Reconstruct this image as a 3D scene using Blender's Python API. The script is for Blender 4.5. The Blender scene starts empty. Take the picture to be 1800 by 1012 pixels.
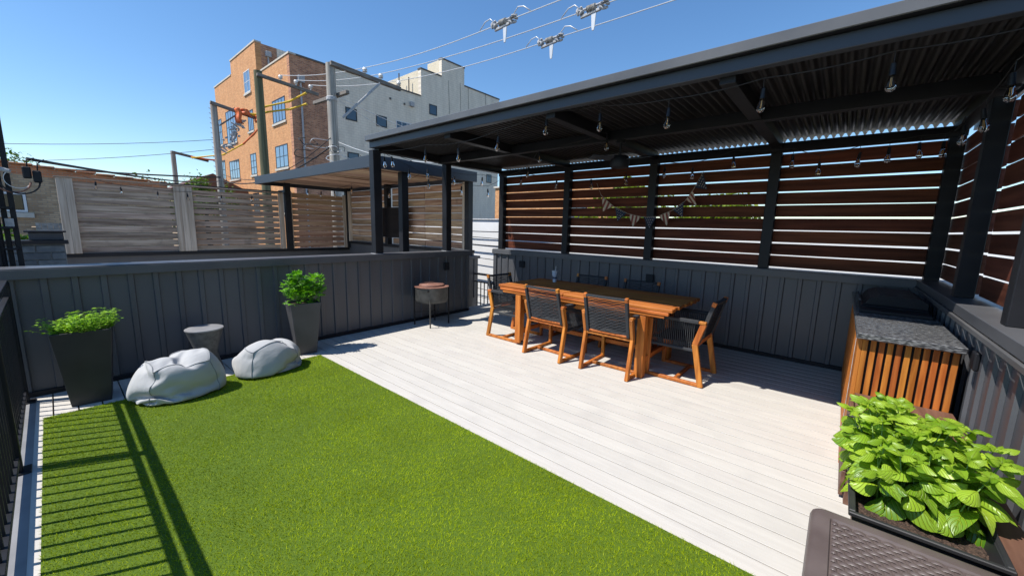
import bpy, math, random
import numpy as np
from mathutils import Vector, Matrix

random.seed(7)
rng = np.random.default_rng(7)
S = bpy.context.scene
COL = S.collection

# ---------------------------------------------------------------- camera
cam_d = bpy.data.cameras.new('camera')
cam = bpy.data.objects.new('camera', cam_d)
COL.objects.link(cam)
cam_d.sensor_fit = 'HORIZONTAL'
cam_d.sensor_width = 36.0
cam_d.lens = 683.43 / 1800 * 36
cam_d.clip_start = 0.05
cam_d.clip_end = 2000
yaw, pit, rol = -0.870056, 0.154909, 0.024459
cy, sy, cp, sp = math.cos(yaw), math.sin(yaw), math.cos(pit), math.sin(pit)
fw = Vector((cy*cp, sy*cp, -sp)); rt = Vector((sy, -cy, 0)); up = rt.cross(fw)
rt2 = math.cos(rol)*rt + math.sin(rol)*up
up2 = -math.sin(rol)*rt + math.cos(rol)*up
T = Matrix(((0, -1, 0), (1, 0, 0), (0, 0, 1)))
rt2, up2, fw = T @ rt2, T @ up2, T @ fw
mw = Matrix((rt2, up2, -fw)).transposed().to_4x4()
mw.translation = Vector((0, 0, 1.5))
cam.matrix_world = mw
S.camera = cam

# ---------------------------------------------------------------- light
SUN = Vector((-0.56, 0.30, 1.0)).normalized()
world = bpy.data.worlds.new('World')
S.world = world
world.use_nodes = True
wn = world.node_tree
bg = wn.nodes['Background']
sky = wn.nodes.new('ShaderNodeTexSky')
sky.sky_type = 'NISHITA'
sky.sun_disc = False
sky.sun_elevation = math.asin(SUN.z)
sky.sun_rotation = math.atan2(SUN.x, SUN.y)
sky.air_density = 1.0
sky.dust_density = 0.1
sky.ozone_density = 3.0
hsv = wn.nodes.new('ShaderNodeHueSaturation')      # deep polarised blue over the whole sky
hsv.inputs['Saturation'].default_value = 1.17
wn.links.new(sky.outputs[0], hsv.inputs['Color'])
wn.links.new(hsv.outputs[0], bg.inputs[0])
bg.inputs[1].default_value = 0.136
sun_d = bpy.data.lights.new('sun', 'SUN')
sun = bpy.data.objects.new('sun', sun_d)
COL.objects.link(sun)
sun_d.energy = 4.7
sun_d.angle = math.radians(0.53)
sun_d.color = (1.0, 0.95, 0.88)
sun.rotation_euler = SUN.to_track_quat('Z', 'Y').to_euler()
S.view_settings.view_transform = 'Standard'
S.view_settings.look = 'None'
S.view_settings.exposure = 0.42
S.view_settings.gamma = 1.0
S.view_settings.use_curve_mapping = False
S.render.engine = 'CYCLES'
S.cycles.max_bounces = 8
S.cycles.transparent_max_bounces = 12

# ---------------------------------------------------------------- materials
def newmat(name):
    m = bpy.data.materials.new(name); m.use_nodes = True
    nt = m.node_tree
    return m, nt, nt.nodes['Principled BSDF']

def mat(name, a, b=None, scale=(8, 8, 8), rough=0.6, rough_var=0.0, metal=0.0, bump=0.0, bump_scale=None,
        obj_var=0.0, detail=4.0, spec=0.5, contrast=(0.35, 0.65), hue_var=0.0, dirt=None):
    """two-tone noise material in object space, shifted and shaded per object"""
    m, nt, bs = newmat(name)
    N, L = nt.nodes, nt.links
    b = b or a
    tc = N.new('ShaderNodeTexCoord'); oi = N.new('ShaderNodeObjectInfo')
    off = N.new('ShaderNodeVectorMath'); off.operation = 'MULTIPLY_ADD'
    cmb = N.new('ShaderNodeCombineXYZ')
    for i in range(3): L.new(oi.outputs['Random'], cmb.inputs[i])
    L.new(cmb.outputs[0], off.inputs[0]); off.inputs[1].default_value = (37.1, 53.7, 71.3)
    L.new(tc.outputs['Object'], off.inputs[2])
    mp = N.new('ShaderNodeMapping'); mp.inputs['Scale'].default_value = scale
    L.new(off.outputs[0], mp.inputs[0])
    no = N.new('ShaderNodeTexNoise'); no.inputs['Detail'].default_value = detail
    no.inputs['Scale'].default_value = 1.0
    L.new(mp.outputs[0], no.inputs['Vector'])
    cr = N.new('ShaderNodeValToRGB')
    cr.color_ramp.elements[0].position = contrast[0]; cr.color_ramp.elements[1].position = contrast[1]
    cr.color_ramp.elements[0].color = (*a, 1); cr.color_ramp.elements[1].color = (*b, 1)
    L.new(no.outputs['Fac'], cr.inputs[0])
    col = cr.outputs[0]
    if dirt:
        n2 = N.new('ShaderNodeTexNoise'); n2.inputs['Scale'].default_value = dirt[1]; n2.inputs['Detail'].default_value = 6
        L.new(off.outputs[0], n2.inputs['Vector'])
        c2 = N.new('ShaderNodeValToRGB'); c2.color_ramp.elements[0].position = dirt[2]; c2.color_ramp.elements[1].position = dirt[2]+0.2
        L.new(n2.outputs['Fac'], c2.inputs[0])
        mx = N.new('ShaderNodeMix'); mx.data_type = 'RGBA'
        mm = N.new('ShaderNodeMath'); mm.operation = 'MULTIPLY'; mm.inputs[1].default_value = dirt[3]
        L.new(c2.outputs[0], mm.inputs[0]); L.new(mm.outputs[0], mx.inputs[0])
        L.new(col, mx.inputs[6]); mx.inputs[7].default_value = (*dirt[0], 1)
        col = mx.outputs[2]
    if obj_var or hue_var:
        hs = N.new('ShaderNodeHueSaturation')
        mr = N.new('ShaderNodeMapRange'); mr.inputs[3].default_value = 1-obj_var; mr.inputs[4].default_value = 1+obj_var
        L.new(oi.outputs['Random'], mr.inputs[0]); L.new(mr.outputs[0], hs.inputs['Value'])
        if hue_var:
            m2 = N.new('ShaderNodeMath'); m2.operation = 'MULTIPLY'; m2.inputs[1].default_value = 7.31
            m3 = N.new('ShaderNodeMath'); m3.operation = 'FRACT'
            m4 = N.new('ShaderNodeMapRange'); m4.inputs[3].default_value = 0.5-hue_var; m4.inputs[4].default_value = 0.5+hue_var
            L.new(oi.outputs['Random'], m2.inputs[0]); L.new(m2.outputs[0], m3.inputs[0]); L.new(m3.outputs[0], m4.inputs[0])
            L.new(m4.outputs[0], hs.inputs['Hue'])
        L.new(col, hs.inputs['Color']); col = hs.outputs[0]
    L.new(col, bs.inputs['Base Color'])
    bs.inputs['Metallic'].default_value = metal
    bs.inputs['Specular IOR Level'].default_value = spec
    if rough_var:
        mr = N.new('ShaderNodeMapRange'); mr.inputs[3].default_value = rough-rough_var; mr.inputs[4].default_value = rough+rough_var
        L.new(no.outputs['Fac'], mr.inputs[0]); L.new(mr.outputs[0], bs.inputs['Roughness'])
    else:
        bs.inputs['Roughness'].default_value = rough
    if bump:
        bp = N.new('ShaderNodeBump'); bp.inputs['Distance'].default_value = bump; bp.inputs['Strength'].default_value = 1.0
        if bump_scale:
            mp2 = N.new('ShaderNodeMapping'); mp2.inputs['Scale'].default_value = bump_scale
            L.new(off.outputs[0], mp2.inputs[0])
            nb = N.new('ShaderNodeTexNoise'); nb.inputs['Scale'].default_value = 1.0; nb.inputs['Detail'].default_value = 3
            L.new(mp2.outputs[0], nb.inputs['Vector']); L.new(nb.outputs['Fac'], bp.inputs['Height'])
        else:
            L.new(no.outputs['Fac'], bp.inputs['Height'])
        L.new(bp.outputs[0], bs.inputs['Normal'])
    return m

def brickmat(name, c1, c2, mortar, u='X', bw=0.21, bh=0.068, mort=0.01, bump=0.004, blotch=0.25):
    m, nt, bs = newmat(name); N, L = nt.nodes, nt.links
    tc = N.new('ShaderNodeTexCoord'); sx = N.new('ShaderNodeSeparateXYZ'); cx = N.new('ShaderNodeCombineXYZ')
    L.new(tc.outputs['Object'], sx.inputs[0]); L.new(sx.outputs[u], cx.inputs[0]); L.new(sx.outputs['Z'], cx.inputs[1])
    br = N.new('ShaderNodeTexBrick'); br.inputs['Scale'].default_value = 1.0
    br.inputs['Brick Width'].default_value = bw; br.inputs['Row Height'].default_value = bh; br.inputs['Mortar Size'].default_value = mort
    br.inputs['Mortar Smooth'].default_value = 0.3
    br.inputs['Color1'].default_value = (*c1, 1); br.inputs['Color2'].default_value = (*c2, 1); br.inputs['Mortar'].default_value = (*mortar, 1)
    L.new(cx.outputs[0], br.inputs['Vector'])
    sm = N.new('ShaderNodeMapping'); sm.inputs['Scale'].default_value = (1.5, 0.35, 1.0); L.new(cx.outputs[0], sm.inputs[0])
    no = N.new('ShaderNodeTexNoise'); no.inputs['Scale'].default_value = 1.0; no.inputs['Detail'].default_value = 9; no.inputs['Roughness'].default_value = 0.65; L.new(sm.outputs[0], no.inputs['Vector'])
    mr = N.new('ShaderNodeMapRange'); mr.inputs[1].default_value = .3; mr.inputs[2].default_value = .7
    mr.inputs[3].default_value = 1-blotch; mr.inputs[4].default_value = 1+blotch; L.new(no.outputs['Fac'], mr.inputs[0])
    hs = N.new('ShaderNodeHueSaturation'); L.new(mr.outputs[0], hs.inputs['Value']); L.new(br.outputs['Color'], hs.inputs['Color'])
    L.new(hs.outputs[0], bs.inputs['Base Color']); bs.inputs['Roughness'].default_value = 0.85
    bp = N.new('ShaderNodeBump'); bp.inputs['Distance'].default_value = bump; bp.invert = True
    L.new(br.outputs['Fac'], bp.inputs['Height']); L.new(bp.outputs[0], bs.inputs['Normal'])
    return m

def leafmat(name, c_dark, c_light, vein=True, rough=0.38, trans=0.35, island=False):
    m, nt, bs = newmat(name); N, L = nt.nodes, nt.links
    oi = N.new('ShaderNodeObjectInfo'); geo = N.new('ShaderNodeNewGeometry')
    rnd = geo.outputs['Random Per Island'] if island else oi.outputs['Random']
    mx = N.new('ShaderNodeMix'); mx.data_type = 'RGBA'
    mx.inputs[6].default_value = (*c_dark, 1); mx.inputs[7].default_value = (*c_light, 1)
    L.new(rnd, mx.inputs[0])
    col = mx.outputs[2]
    if vein:
        uv = N.new('ShaderNodeUVMap'); uv.uv_map = 'uv'
        sx = N.new('ShaderNodeSeparateXYZ'); L.new(uv.outputs[0], sx.inputs[0])
        ab = N.new('ShaderNodeMath'); ab.operation = 'ABSOLUTE'; L.new(sx.outputs['Y'], ab.inputs[0])
        ma = N.new('ShaderNodeMath'); ma.operation = 'MULTIPLY_ADD'; ma.inputs[1].default_value = -0.35
        L.new(ab.outputs[0], ma.inputs[0]); L.new(sx.outputs['X'], ma.inputs[2])
        s = N.new('ShaderNodeMath'); s.operation = 'MULTIPLY'; s.inputs[1].default_value = 44; L.new(ma.outputs[0], s.inputs[0])
        sn = N.new('ShaderNodeMath'); sn.operation = 'SINE'; L.new(s.outputs[0], sn.inputs[0])
        pw = N.new('ShaderNodeMapRange'); pw.inputs[1].default_value = .55; pw.inputs[2].default_value = 1.0; L.new(sn.outputs[0], pw.inputs[0])
        mid = N.new('ShaderNodeMapRange'); mid.inputs[1].default_value = 0.07; mid.inputs[2].default_value = 0.0; L.new(ab.outputs[0], mid.inputs[0])
        mxx = N.new('ShaderNodeMath'); mxx.operation = 'MAXIMUM'; L.new(pw.outputs[0], mxx.inputs[0]); L.new(mid.outputs[0], mxx.inputs[1])
        m2 = N.new('ShaderNodeMix'); m2.data_type = 'RGBA'
        sc = N.new('ShaderNodeMath'); sc.operation = 'MULTIPLY'; sc.inputs[1].default_value = 0.35; L.new(mxx.outputs[0], sc.inputs[0])
        L.new(sc.outputs[0], m2.inputs[0]); L.new(col, m2.inputs[6]); m2.inputs[7].default_value = (c_light[0]*1.7, c_light[1]*1.35, c_light[2]*1.6, 1)
        col = m2.outputs[2]
        bp = N.new('ShaderNodeBump'); bp.inputs['Distance'].default_value = 0.0035; bp.invert = True
        L.new(mxx.outputs[0], bp.inputs['Height']); L.new(bp.outputs[0], bs.inputs['Normal'])
    L.new(col, bs.inputs['Base Color'])
    bs.inputs['Roughness'].default_value = rough
    bs.inputs['Specular IOR Level'].default_value = 0.6 if vein else 0.35
    out = N['Material Output']
    tr = N.new('ShaderNodeBsdfTranslucent'); hs = N.new('ShaderNodeHueSaturation')
    hs.inputs['Value'].default_value = 1.5; hs.inputs['Saturation'].default_value = 1.1
    L.new(col, hs.inputs['Color']); L.new(hs.outputs[0], tr.inputs['Color'])
    ms = N.new('ShaderNodeMixShader'); ms.inputs[0].default_value = trans
    L.new(bs.outputs[0], ms.inputs[1]); L.new(tr.outputs[0], ms.inputs[2]); L.new(ms.outputs[0], out.inputs['Surface'])
    return m

M = {}
M['metal'] = mat('charcoal_painted_metal', (0.080, 0.083, 0.092), (0.095, 0.098, 0.106), scale=(3, 3, 1.2), rough=0.42, rough_var=0.08, obj_var=0.05, bump=0.0006, bump_scale=(5, 5, 2), dirt=((0.10, 0.10, 0.10), 2.2, 0.58, 0.35))
M['black'] = mat('black_painted_steel', (0.009, 0.010, 0.013), (0.014, 0.015, 0.019), scale=(4, 4, 4), rough=0.5, rough_var=0.08, spec=0.3, dirt=((0.04, 0.04, 0.04), 5, 0.62, 0.3))
M['fascia'] = mat('dark_grey_fascia_paint', (0.028, 0.034, 0.045), (0.036, 0.042, 0.054), scale=(3, 3, 3), rough=0.45, rough_var=0.08, dirt=((0.12, 0.12, 0.12), 3, 0.62, 0.4))
M['fascia_light'] = mat('weathered_drip_edge', (0.085, 0.085, 0.088), (0.11, 0.11, 0.112), scale=(2, 2, 2), rough=0.35, rough_var=0.08)
M['roofsheet'] = mat('corrugated_dark_sheet', (0.012, 0.012, 0.014), (0.022, 0.021, 0.022), scale=(1.5, 8, 8), rough=0.42, rough_var=0.1, spec=0.35)
M['deck'] = mat('pale_composite_decking', (0.495, 0.47, 0.43), (0.565, 0.54, 0.495), scale=(34, 2.2, 20), rough=0.65, obj_var=0.03, hue_var=0.004, bump=0.0008, bump_scale=(120, 3, 60), detail=7, contrast=(0.25, 0.75), dirt=((0.45, 0.43, 0.40), 3.5, 0.5, 0.5))
M['subfloor'] = mat('dark_subfloor', (0.02, 0.02, 0.02), rough=0.9)
M['teak'] = mat('oiled_teak', (0.30, 0.084, 0.015), (0.54, 0.185, 0.038), scale=(26, 2.5, 26), rough=0.5, rough_var=0.08, spec=0.25, obj_var=0.16, hue_var=0.008, detail=7, bump=0.0005)
M['teak_z'] = mat('oiled_teak_upright', (0.31, 0.088, 0.015), (0.56, 0.20, 0.036), scale=(26, 26, 2.5), rough=0.5, rough_var=0.08, spec=0.3, obj_var=0.18, hue_var=0.01, detail=7, bump=0.0005)
M['teak_x'] = mat('oiled_teak_cross', (0.30, 0.084, 0.015), (0.54, 0.185, 0.038), scale=(2.5, 26, 26), rough=0.5, rough_var=0.08, spec=0.3, obj_var=0.16, hue_var=0.008, detail=7, bump=0.0005)
M['stain'] = mat('dark_stained_board', (0.080, 0.026, 0.015), (0.16, 0.052, 0.028), scale=(24, 1.4, 24), rough=0.65, spec=0.15, obj_var=0.22, hue_var=0.006, detail=7, bump=0.0008)
M['stain_x'] = mat('dark_stained_board_side', (0.085, 0.028, 0.017), (0.15, 0.052, 0.031), scale=(1.4, 24, 24), rough=0.65, spec=0.15, obj_var=0.22, hue_var=0.006, detail=7, bump=0.0008)
M['cedar'] = mat('weathered_cedar', (0.26, 0.155, 0.095), (0.44, 0.31, 0.215), scale=(1.3, 26, 26), rough=0.8, obj_var=0.22, hue_var=0.012, detail=7, bump=0.001, dirt=((0.08, 0.055, 0.04), 4, 0.62, 0.6))
M['cedar_y'] = mat('weathered_cedar_side', (0.24, 0.14, 0.085), (0.46, 0.32, 0.215), scale=(26, 1.3, 26), rough=0.8, obj_var=0.25, hue_var=0.012, detail=7, bump=0.001, dirt=((0.07, 0.05, 0.035), 4, 0.62, 0.6))
M['grey_cedar'] = mat('grey_silvered_cedar', (0.19, 0.145, 0.11), (0.44, 0.365, 0.30), scale=(1.3, 28, 28), rough=0.85, spec=0.15, obj_var=0.3, hue_var=0.01, detail=8, bump=0.0012, dirt=((0.09, 0.085, 0.08), 5, 0.58, 0.6))
M['cedar_post'] = mat('grey_cedar_post', (0.34, 0.28, 0.22), (0.54, 0.47, 0.39), scale=(26, 26, 1.2), rough=0.85, obj_var=0.1, detail=8, bump=0.001)
M['bench'] = mat('brown_stained_bench', (0.10, 0.045, 0.028), (0.175, 0.088, 0.058), scale=(2.2, 26, 26), rough=0.6, obj_var=0.1, detail=7, bump=0.0009, dirt=((0.24, 0.15, 0.11), 6, 0.6, 0.35))
M['rope'] = mat('charcoal_rope', (0.018, 0.020, 0.024), (0.04, 0.043, 0.048), scale=(300, 300, 300), rough=0.85, detail=2)
M['planter'] = mat('matte_black_planter', (0.020, 0.020, 0.022), (0.03, 0.03, 0.031), scale=(6, 6, 6), rough=0.5, rough_var=0.05)
M['planter_grey'] = mat('charcoal_planter', (0.055, 0.056, 0.06), (0.07, 0.07, 0.074), scale=(6, 6, 6), rough=0.5, rough_var=0.05)
M['concrete'] = mat('dark_cast_concrete', (0.06, 0.062, 0.064), (0.11, 0.112, 0.113), scale=(25, 25, 25), rough=0.6, detail=8)
M['fabric'] = mat('pale_grey_canvas', (0.41, 0.415, 0.415), (0.47, 0.475, 0.475), scale=(5, 5, 5), rough=1.0, spec=0.1, bump=0.004, bump_scale=(10, 30, 14), dirt=((0.40, 0.405, 0.41), 4, 0.5, 0.4))
M['thread'] = mat('grey_seam', (0.27, 0.28, 0.29), rough=0.9)
M['granite'] = mat('speckled_grey_granite', (0.035, 0.036, 0.04), (0.24, 0.245, 0.25), scale=(170, 45, 170), rough=0.22, detail=8, contrast=(0.42, 0.68))
M['wicker'] = mat('taupe_resin', (0.095, 0.072, 0.066), (0.125, 0.098, 0.09), scale=(7, 7, 7), rough=0.42, rough_var=0.07, bump=0.0004, bump_scale=(160, 30, 160), dirt=((0.17, 0.14, 0.12), 9, 0.6, 0.4))
M['soil'] = mat('potting_soil', (0.015, 0.008, 0.005), (0.09, 0.055, 0.038), scale=(160, 160, 160), rough=0.95, bump=0.006, detail=6)
M['steelpit'] = mat('weathered_pit_steel', (0.05, 0.052, 0.05), (0.10, 0.10, 0.095), scale=(9, 9, 9), rough=0.55, metal=0.3, detail=6)
M['rust'] = mat('rust_brown_lid', (0.19, 0.085, 0.06), (0.30, 0.15, 0.11), scale=(12, 12, 12), rough=0.6, detail=6)
M['white_paint'] = mat('white_painted_block', (0.72, 0.72, 0.70), (0.80, 0.80, 0.79), scale=(0.8, 0.8, 1.2), rough=0.8)
M['grey_brick'] = brickmat('grey_painted_brick', (0.77, 0.68, 0.55), (0.80, 0.71, 0.58), (0.66, 0.58, 0.47), 'X', bw=0.4, bh=0.2, mort=0.014, blotch=0.13, bump=0.006)
M['cream'] = brickmat('cream_render', (0.66, 0.58, 0.43), (0.7, 0.62, 0.47), (0.6, 0.53, 0.4), 'Y', blotch=0.06)
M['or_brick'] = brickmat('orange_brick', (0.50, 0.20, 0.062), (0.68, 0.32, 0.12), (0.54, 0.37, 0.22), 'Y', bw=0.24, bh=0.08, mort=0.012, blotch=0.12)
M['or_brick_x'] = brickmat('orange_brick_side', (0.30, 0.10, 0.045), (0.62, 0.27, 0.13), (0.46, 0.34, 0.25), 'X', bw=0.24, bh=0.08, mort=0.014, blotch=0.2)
M['tan_brick'] = brickmat('tan_brick', (0.36, 0.235, 0.135), (0.54, 0.385, 0.24), (0.34, 0.27, 0.2), 'X', blotch=0.3)
M['red_brick'] = brickmat('rust_brick_band', (0.50, 0.17, 0.07), (0.64, 0.25, 0.11), (0.42, 0.27, 0.18), 'X', blotch=0.25)
M['bluestone'] = mat('blue_grey_block', (0.055, 0.075, 0.095), (0.09, 0.115, 0.135), scale=(12, 12, 12), rough=0.8, obj_var=0.2, bump=0.002)
M['mortar'] = mat('pale_mortar', (0.16, 0.18, 0.19), rough=0.9)
M['limestone'] = mat('limestone_trim', (0.50, 0.46, 0.39), (0.58, 0.54, 0.47), scale=(4, 4, 4), rough=0.8)
M['coping'] = mat('brown_metal_coping', (0.10, 0.085, 0.075), rough=0.5)
M['frame_dark'] = mat('dark_window_frame', (0.02, 0.022, 0.025), rough=0.4)
M['frame_white'] = mat('white_window_frame', (0.7, 0.7, 0.7), rough=0.5)
m, nt, bs = newmat('window_glass'); M['glass'] = m
bs.inputs['Base Color'].default_value = (0.035, 0.06, 0.085, 1); bs.inputs['Roughness'].default_value = 0.04; bs.inputs['Specular IOR Level'].default_value = 0.9
m, nt, bs = newmat('sky_blue_window_glass'); M['glass_l'] = m
bs.inputs['Base Color'].default_value = (0.25, 0.33, 0.40, 1); bs.inputs['Roughness'].default_value = 0.05; bs.inputs['Specular IOR Level'].default_value = 1.0
bs.inputs['Metallic'].default_value = 0.55
m, nt, bs = newmat('clear_bulb_glass'); M['bulb'] = m
bs.inputs['Base Color'].default_value = (0.95, 0.95, 0.93, 1); bs.inputs['Roughness'].default_value = 0.02; bs.inputs['Transmission Weight'].default_value = 1.0; bs.inputs['IOR'].default_value = 1.25
M['amber'] = mat('amber_filament', (0.75, 0.42, 0.12), rough=0.5)
M['cable'] = mat('black_cable', (0.015, 0.015, 0.017), rough=0.6)
M['alu_wire'] = mat('bare_aluminium_wire', (0.62, 0.63, 0.64), rough=0.4, metal=0.2)
M['galv'] = mat('galvanised_hardware', (0.30, 0.30, 0.305), (0.5, 0.5, 0.5), scale=(20, 20, 20), rough=0.7, metal=0.0)
M['pole'] = mat('weathered_grey_pole', (0.24, 0.22, 0.19), (0.46, 0.43, 0.38), scale=(14, 14, 0.8), rough=0.9, detail=8, bump=0.004)
M['pole_green'] = mat('green_treated_pole', (0.085, 0.085, 0.045), (0.17, 0.165, 0.095), scale=(14, 14, 0.8), rough=0.9, detail=8, bump=0.004)
M['crossarm'] = mat('weathered_crossarm', (0.13, 0.115, 0.10), (0.26, 0.23, 0.20), scale=(3, 20, 20), rough=0.9, detail=6)
M['yellow'] = mat('yellow_line_hose', (0.75, 0.48, 0.03), rough=0.5)
M['orange'] = mat('orange_line_blanket', (0.75, 0.17, 0.05), rough=0.6)
M['white_plastic'] = mat('white_insulator', (0.7, 0.7, 0.68), rough=0.3)
M['screen'] = mat('black_glossy_screen', (0.006, 0.006, 0.008), rough=0.12)
M['grey_curb'] = mat('grey_metal_curb', (0.20, 0.20, 0.205), (0.26, 0.26, 0.265), scale=(5, 5, 5), rough=0.5, rough_var=0.05)
M['paver'] = mat('grey_roof_paver', (0.10, 0.105, 0.115), (0.15, 0.155, 0.165), scale=(15, 15, 15), rough=0.85, obj_var=0.12)
M['asphalt'] = mat('alley_asphalt', (0.04, 0.04, 0.042), (0.07, 0.07, 0.07), scale=(0.6, 0.6, 0.6), rough=0.9, detail=8)
M['shingle'] = mat('pale_shingle', (0.22, 0.21, 0.195), (0.34, 0.33, 0.31), scale=(9, 9, 9), rough=0.9, obj_var=0.15)
M['bark'] = mat('tree_bark', (0.06, 0.045, 0.03), (0.12, 0.095, 0.07), scale=(8, 8, 2), rough=0.95)
M['cupmat'] = mat('frosted_tumbler', (0.38, 0.44, 0.52), (0.55, 0.6, 0.66), scale=(10, 10, 10), rough=0.25)
M['label'] = mat('navy_print', (0.03, 0.04, 0.08), rough=0.5)
M['flag_stripe_r'] = mat('faded_red_cloth', (0.26, 0.07, 0.055), rough=0.9)
M['flag_stripe_w'] = mat('cream_cloth', (0.62, 0.52, 0.40), rough=0.9)
M['flag_blue'] = mat('navy_cloth', (0.03, 0.045, 0.085), rough=0.9)
M['leaf_basil'] = leafmat('basil_leaf', (0.07, 0.19, 0.006), (0.36, 0.54, 0.035), True, 0.38, 0.24)
M['leaf_basil_i'] = leafmat('basil_leaf_dense', (0.17, 0.34, 0.012), (0.42, 0.60, 0.05), True, 0.40, 0.32, island=True)
M['leaf_mint'] = leafmat('mint_leaf', (0.12, 0.26, 0.02), (0.34, 0.56, 0.05), False, 0.4, 0.35, island=True)
M['leaf_ger'] = leafmat('geranium_leaf', (0.06, 0.20, 0.012), (0.20, 0.46, 0.025), False, 0.45, 0.3, island=True)
M['leaf_tree'] = leafmat('tree_leaf', (0.045, 0.10, 0.015), (0.12, 0.22, 0.03), False, 0.5, 0.3, island=True)
M['leaf_tree_b'] = leafmat('yellow_green_tree_leaf', (0.12, 0.18, 0.02), (0.26, 0.34, 0.04), False, 0.5, 0.4, island=True)
M['stem'] = mat('green_stem', (0.16, 0.28, 0.05), rough=0.5)
# artificial grass: every blade its own tone
m, nt, bs = newmat('artificial_grass'); M['grass'] = m
N, L = nt.nodes, nt.links
geo = N.new('ShaderNodeNewGeometry'); cr = N.new('ShaderNodeValToRGB')
cr.color_ramp.elements[0].color = (0.16, 0.26, 0.002, 1); cr.color_ramp.elements[1].color = (0.50, 0.58, 0.04, 1)
e = cr.color_ramp.elements.new(0.55); e.color = (0.29, 0.385, 0.002, 1)
e = cr.color_ramp.elements.new(0.93); e.color = (0.39, 0.48, 0.005, 1)
L.new(geo.outputs['Random Per Island'], cr.inputs[0])
tc = N.new('ShaderNodeTexCoord'); no = N.new('ShaderNodeTexNoise'); no.inputs['Scale'].default_value = 3.0; no.inputs['Detail'].default_value = 4
L.new(tc.outputs['Object'], no.inputs['Vector'])
mr = N.new('ShaderNodeMapRange'); mr.inputs[1].default_value = .3; mr.inputs[2].default_value = .7; mr.inputs[3].default_value = .78; mr.inputs[4].default_value = 1.17
L.new(no.outputs['Fac'], mr.inputs[0]); hs = N.new('ShaderNodeHueSaturation'); L.new(mr.outputs[0], hs.inputs['Value']); L.new(cr.outputs[0], hs.inputs['Color'])
L.new(hs.outputs[0], bs.inputs['Base Color']); bs.inputs['Roughness'].default_value = 0.6; bs.inputs['Specular IOR Level'].default_value = 0.08
tr = N.new('ShaderNodeBsdfTranslucent'); L.new(hs.outputs[0], tr.inputs['Color'])
ms = N.new('ShaderNodeMixShader'); ms.inputs[0].default_value = 0.24
L.new(bs.outputs[0], ms.inputs[1]); L.new(tr.outputs[0], ms.inputs[2]); L.new(ms.outputs[0], N['Material Output'].inputs['Surface'])
M['turf_base'] = mat('turf_backing', (0.06, 0.11, 0.002), (0.08, 0.13, 0.003), scale=(60, 60, 60), rough=0.95)

# ---------------------------------------------------------------- geometry helpers
class MB:
    """collects shapes and links them as one mesh object"""
    def __init__(s): s.v = []; s.f = []; s.mi = []; s.m = 0
    def add(s, vs, fs):
        o = len(s.v); s.v += [tuple(p) for p in vs]; s.f += [tuple(i+o for i in q) for q in fs]; s.mi += [s.m]*len(fs)
    def box(s, x0, x1, y0, y1, z0, z1, bev=0.0, mtx=None):
        vs, fs = boxgeo(x0, x1, y0, y1, z0, z1, bev)
        if mtx is not None: vs = [mtx @ Vector(p) for p in vs]
        s.add(vs, fs)
    def bar(s, a, b, w, h, bev=0.002, upv=(0, 0, 1)):
        a = Vector(a); b = Vector(b); d = b-a; l = d.length; z = d/l
        x = Vector(upv).cross(z)
        if x.length < 1e-4: x = Vector((1, 0, 0)).cross(z)
        x.normalize(); y = z.cross(x)
        mt = Matrix((x, y, z)).transposed().to_4x4(); mt.translation = a
        s.box(-w/2, w/2, -h/2, h/2, 0, l, bev, mt)
    def tube(s, pts, r, n=8, caps=True):
        pts = [Vector(p) for p in pts]; rings = []
        prev = None
        for i, p in enumerate(pts):
            if i == 0: d = pts[1]-p
            elif i == len(pts)-1: d = p-pts[i-1]
            else: d = pts[i+1]-pts[i-1]
            d.normalize()
            if prev is None:
                x = d.orthogonal().normalized()
            else:
                x = prev - d*prev.dot(d)
                x = x.normalized() if x.length > 1e-6 else d.orthogonal().normalized()
            prev = x; y = d.cross(x)
            rr = r[i] if isinstance(r, (list, tuple)) else r
            rings.append([p + x*math.cos(2*math.pi*k/n)*rr + y*math.sin(2*math.pi*k/n)*rr for k in range(n)])
        vs = [q for g in rings for q in g]; fs = []
        for i in range(len(rings)-1):
            for k in range(n):
                a = i*n+k; b = i*n+(k+1) % n
                fs.append((a, b, b+n, a+n))
        if caps:
            fs.append(tuple(reversed(range(n)))); fs.append(tuple(range((len(rings)-1)*n, len(rings)*n)))
        s.add(vs, fs)
    def lathe(s, prof, n=32, c=(0, 0, 0), close_top=True, close_bot=True):
        vs = []; fs = []
        for r, z in prof:
            for k in range(n):
                t = 2*math.pi*k/n; vs.append((c[0]+r*math.cos(t), c[1]+r*math.sin(t), c[2]+z))
        for i in range(len(prof)-1):
            for k in range(n):
                a = i*n+k; b = i*n+(k+1) % n; fs.append((a, b, b+n, a+n))
        if close_bot: fs.append(tuple(reversed(range(n))))
        if close_top: fs.append(tuple(range((len(prof)-1)*n, len(prof)*n)))
        s.add(vs, fs)
    def mesh(s, name, mats, smooth=False):
        me = bpy.data.meshes.new(name); me.from_pydata(s.v, [], s.f)
        mats = mats if isinstance(mats, (list, tuple)) else [mats]
        for mm in mats: me.materials.append(mm)
        if len(mats) > 1: me.polygons.foreach_set('material_index', s.mi)
        if smooth: me.polygons.foreach_set('use_smooth', [True]*len(me.polygons))
        me.update()
        if smooth == 'auto':
            try: me.set_sharp_from_angle(angle=math.radians(38))
            except Exception: pass
        return me
    def build(s, name, mats, parent=None, smooth=False, loc=None):
        return link(name, s.mesh(name, mats, smooth), parent, loc)

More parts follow.
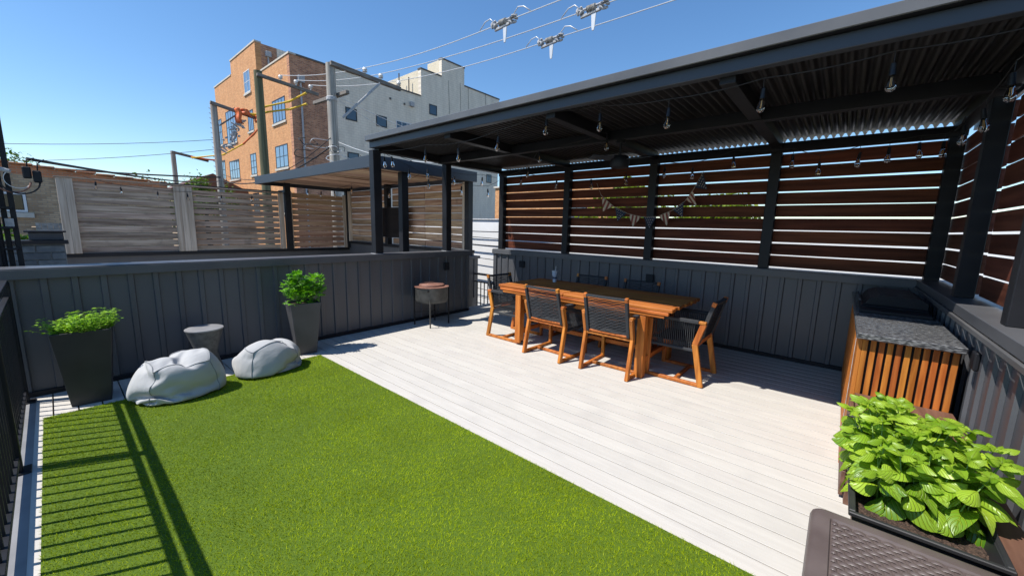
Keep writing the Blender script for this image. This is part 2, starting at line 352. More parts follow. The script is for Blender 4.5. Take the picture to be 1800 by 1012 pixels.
def boxgeo(x0, x1, y0, y1, z0, z1, b=0.0):
    if b <= 0:
        v = [(x, y, z) for z in (z0, z1) for y in (y0, y1) for x in (x0, x1)]
        f = [(0, 2, 3, 1), (4, 5, 7, 6), (0, 1, 5, 4), (2, 6, 7, 3), (0, 4, 6, 2), (1, 3, 7, 5)]
        return v, f
    b = min(b, (x1-x0)*.45, (y1-y0)*.45, (z1-z0)*.45)
    v = []; idx = {}
    X = (x0, x1); Y = (y0, y1); Z = (z0, z1)
    for i in (0, 1):
        for j in (0, 1):
            for k in (0, 1):
                sx, sy_, sz = (1, -1)[i], (1, -1)[j], (1, -1)[k]
                idx[i, j, k, 0] = len(v); v.append((X[i], Y[j]+sy_*b, Z[k]+sz*b))
                idx[i, j, k, 1] = len(v); v.append((X[i]+sx*b, Y[j], Z[k]+sz*b))
                idx[i, j, k, 2] = len(v); v.append((X[i]+sx*b, Y[j]+sy_*b, Z[k]))
    f = []
    I = idx
    for i in (0, 1):
        q = [I[i, 0, 0, 0], I[i, 1, 0, 0], I[i, 1, 1, 0], I[i, 0, 1, 0]]; f.append(tuple(q if i else q[::-1]))
        q = [I[0, i, 0, 1], I[0, i, 1, 1], I[1, i, 1, 1], I[1, i, 0, 1]]; f.append(tuple(q if i else q[::-1]))
        q = [I[0, 0, i, 2], I[1, 0, i, 2], I[1, 1, i, 2], I[0, 1, i, 2]]; f.append(tuple(q if i else q[::-1]))
    for a in (0, 1):
        for c in (0, 1):
            q = [I[a, c, 0, 0], I[a, c, 1, 0], I[a, c, 1, 1], I[a, c, 0, 1]]; f.append(tuple(q if a == c else q[::-1]))
            q = [I[a, 0, c, 0], I[a, 0, c, 2], I[a, 1, c, 2], I[a, 1, c, 0]]; f.append(tuple(q if a == c else q[::-1]))
            q = [I[0, a, c, 1], I[1, a, c, 1], I[1, a, c, 2], I[0, a, c, 2]]; f.append(tuple(q if a == c else q[::-1]))
    for i in (0, 1):
        for j in (0, 1):
            for k in (0, 1):
                q = (I[i, j, k, 0], I[i, j, k, 1], I[i, j, k, 2]); f.append(q if (i+j+k) % 2 else q[::-1])
    return v, f

def link(name, me, parent=None, loc=None, rot=None):
    o = bpy.data.objects.new(name, me); COL.objects.link(o)
    if parent is not None: o.parent = parent
    if loc is not None: o.location = loc
    if rot is not None: o.rotation_euler = rot
    return o
def thing(name, label, cat, loc=(0, 0, 0), rz=0.0, group=None):
    o = bpy.data.objects.new(name, None); COL.objects.link(o)
    o.empty_display_size = 0.1
    o.location = loc; o.rotation_euler = (0, 0, rz)
    return tag(o, label, cat, group)
def tag(o, label, cat, group=None):
    o['label'] = label; o['category'] = cat
    if group: o['group'] = group
    return o
def struct(o): o['kind'] = 'structure'; return o
def stuff(o): o['kind'] = 'stuff'; return o
_cache = {}
def bx(name, mt, x0, x1, y0, y1, z0, z1, parent=None, bev=0.003, world=True):
    """one box as its own object; alike boxes share mesh data"""
    dx, dy, dz = round(x1-x0, 4), round(y1-y0, 4), round(z1-z0, 4)
    key = (name, mt.name, dx, dy, dz, bev)
    if key not in _cache:
        mb = MB(); mb.box(-dx/2, dx/2, -dy/2, dy/2, -dz/2, dz/2, bev); _cache[key] = mb.mesh(name, mt)
    c = Vector(((x0+x1)/2, (y0+y1)/2, (z0+z1)/2))
    if parent is not None and world:
        off = Vector((0, 0, 0)); q = parent
        while q is not None: off += Vector(q.location); q = q.parent
        c -= off
    return link(name, _cache[key], parent, c)
def dup_tree(o, parent=None):
    c = o.copy(); COL.objects.link(c)
    if parent is not None: c.parent = parent
    for ch in list(o.children): dup_tree(ch, c)
    return c
def catenary(a, b, sag, n=16):
    a = Vector(a); b = Vector(b)
    return [a.lerp(b, i/n) - Vector((0, 0, sag*4*(i/n)*(1-i/n))) for i in range(n+1)]

# ================================================================ SETTING: ground, base, deck
mb = MB(); mb.box(-300, 300, -300, 300, -3.9, -3.6); struct(mb.build('ground', M['asphalt']))
mb = MB(); mb.box(-0.42, 5.78, -1.6, 5.20, -3.6, -0.08); struct(mb.build('building_base', M['tan_brick']))
deck = struct(bx('deck', M['subfloor'], -0.18, 5.60, -0.72, 5.24, -0.08, -0.031, bev=0))
x = -0.119 - 0.0; k = 0
edges = [1.977 + 0.131*i for i in range(-17, 28)]
for a in edges:
    b = a + 0.131 - 0.0085
    if a > 5.59: break
    bx('decking_board', M['deck'], a, min(b, 5.60), -0.62, 5.06 if a < 4.74 else 5.22, -0.03, 0.0, deck, bev=0.0012)

# artificial grass
gx0, gx1, gy0, gy1 = -0.172, 1.858, -0.6, 4.40
tb = MB(); tb.box(gx0, gx1, gy0, gy1, 0.002, 0.010); turf = struct(tb.build('lawn', M['turf_base']))
def build_grass(n):
    px = rng.uniform(gx0, gx1, n); py = gy0 + (gy1-gy0)*rng.uniform(0, 1, n)
    h = rng.uniform(0.012, 0.023, n)*(0.95+0.05*np.sin(px*5.1+2*np.sin(py*3.3))*np.cos(py*4.3+px)); az = rng.uniform(0, 2*np.pi, n)
    # turf leans slightly one way, wavering in soft patches
    la = 2.2 + 1.2*np.sin(px*2.3+1)+1.1*np.cos(py*1.9) + rng.normal(0, 1.3, n)
    lean = np.abs(rng.normal(0.55, 0.3, n))*h
    w = rng.uniform(0.0010, 0.0017, n)
    sx, sy_ = np.cos(az)*w, np.sin(az)*w
    lx, ly = np.cos(la)*lean, np.sin(la)*lean
    V = np.zeros((n, 5, 3), np.float32)
    V[:, 0] = np.stack([px-sx, py-sy_, np.full(n, .008)], 1); V[:, 1] = np.stack([px+sx, py+sy_, np.full(n, .008)], 1)
    V[:, 2] = np.stack([px+sx*.8+lx*.35, py+sy_*.8+ly*.35, h*.6], 1); V[:, 3] = np.stack([px-sx*.8+lx*.35, py-sy_*.8+ly*.35, h*.6], 1)
    V[:, 4] = np.stack([px+lx, py+ly, h*.97], 1)
    base = (np.arange(n)*5)[:, None]
    loops = (base + np.array([0, 1, 2, 3, 3, 2, 4])[None]).ravel().astype(np.int32)
    me = bpy.data.meshes.new('artificial_grass')
    me.vertices.add(n*5); me.vertices.foreach_set('co', V.ravel())
    me.loops.add(n*7); me.loops.foreach_set('vertex_index', loops)
    st = np.stack([np.arange(n)*7, np.arange(n)*7+4], 1).ravel().astype(np.int32)
    me.polygons.add(n*2); me.polygons.foreach_set('loop_start', st)
    me.polygons.foreach_set('loop_total', np.tile([4, 3], n).astype(np.int32))
    me.update(calc_edges=True); me.materials.append(M['grass'])
    return link('grass_blades', me)
g = stuff(build_grass(430000)); tag(g, 'bright green artificial grass covering the left half of the deck', 'grass')

# ================================================================ parapet walls with box ribs
def ribmesh(axis, h):
    """trapezoid rib, proud towards -Y (axis Y), -X (axis X) or +Y (axis R)"""
    w0, w1, d = 0.026, 0.018, 0.016
    prof = [(-w0, 0), (-w1, -d), (w1, -d), (w0, 0)]
    mb = MB(); vs = []
    for z in (0, h):
        for a, b in prof:
            vs.append((a, b, z) if axis == 'Y' else ((b, a, z) if axis == 'X' else (a, -b, z)))
    f = [(0, 1, 5, 4), (1, 2, 6, 5), (2, 3, 7, 6), (3, 0, 4, 7), (0, 3, 2, 1), (4, 5, 6, 7)]
    if axis != 'Y': f = [q[::-1] for q in f]
    mb.add(vs, f); return mb.mesh('rib', M['metal'])
# far wall W
W = thing('parapet_wall', 'charcoal ribbed metal parapet behind the bean bags and planters', 'wall', (2.2, 5.1, 0))
bx('wall_core', M['metal'], -0.36, 4.745, 5.036, 5.20, -0.02, 1.012, W, 0.002)
rm = ribmesh('Y', 0.965)
k = 0
xx = -0.249
while xx < 4.70:
    link('rib', rm, W, Vector((xx, 5.0355, 0.045)) - W.location); xx += 0.1735
bx('cap', M['metal'], -0.40, 4.77, 4.995, 5.235, 1.012, 1.078, W, 0.004)
bx('cap_drip', M['metal'], -0.40, 4.77, 4.987, 4.995, 0.990, 1.066, W, 0.001)
bx('base_trim', M['black'], -0.36, 4.745, 5.004, 5.035, 0.001, 0.044, W, 0.002)
bx('corner_trim', M['metal'], 4.70, 4.75, 5.010, 5.0352, 0.045, 0.989, W, 0.002)
def outlet(parent, x0, x1, y0, y1, z0, z1):
    o = bx('outlet_cover', M['black'], x0, x1, y0, y1, z0, z1, parent, 0.006)
bx('outlet_cover', M['black'], 4.172, 4.278, 4.985, 5.018, 0.765, 0.895, W, 0.006)
# dining side wall D
D = thing('parapet_wall', 'charcoal ribbed metal parapet running behind the dining table', 'wall', (5.7, 2.2, 0))
bx('wall_core', M['metal'], 5.596, 5.76, -0.64, 5.195, -0.02, 1.012, D, 0.002)
rm = ribmesh('X', 0.965)
yy = 5.02
while yy > -0.6:
    link('rib', rm, D, Vector((5.5955, yy, 0.045)) - D.location); yy -= 0.1735
bx('cap', M['metal'], 5.555, 5.80, -0.60, 5.21, 1.012, 1.078, D, 0.004)
bx('cap_drip', M['metal'], 5.547, 5.555, -0.60, 5.21, 0.990, 1.066, D, 0.001)
bx('base_trim', M['black'], 5.564, 5.595, -0.6, 5.195, 0.001, 0.044, D, 0.002)
bx('corner_trim', M['metal'], 5.570, 5.5952, 5.12, 5.197, 0.045, 0.989, D, 0.002)
bx('outlet_cover', M['black'], 5.555, 5.578, 4.415, 4.535, 0.77, 0.89, D, 0.006)
bx('outlet_cover', M['black'], 5.555, 5.578, 2.03, 2.145, 0.765, 0.875, D, 0.006)
# right wall R
Rw = thing('parapet_wall', 'charcoal ribbed metal parapet beside the planted bench on the right', 'wall', (3.0, -0.7, 0))
bx('wall_core', M['metal'], 0.4, 5.76, -0.80, -0.641, -0.02, 1.012, Rw, 0.002)
rm = ribmesh('R', 0.965)
xx = 0.5
while xx < 5.5:
    link('rib', rm, Rw, Vector((xx, -0.6405, 0.045)) - Rw.location); xx += 0.1735
bx('cap', M['metal'], 0.4, 5.80, -0.86, -0.603, 1.012, 1.078, Rw, 0.004)
bx('cap_drip', M['fascia_light'], 0.4, 5.545, -0.602, -0.585, 0.985, 1.012, Rw, 0.002)
bx('outlet_cover', M['black'], 3.12, 3.20, -0.625, -0.602, 0.80, 0.90, Rw, 0.006)

# ================================================================ left railing
RL = thing('metal_railing', 'black baluster railing along the left edge of the artificial grass', 'railing', (-0.27, 2, 0))
bx('top_rail', M['black'], -0.288, -0.25, -1.0, 4.93, 0.962, 1.0, RL, 0.003)
bx('middle_rail', M['black'], -0.284, -0.254, -1.0, 4.93, 0.85, 0.875, RL, 0.002)
bx('bottom_rail', M['black'], -0.288, -0.25, -1.0, 4.93, 0.075, 0.105, RL, 0.002)
for yp in (-0.2, 3.55, 4.90):
    bx('post', M['black'], -0.294, -0.244, yp-0.025, yp+0.025, 0.012, 0.985, RL, 0.003)
    bx('base_plate', M['black'], -0.325, -0.213, yp-0.055, yp+0.055, 0.002, 0.012, RL, 0.002)
yb = -0.85
while yb < 4.86:
    if min(abs(yb-q) for q in (-0.2, 3.55, 4.9)) > 0.04:
        bx('baluster', M['black'], -0.276, -0.262, yb-0.007, yb+0.007, 0.105, 0.85, RL, 0)
    yb += 0.1035
bx('deck_edge_curb', M['grey_curb'], -0.298, -0.209, -1.0, 4.98, -0.12, 0.001, bev=0.004)
struct(bpy.data.objects['deck_edge_curb'])
pv = struct(bx('roof_pavement', M['subfloor'], -1.6, -0.30, -1.0, 5.0, -0.30, -0.13, bev=0))
for i in range(4):
    for j in range(28):
        bx('paver', M['paver'], -0.60-i*0.3, -0.305-i*0.3, -0.9+j*0.205, -0.9+j*0.205+0.2, -0.13, -0.10, pv, 0.004)

# gate/railing at the stair gap
GR = thing('stair_railing', 'low black metal railing in the gap between the two parapets', 'railing', (5.6, 5.5, -0.4))
bx('top_rail', M['black'], 5.58, 5.62, 5.20, 6.1, 0.52, 0.55, GR, 0.003)
bx('lower_rail', M['black'], 5.585, 5.615, 5.20, 6.1, 0.37, 0.39, GR, 0.002)
for i in range(9):
    bx('baluster', M['black'], 5.592, 5.608, 5.26+i*0.1-0.008, 5.26+i*0.1+0.008, -0.6, 0.37, GR, 0)

# ================================================================ pergola
P = thing('pergola', 'black steel pergola with corrugated roof over the dining table', 'pergola', (4.3, 2.2, 0))
ZB = 2.44
def post(x0, x1, y0, y1, z0=1.078, z1=ZB): return bx('post', M['black'], x0, x1, y0, y1, z0, z1, P, 0.004)
for (a, b) in ((2.965, 3.085), (4.255, 4.365)):
    post(a, b, 5.04, 5.15, 1.078, 2.50)
    bx('foot_plate', M['galv'], a-0.015, b+0.015, 5.03, 5.16, 1.0785, 1.084, P, 0.001)
for yc in (5.05, 3.60, 2.17, 0.725, -0.70):
    post(5.60, 5.70, yc-0.055, yc+0.055)
for xc in (4.25, 3.03): post(xc-0.05, xc+0.05, -0.75, -0.65)
# beams
bx('front_beam', M['fascia'], 2.982, 3.05, -0.80, 5.16, 2.53, 2.615, P, 0.004)
bx('gutter', M['fascia_light'], 2.925, 3.06, -0.82, 5.18, 2.618, 2.685, P, 0.004)
bx('gutter_lip', M['black'], 2.935, 3.05, -0.81, 5.17, 2.6155, 2.6175, P, 0)
bx('middle_beam', M['black'], 4.13, 4.21, -0.75, 5.10, 2.47, 2.575, P, 0.003)
bx('back_beam', M['black'], 5.60, 5.70, -0.76, 5.12, 2.44, 2.54, P, 0.003)
for yc in (5.09, 3.6, 2.17, 0.725, -0.705):
    w = 0.05 if yc < 5 else 0.055
    bx('rafter', M['black'], 3.052, 5.598, yc-w, yc+w, 2.485, 2.585, P, 0.003)
bx('side_fascia', M['fascia'], 3.06, 5.72, 5.15, 5.18, 2.50, 2.66, P, 0.003)
bx('side_fascia', M['fascia'], 3.06, 5.72, -0.83, -0.80, 2.50, 2.66, P, 0.003)
# corrugated sheet, ridges along X
mb = MB(); pitch = 0.066; ny = int((5.14+0.79)/pitch*8)
ys = [-0.79 + i*(5.93)/ny for i in range(ny+1)]
for th in (0.0,):
    vs = []; fs = []
    for i, y in enumerate(ys):
        ph = (y/pitch) % 1.0
        z = 2.605 + 0.018*max(-1, min(1, 1.6*math.cos(2*math.pi*ph)))
        for xq in (3.055, 4.3, 5.60, 5.86): vs.append((xq, y, z))
    for i in range(ny):
        for j in range(3):
            a = i*4+j; fs.append((a, a+4, a+5, a+1))
    o = len(vs)
    vs += [(a, b, c+0.002) for a, b, c in vs]
    fs += [tuple(q+o for q in reversed(f)) for f in fs[:]]
    mb.add([Vector(v)-P.location for v in vs], fs)
mb.build('corrugated_roof_sheet', M['roofsheet'], P, smooth=True)
# slats, dining side
bays = [(-0.645, 0.67), (0.78, 2.115), (2.225, 3.545), (3.655, 4.995)]
for (a, b) in bays:
    for i in range(9):
        zc = 2.438 - 0.1494*(i+0.5) + random.uniform(-.003, .003)
        hh = 0.0665 + random.uniform(-.0015, .0015)
        o = bx('slat', M['stain'], 5.712, 5.732, round(a-0.02, 3), round(b+0.02, 3), zc-0.0665, zc+0.0665, P, 0.002)
        o.scale = (1, 1, 1+random.uniform(-0.022, 0.02)); o.rotation_euler = (random.uniform(-.0034, .0034), random.uniform(-.03, .03), 0)
for (a, b) in ((0.9, 2.98), (3.08, 4.2), (4.3, 5.70)):
    for i in range(9):
        zc = 2.438 - 0.1494*(i+0.5) + random.uniform(-.003, .003)
        o = bx('slat', M['stain_x'], round(a, 3), round(b, 3), -0.787, -0.767, zc-0.0665, zc+0.0665, P, 0.002)
        o.scale = (1, 1, 1+random.uniform(-0.02, 0.02)); o.rotation_euler = (random.uniform(-.02, .02), random.uniform(-.0022, .0022), 0)
post(0.95, 1.05, -0.75, -0.65, 1.078, 2.44)

# ceiling fan
F = thing('ceiling_fan', 'small black ceiling fan hanging from the pergola beam', 'fan', (4.17, 2.0, 2.47))
mb = MB(); mb.tube([(0, 0, 0), (0, 0, -0.16)], 0.014, 10); mb.lathe([(0.05, -0.03), (0.05, 0)], 16); mb.build('downrod', M['black'], F, 'auto')
mb = MB(); mb.lathe([(0.03, -0.30), (0.095, -0.29), (0.105, -0.26), (0.105, -0.2), (0.08, -0.165), (0.02, -0.155)], 24); mb.build('motor', M['black'], F, 'auto')
for k in range(3):
    a = k*2.094+0.5; mt = Matrix.Rotation(a, 4, 'Z') @ Matrix.Translation((0, 0, -0.2)) @ Matrix.Rotation(0.3, 4, 'X')
    mb = MB(); mb.box(0.10, 0.36, -0.05, 0.05, -0.004, 0.004, 0.002, mt); mb.build('blade', M['fascia'], F)

# ================================================================ neighbour terrace
NT = thing('neighbour_parapet', 'dark parapet around the neighbouring terrace', 'wall', (2.7, 8, 0))
bx('far_wall', M['metal'], 0.0, 5.75, 11.02, 11.2, -3.6, 0.74, NT, 0.002)
bx('far_cap', M['black'], -0.05, 5.8, 10.94, 11.25, 0.742, 0.81, NT, 0.003)
bx('side_wall', M['metal'], 5.60, 5.76, 5.93, 10.94, -3.6, 0.93, NT, 0.002)
bx('side_cap', M['black'], 5.55, 5.8, 5.95, 10.93, 0.932, 1.0, NT, 0.003)
bx('near_wall', M['metal'], -0.3, 5.70, 5.75, 5.90, -3.6, 0.84, NT, 0.002)
bx('near_cap', M['metal'], -0.33, 5.74, 5.72, 5.95, 0.842, 0.90, NT, 0.003)
rm = ribmesh('Y', 0.8)
for i in range(8): link('rib', rm, NT, Vector((4.55+i*.15, 5.7495, 0.03)) - NT.location)
nd = struct(bx('neighbour_deck', M['deck'], -0.3, 5.6, 5.9, 11.0, -0.2, -0.12, bev=0))

FN = thing('privacy_fence', 'weathered grey board fence on the far side of the neighbouring terrace', 'fence', (2.0, 11.0, 0.8))
for (a, b, c) in ((0.30, 1.80, 'grey_cedar'), (2.06, 3.80, 'grey_cedar')):
    for i in range(10):
        z1 = 2.135 - i*0.1345
        o = bx('board', M[c], a, b, 10.985, 11.01, z1-0.113, z1, FN, 0.003)
        o.rotation_euler = (random.uniform(-.03, .03), random.uniform(-.003, .003), 0); o.scale = (1, 1, random.uniform(0.97, 1.03))
for i in range(10):
    z1 = 2.235 - i*0.1405
    o = bx('board', M['cedar'], 4.06, 5.52, 10.985, 11.01, z1-0.120, z1, FN, 0.003)
    o.rotation_euler = (random.uniform(-.03, .03), random.uniform(-.003, .003), 0); o.scale = (1, 1, random.uniform(0.97, 1.03))
for xq in (0.16, 0.262, 1.78, 1.882, 1.984, 3.80, 4.00, 5.46):
    bx('post', M['cedar_post'], xq, xq+0.10, 10.90, 10.98, 0.815, 2.19 if xq < 3.9 else 2.27, FN, 0.004)
bx('top_board', M['grey_cedar'], 0.14, 3.90, 10.88, 11.02, 2.192, 2.215, FN, 0.003)
bx('dark_cap', M['black'], 1.6, 3.95, 11.03, 11.13, 2.19, 2.25, FN, 0.002)

NP = thing('neighbour_pergola', 'black framed pergola with cedar ceiling on the neighbouring terrace', 'pergola', (4.5, 8.5, 0))
bx('fascia', M['fascia'], 3.40, 3.45, 5.80, 11.25, 2.39, 2.575, NP, 0.003)
bx('fascia', M['fascia'], 3.452, 5.70, 5.80, 5.85, 2.38, 2.575, NP, 0.003)
bx('fascia', M['fascia'], 3.452, 5.70, 11.2, 11.25, 2.39, 2.575, NP, 0.003)
bx('fascia', M['fascia'], 5.65, 5.70, 5.852, 11.198, 2.39, 2.575, NP, 0.003)
bx('roof_deck', M['black'], 3.452, 5.648, 5.852, 11.198, 2.56, 2.578, NP, 0)
for i in range(19):
    a = 5.856 + i*0.281
    o = bx('ceiling_board', M['cedar'], 3.455, 5.645, a, a+0.272, 2.47, 2.49, NP, 0.003)
    o.rotation_euler = (random.choice((-1, 1))*0.06+random.uniform(-.03, .03), random.uniform(-.003, .003), 0)
for (xq, yq, zz) in ((3.97, 5.86, 0.90), (5.52, 5.86, 0.90), (3.93, 10.85, 0.81), (5.52, 10.86, 0.81), (5.48, 8.75, 1.0), (3.46, 5.86, 0.90)):
    bx('post', M['black'], xq, xq+0.13, yq, yq+0.12, zz, 2.385 if yq < 6 else 2.46, NP, 0.004)
for i in range(9):
    z1 = 2.37 - i*0.152
    for (a, b) in ((5.99, 7.4), (7.42, 8.72), (8.90, 10.86)):
        o = bx('slat', M['cedar_y'], 5.62, 5.645, a, b, z1-0.135, z1, NP, 0.003)
        o.rotation_euler = (random.uniform(-.004, .004), random.uniform(-.04, .04), 0); o.scale = (1, 1, random.uniform(0.97, 1.04))
for yq in (5.99, 10.75): bx('slat_post', M['cedar_post'], 5.54, 5.615, yq, yq+0.08, 1.0, 2.38, NP, 0.003)
tvt = thing('outdoor_television', 'flat black television mounted under the neighbouring pergola', 'television', (5.45, 8.3, 1.2))
bx('screen', M['screen'], 5.40, 5.44, 7.85, 8.85, 1.18, 1.90, tvt, 0.006)
bx('wall_bracket', M['black'], 5.442, 5.61, 8.2, 8.5, 1.35, 1.70, tvt, 0.004)

# blue-grey block wall and clutter at the left
BW = thing('block_wall', 'blue grey concrete block wall beyond the left parapet end', 'wall', (-0.4, 9.55, 0))
bx('mortar_bed', M['mortar'], -1.4, 0.14, 9.56, 9.7, -3.6, 1.06, BW, 0)
for r_ in range(6):
    for c in range(5):
        a = -1.38 + c*0.305 + (0.15 if r_ % 2 else 0); b = min(a+0.29, 0.135)
        if a < 0.1: bx('block', M['bluestone'], a, b, 9.535, 9.57, 1.05-(r_+1)*0.115, 1.05-r_*0.115-0.013, BW, 0.004)
bx('coping', M['black'], -1.45, 0.18, 9.48, 9.75, 1.062, 1.12, BW, 0.004)
t = thing('roof_vent_box', 'dark metal box standing on the block wall coping', 'vent', (-0.1, 9.6, 1.12))
bx('housing', M['fascia'], -0.22, 0.14, 9.55, 9.7, 1.122, 1.24, t, 0.006)
bx('hood', M['black'], -0.26, 0.17, 9.50, 9.73, 1.242, 1.27, t, 0.004)
t = thing('garage_roof', 'pale shingled garage roof behind the dark vent box', 'roof', (0, 16, 0))
for r_ in range(5):
    for c in range(6):
        z0 = 1.0+r_*0.06
        o = bx('shingle', M['shingle'], -0.22+c*0.1, -0.125+c*0.1, 16+r_*.05, 16.02+r_*.05, z0, z0+0.07, t, 0)
bx('garage_wall', M['tan_brick'], -0.3, 0.4, 16.3, 17, -3.6, 1.2, t, 0)

# service mast
SM = thing('service_mast', 'black steel service mast with cables at the far left corner', 'mast', (-0.3, 5.5, -3.6))
for (a, b, c, d, zt) in ((-0.335, -0.285, 5.40, 5.45, 2.65), (-0.275, -0.262, 5.5, 5.515, 1.9), (-0.255, -0.222, 5.52, 5.56, 2.1), (-0.205, -0.172, 5.5, 5.54, 2.75), (-0.42, -0.34, 5.5, 5.56, 2.2), (-0.335, -0.29, 5.6, 5.65, 1.95), (-0.31, -0.27, 5.44, 5.47, 1.75), (-0.46, -0.43, 5.4, 5.45, 2.6)):
    bx('upright', M['black'], a, b, c, d, -3.6, zt, SM, 0.003)
for zq in (1.2, 1.38, 1.55): bx('crossbar', M['black'], -0.40, -0.19, 5.46, 5.48, zq, zq+0.02, SM, 0.002)
bx('meter_plate', M['galv'], -0.24, -0.19, 5.47, 5.478, 1.40, 1.47, SM, 0.002)
mb = MB(); mb.bar(Vector((-0.42, 5.42, 1.93))-SM.location, Vector((-0.16, 5.42, 1.86))-SM.location, 0.05, 0.035, 0.01); mb.build('bracket', M['galv'], SM)
def cable(name, pts, r, mt, label, cat='cable', group=None, n=6, parent=None):
    mb = MB()
    c0 = Vector(pts[0])
    off = Vector(parent.location) if parent else Vector((0, 0, 0))
    mb.tube([Vector(p)-off for p in pts], r, n)
    o = mb.build(name, mt, parent, smooth=True)
    if parent is None: tag(o, label, cat, group)
    return o
def loop(c, r, a0, a1, n=16, tilt=0.0):
    return [Vector((c[0]+r*math.cos(a0+(a1-a0)*i/n), c[1]+tilt*math.sin(a0+(a1-a0)*i/n), c[2]+r*math.sin(a0+(a1-a0)*i/n))) for i in range(n+1)]
cable('drip_loop', loop((-0.13, 5.40, 1.80), 0.075, 2.4, 6.0), 0.003, M['white_plastic'], None, parent=SM)
cable('drip_loop', loop((-0.16, 5.39, 1.79), 0.10, 2.6, 6.2), 0.006, M['rust'], None, parent=SM)
cable('drip_loop', loop((-0.12, 5.38, 1.79), 0.11, 2.9, 6.2), 0.006, M['cable'], None, parent=SM)
for (a, zc) in ((-0.075, 1.86), (-0.02, 1.83)):
    bx('splice_cover', M['black'], a-0.025, a+0.025, 5.36, 5.40, zc-0.05, zc+0.05, SM, 0.008)
    cable('lead', [(a+0.005, 5.38, zc+0.05), (a+0.01, 5.38, zc+0.11), (a+0.05, 5.45, zc+0.13 if a < -.05 else zc+0.155)], 0.005, M['cable'], None, parent=SM)

# ================================================================ string lights
def bulb_mesh():
    so = MB(); so.lathe([(0.004, 0.075), (0.014, 0.072), (0.016, 0.03), (0.018, 0.0)], 12, close_top=True)
    so.v = [(a, b, c) for a, b, c in so.v]
    gl = MB(); gl.lathe([(0.0135, 0.0), (0.016, -0.02), (0.026, -0.05), (0.029, -0.068), (0.024, -0.088), (0.010, -0.1), (0.001, -0.102)], 14)
    fi = MB(); fi.tube([(0.004, 0, -0.01), (0.007, 0, -0.06), (0, 0.004, -0.07), (-0.007, 0, -0.06), (-0.004, 0, -0.01)], 0.0018, 5)
    return so.mesh('socket', M['black'], 'auto'), gl.mesh('bulb', M['bulb'], True), fi.mesh('filament', M['amber'])
so_m, gl_m, fi_m = bulb_mesh()
def string_light(pts, ends, label, group='outdoor string lights', drop=0.10, sc=0.86):
    """pts: bulb centres; the wire runs above them between the ends"""
    t = thing('string_light', label, 'string light', ends[0], group=group)
    off = Vector(t.location)
    path = [Vector(ends[0])]
    for p in pts: path.append(Vector((p[0], p[1], p[2]+0.05+0.075+drop)))
    path.append(Vector(ends[1]))
    full = []
    for a, b in zip(path[:-1], path[1:]): full += catenary(a, b, (b-a).length*0.025, 5)[:-1]
    full.append(path[-1])
    mb = MB(); mb.tube([q-off for q in full], 0.0035, 5)
    for p in pts:
        mb.tube([Vector((p[0], p[1], p[2]+0.12))-off, Vector((p[0], p[1], p[2]+0.125+drop))-off], 0.0025, 5)
    mb.build('wire', M['cable'], t)
    for p in pts:
        a = link('socket', so_m, t, Vector((p[0], p[1], p[2]+0.05))-off, (random.uniform(-.12, .12), random.uniform(-.12, .12), random.uniform(0, 6)))
        a.scale = (sc,)*3
        link('bulb', gl_m, a); link('filament', fi_m, a)
    return t
string_light([(3.1, 4.064, 2.302), (3.1, 3.459, 2.255), (3.1, 2.855, 2.308), (3.1, 2.246, 2.412-.02), (3.1, 1.69, 2.35), (3.1, 1.122, 2.297), (3.1, 0.519, 2.317), (3.1, -0.092, 2.327)],
             [(3.09, 5.0, 2.5), (3.1, -0.64, 2.5)], 'string light along the front edge of the dining pergola roof', drop=0.05)
string_light([(3.19, 5.12, 2.33), (3.60, 5.12, 2.21), (3.96, 5.12, 2.10), (4.656, 5.12, 2.057), (5.313, 5.12, 2.073)],
             [(3.10, 5.12, 2.47), (5.60, 5.12, 2.36)], 'lower sagging string light between the posts on the far parapet', drop=0.04)
string_light([(3.346, 5.17, 2.36), (3.98, 5.17, 2.262), (4.539, 5.17, 2.221), (5.206, 5.17, 2.27)],
             [(3.10, 5.155, 2.49), (5.60, 5.17, 2.42)], 'upper string light above the far parapet, left of the dining table', drop=0.04)
string_light([(5.45, 4.45, 2.27), (5.45, 3.7, 2.17), (5.45, 3.06, 2.14), (5.45, 2.5, 2.17), (5.45, 1.96, 2.24), (5.45, 1.60, 2.20), (5.4, 1.126, 2.295), (5.4, 0.543, 2.255), (5.4, 0.302, 2.159), (5.4, -0.011, 2.222), (5.4, -0.227, 2.247), (5.4, -0.437, 2.27), (5.3, -0.58, 2.25)],
             [(5.55, 4.95, 2.42), (5.2, -0.62, 2.44)], 'string light hanging in front of the stained slats behind the dining table', drop=0.05)
string_light([(4.0, 2.083, 2.38), (4.2, 3.135, 2.37), (4.7, 3.71, 2.27)],
             [(3.08, 2.246, 2.5), (5.5, 4.9, 2.42)], 'string light crossing the underside of the pergola roof', drop=0.02)
string_light([(4.5, -0.58, 2.22), (3.9, -0.58, 2.2), (3.4, -0.58, 2.26), (2.9, -0.56, 2.22)],
             [(5.2, -0.62, 2.42), (2.6, -0.6, 2.45)], 'string light along the right hand slats above the counter', drop=0.05)
string_light([(4.4, 11.15-.5, 2.2), (4.4, 9.9, 2.14), (4.4, 9.2, 2.12), (4.4, 8.4, 2.18), (4.45, 7.7, 2.08), (4.45, 7.0, 2.05)],
             [(4.4, 11.1, 2.45), (4.5, 6.0, 2.44)], 'string light under the ceiling of the neighbouring pergola', drop=0.05)
string_light([(0.652, 10.88, 2.04), (0.99, 10.88, 1.97), (1.52, 10.88, 1.93), (2.0, 10.88, 1.93), (2.6, 10.88, 1.94), (3.2, 10.88, 1.97)],
             [(0.50, 10.88, 2.24), (3.85, 10.88, 2.2)], 'string light sagging across the grey board fence', drop=0.03)

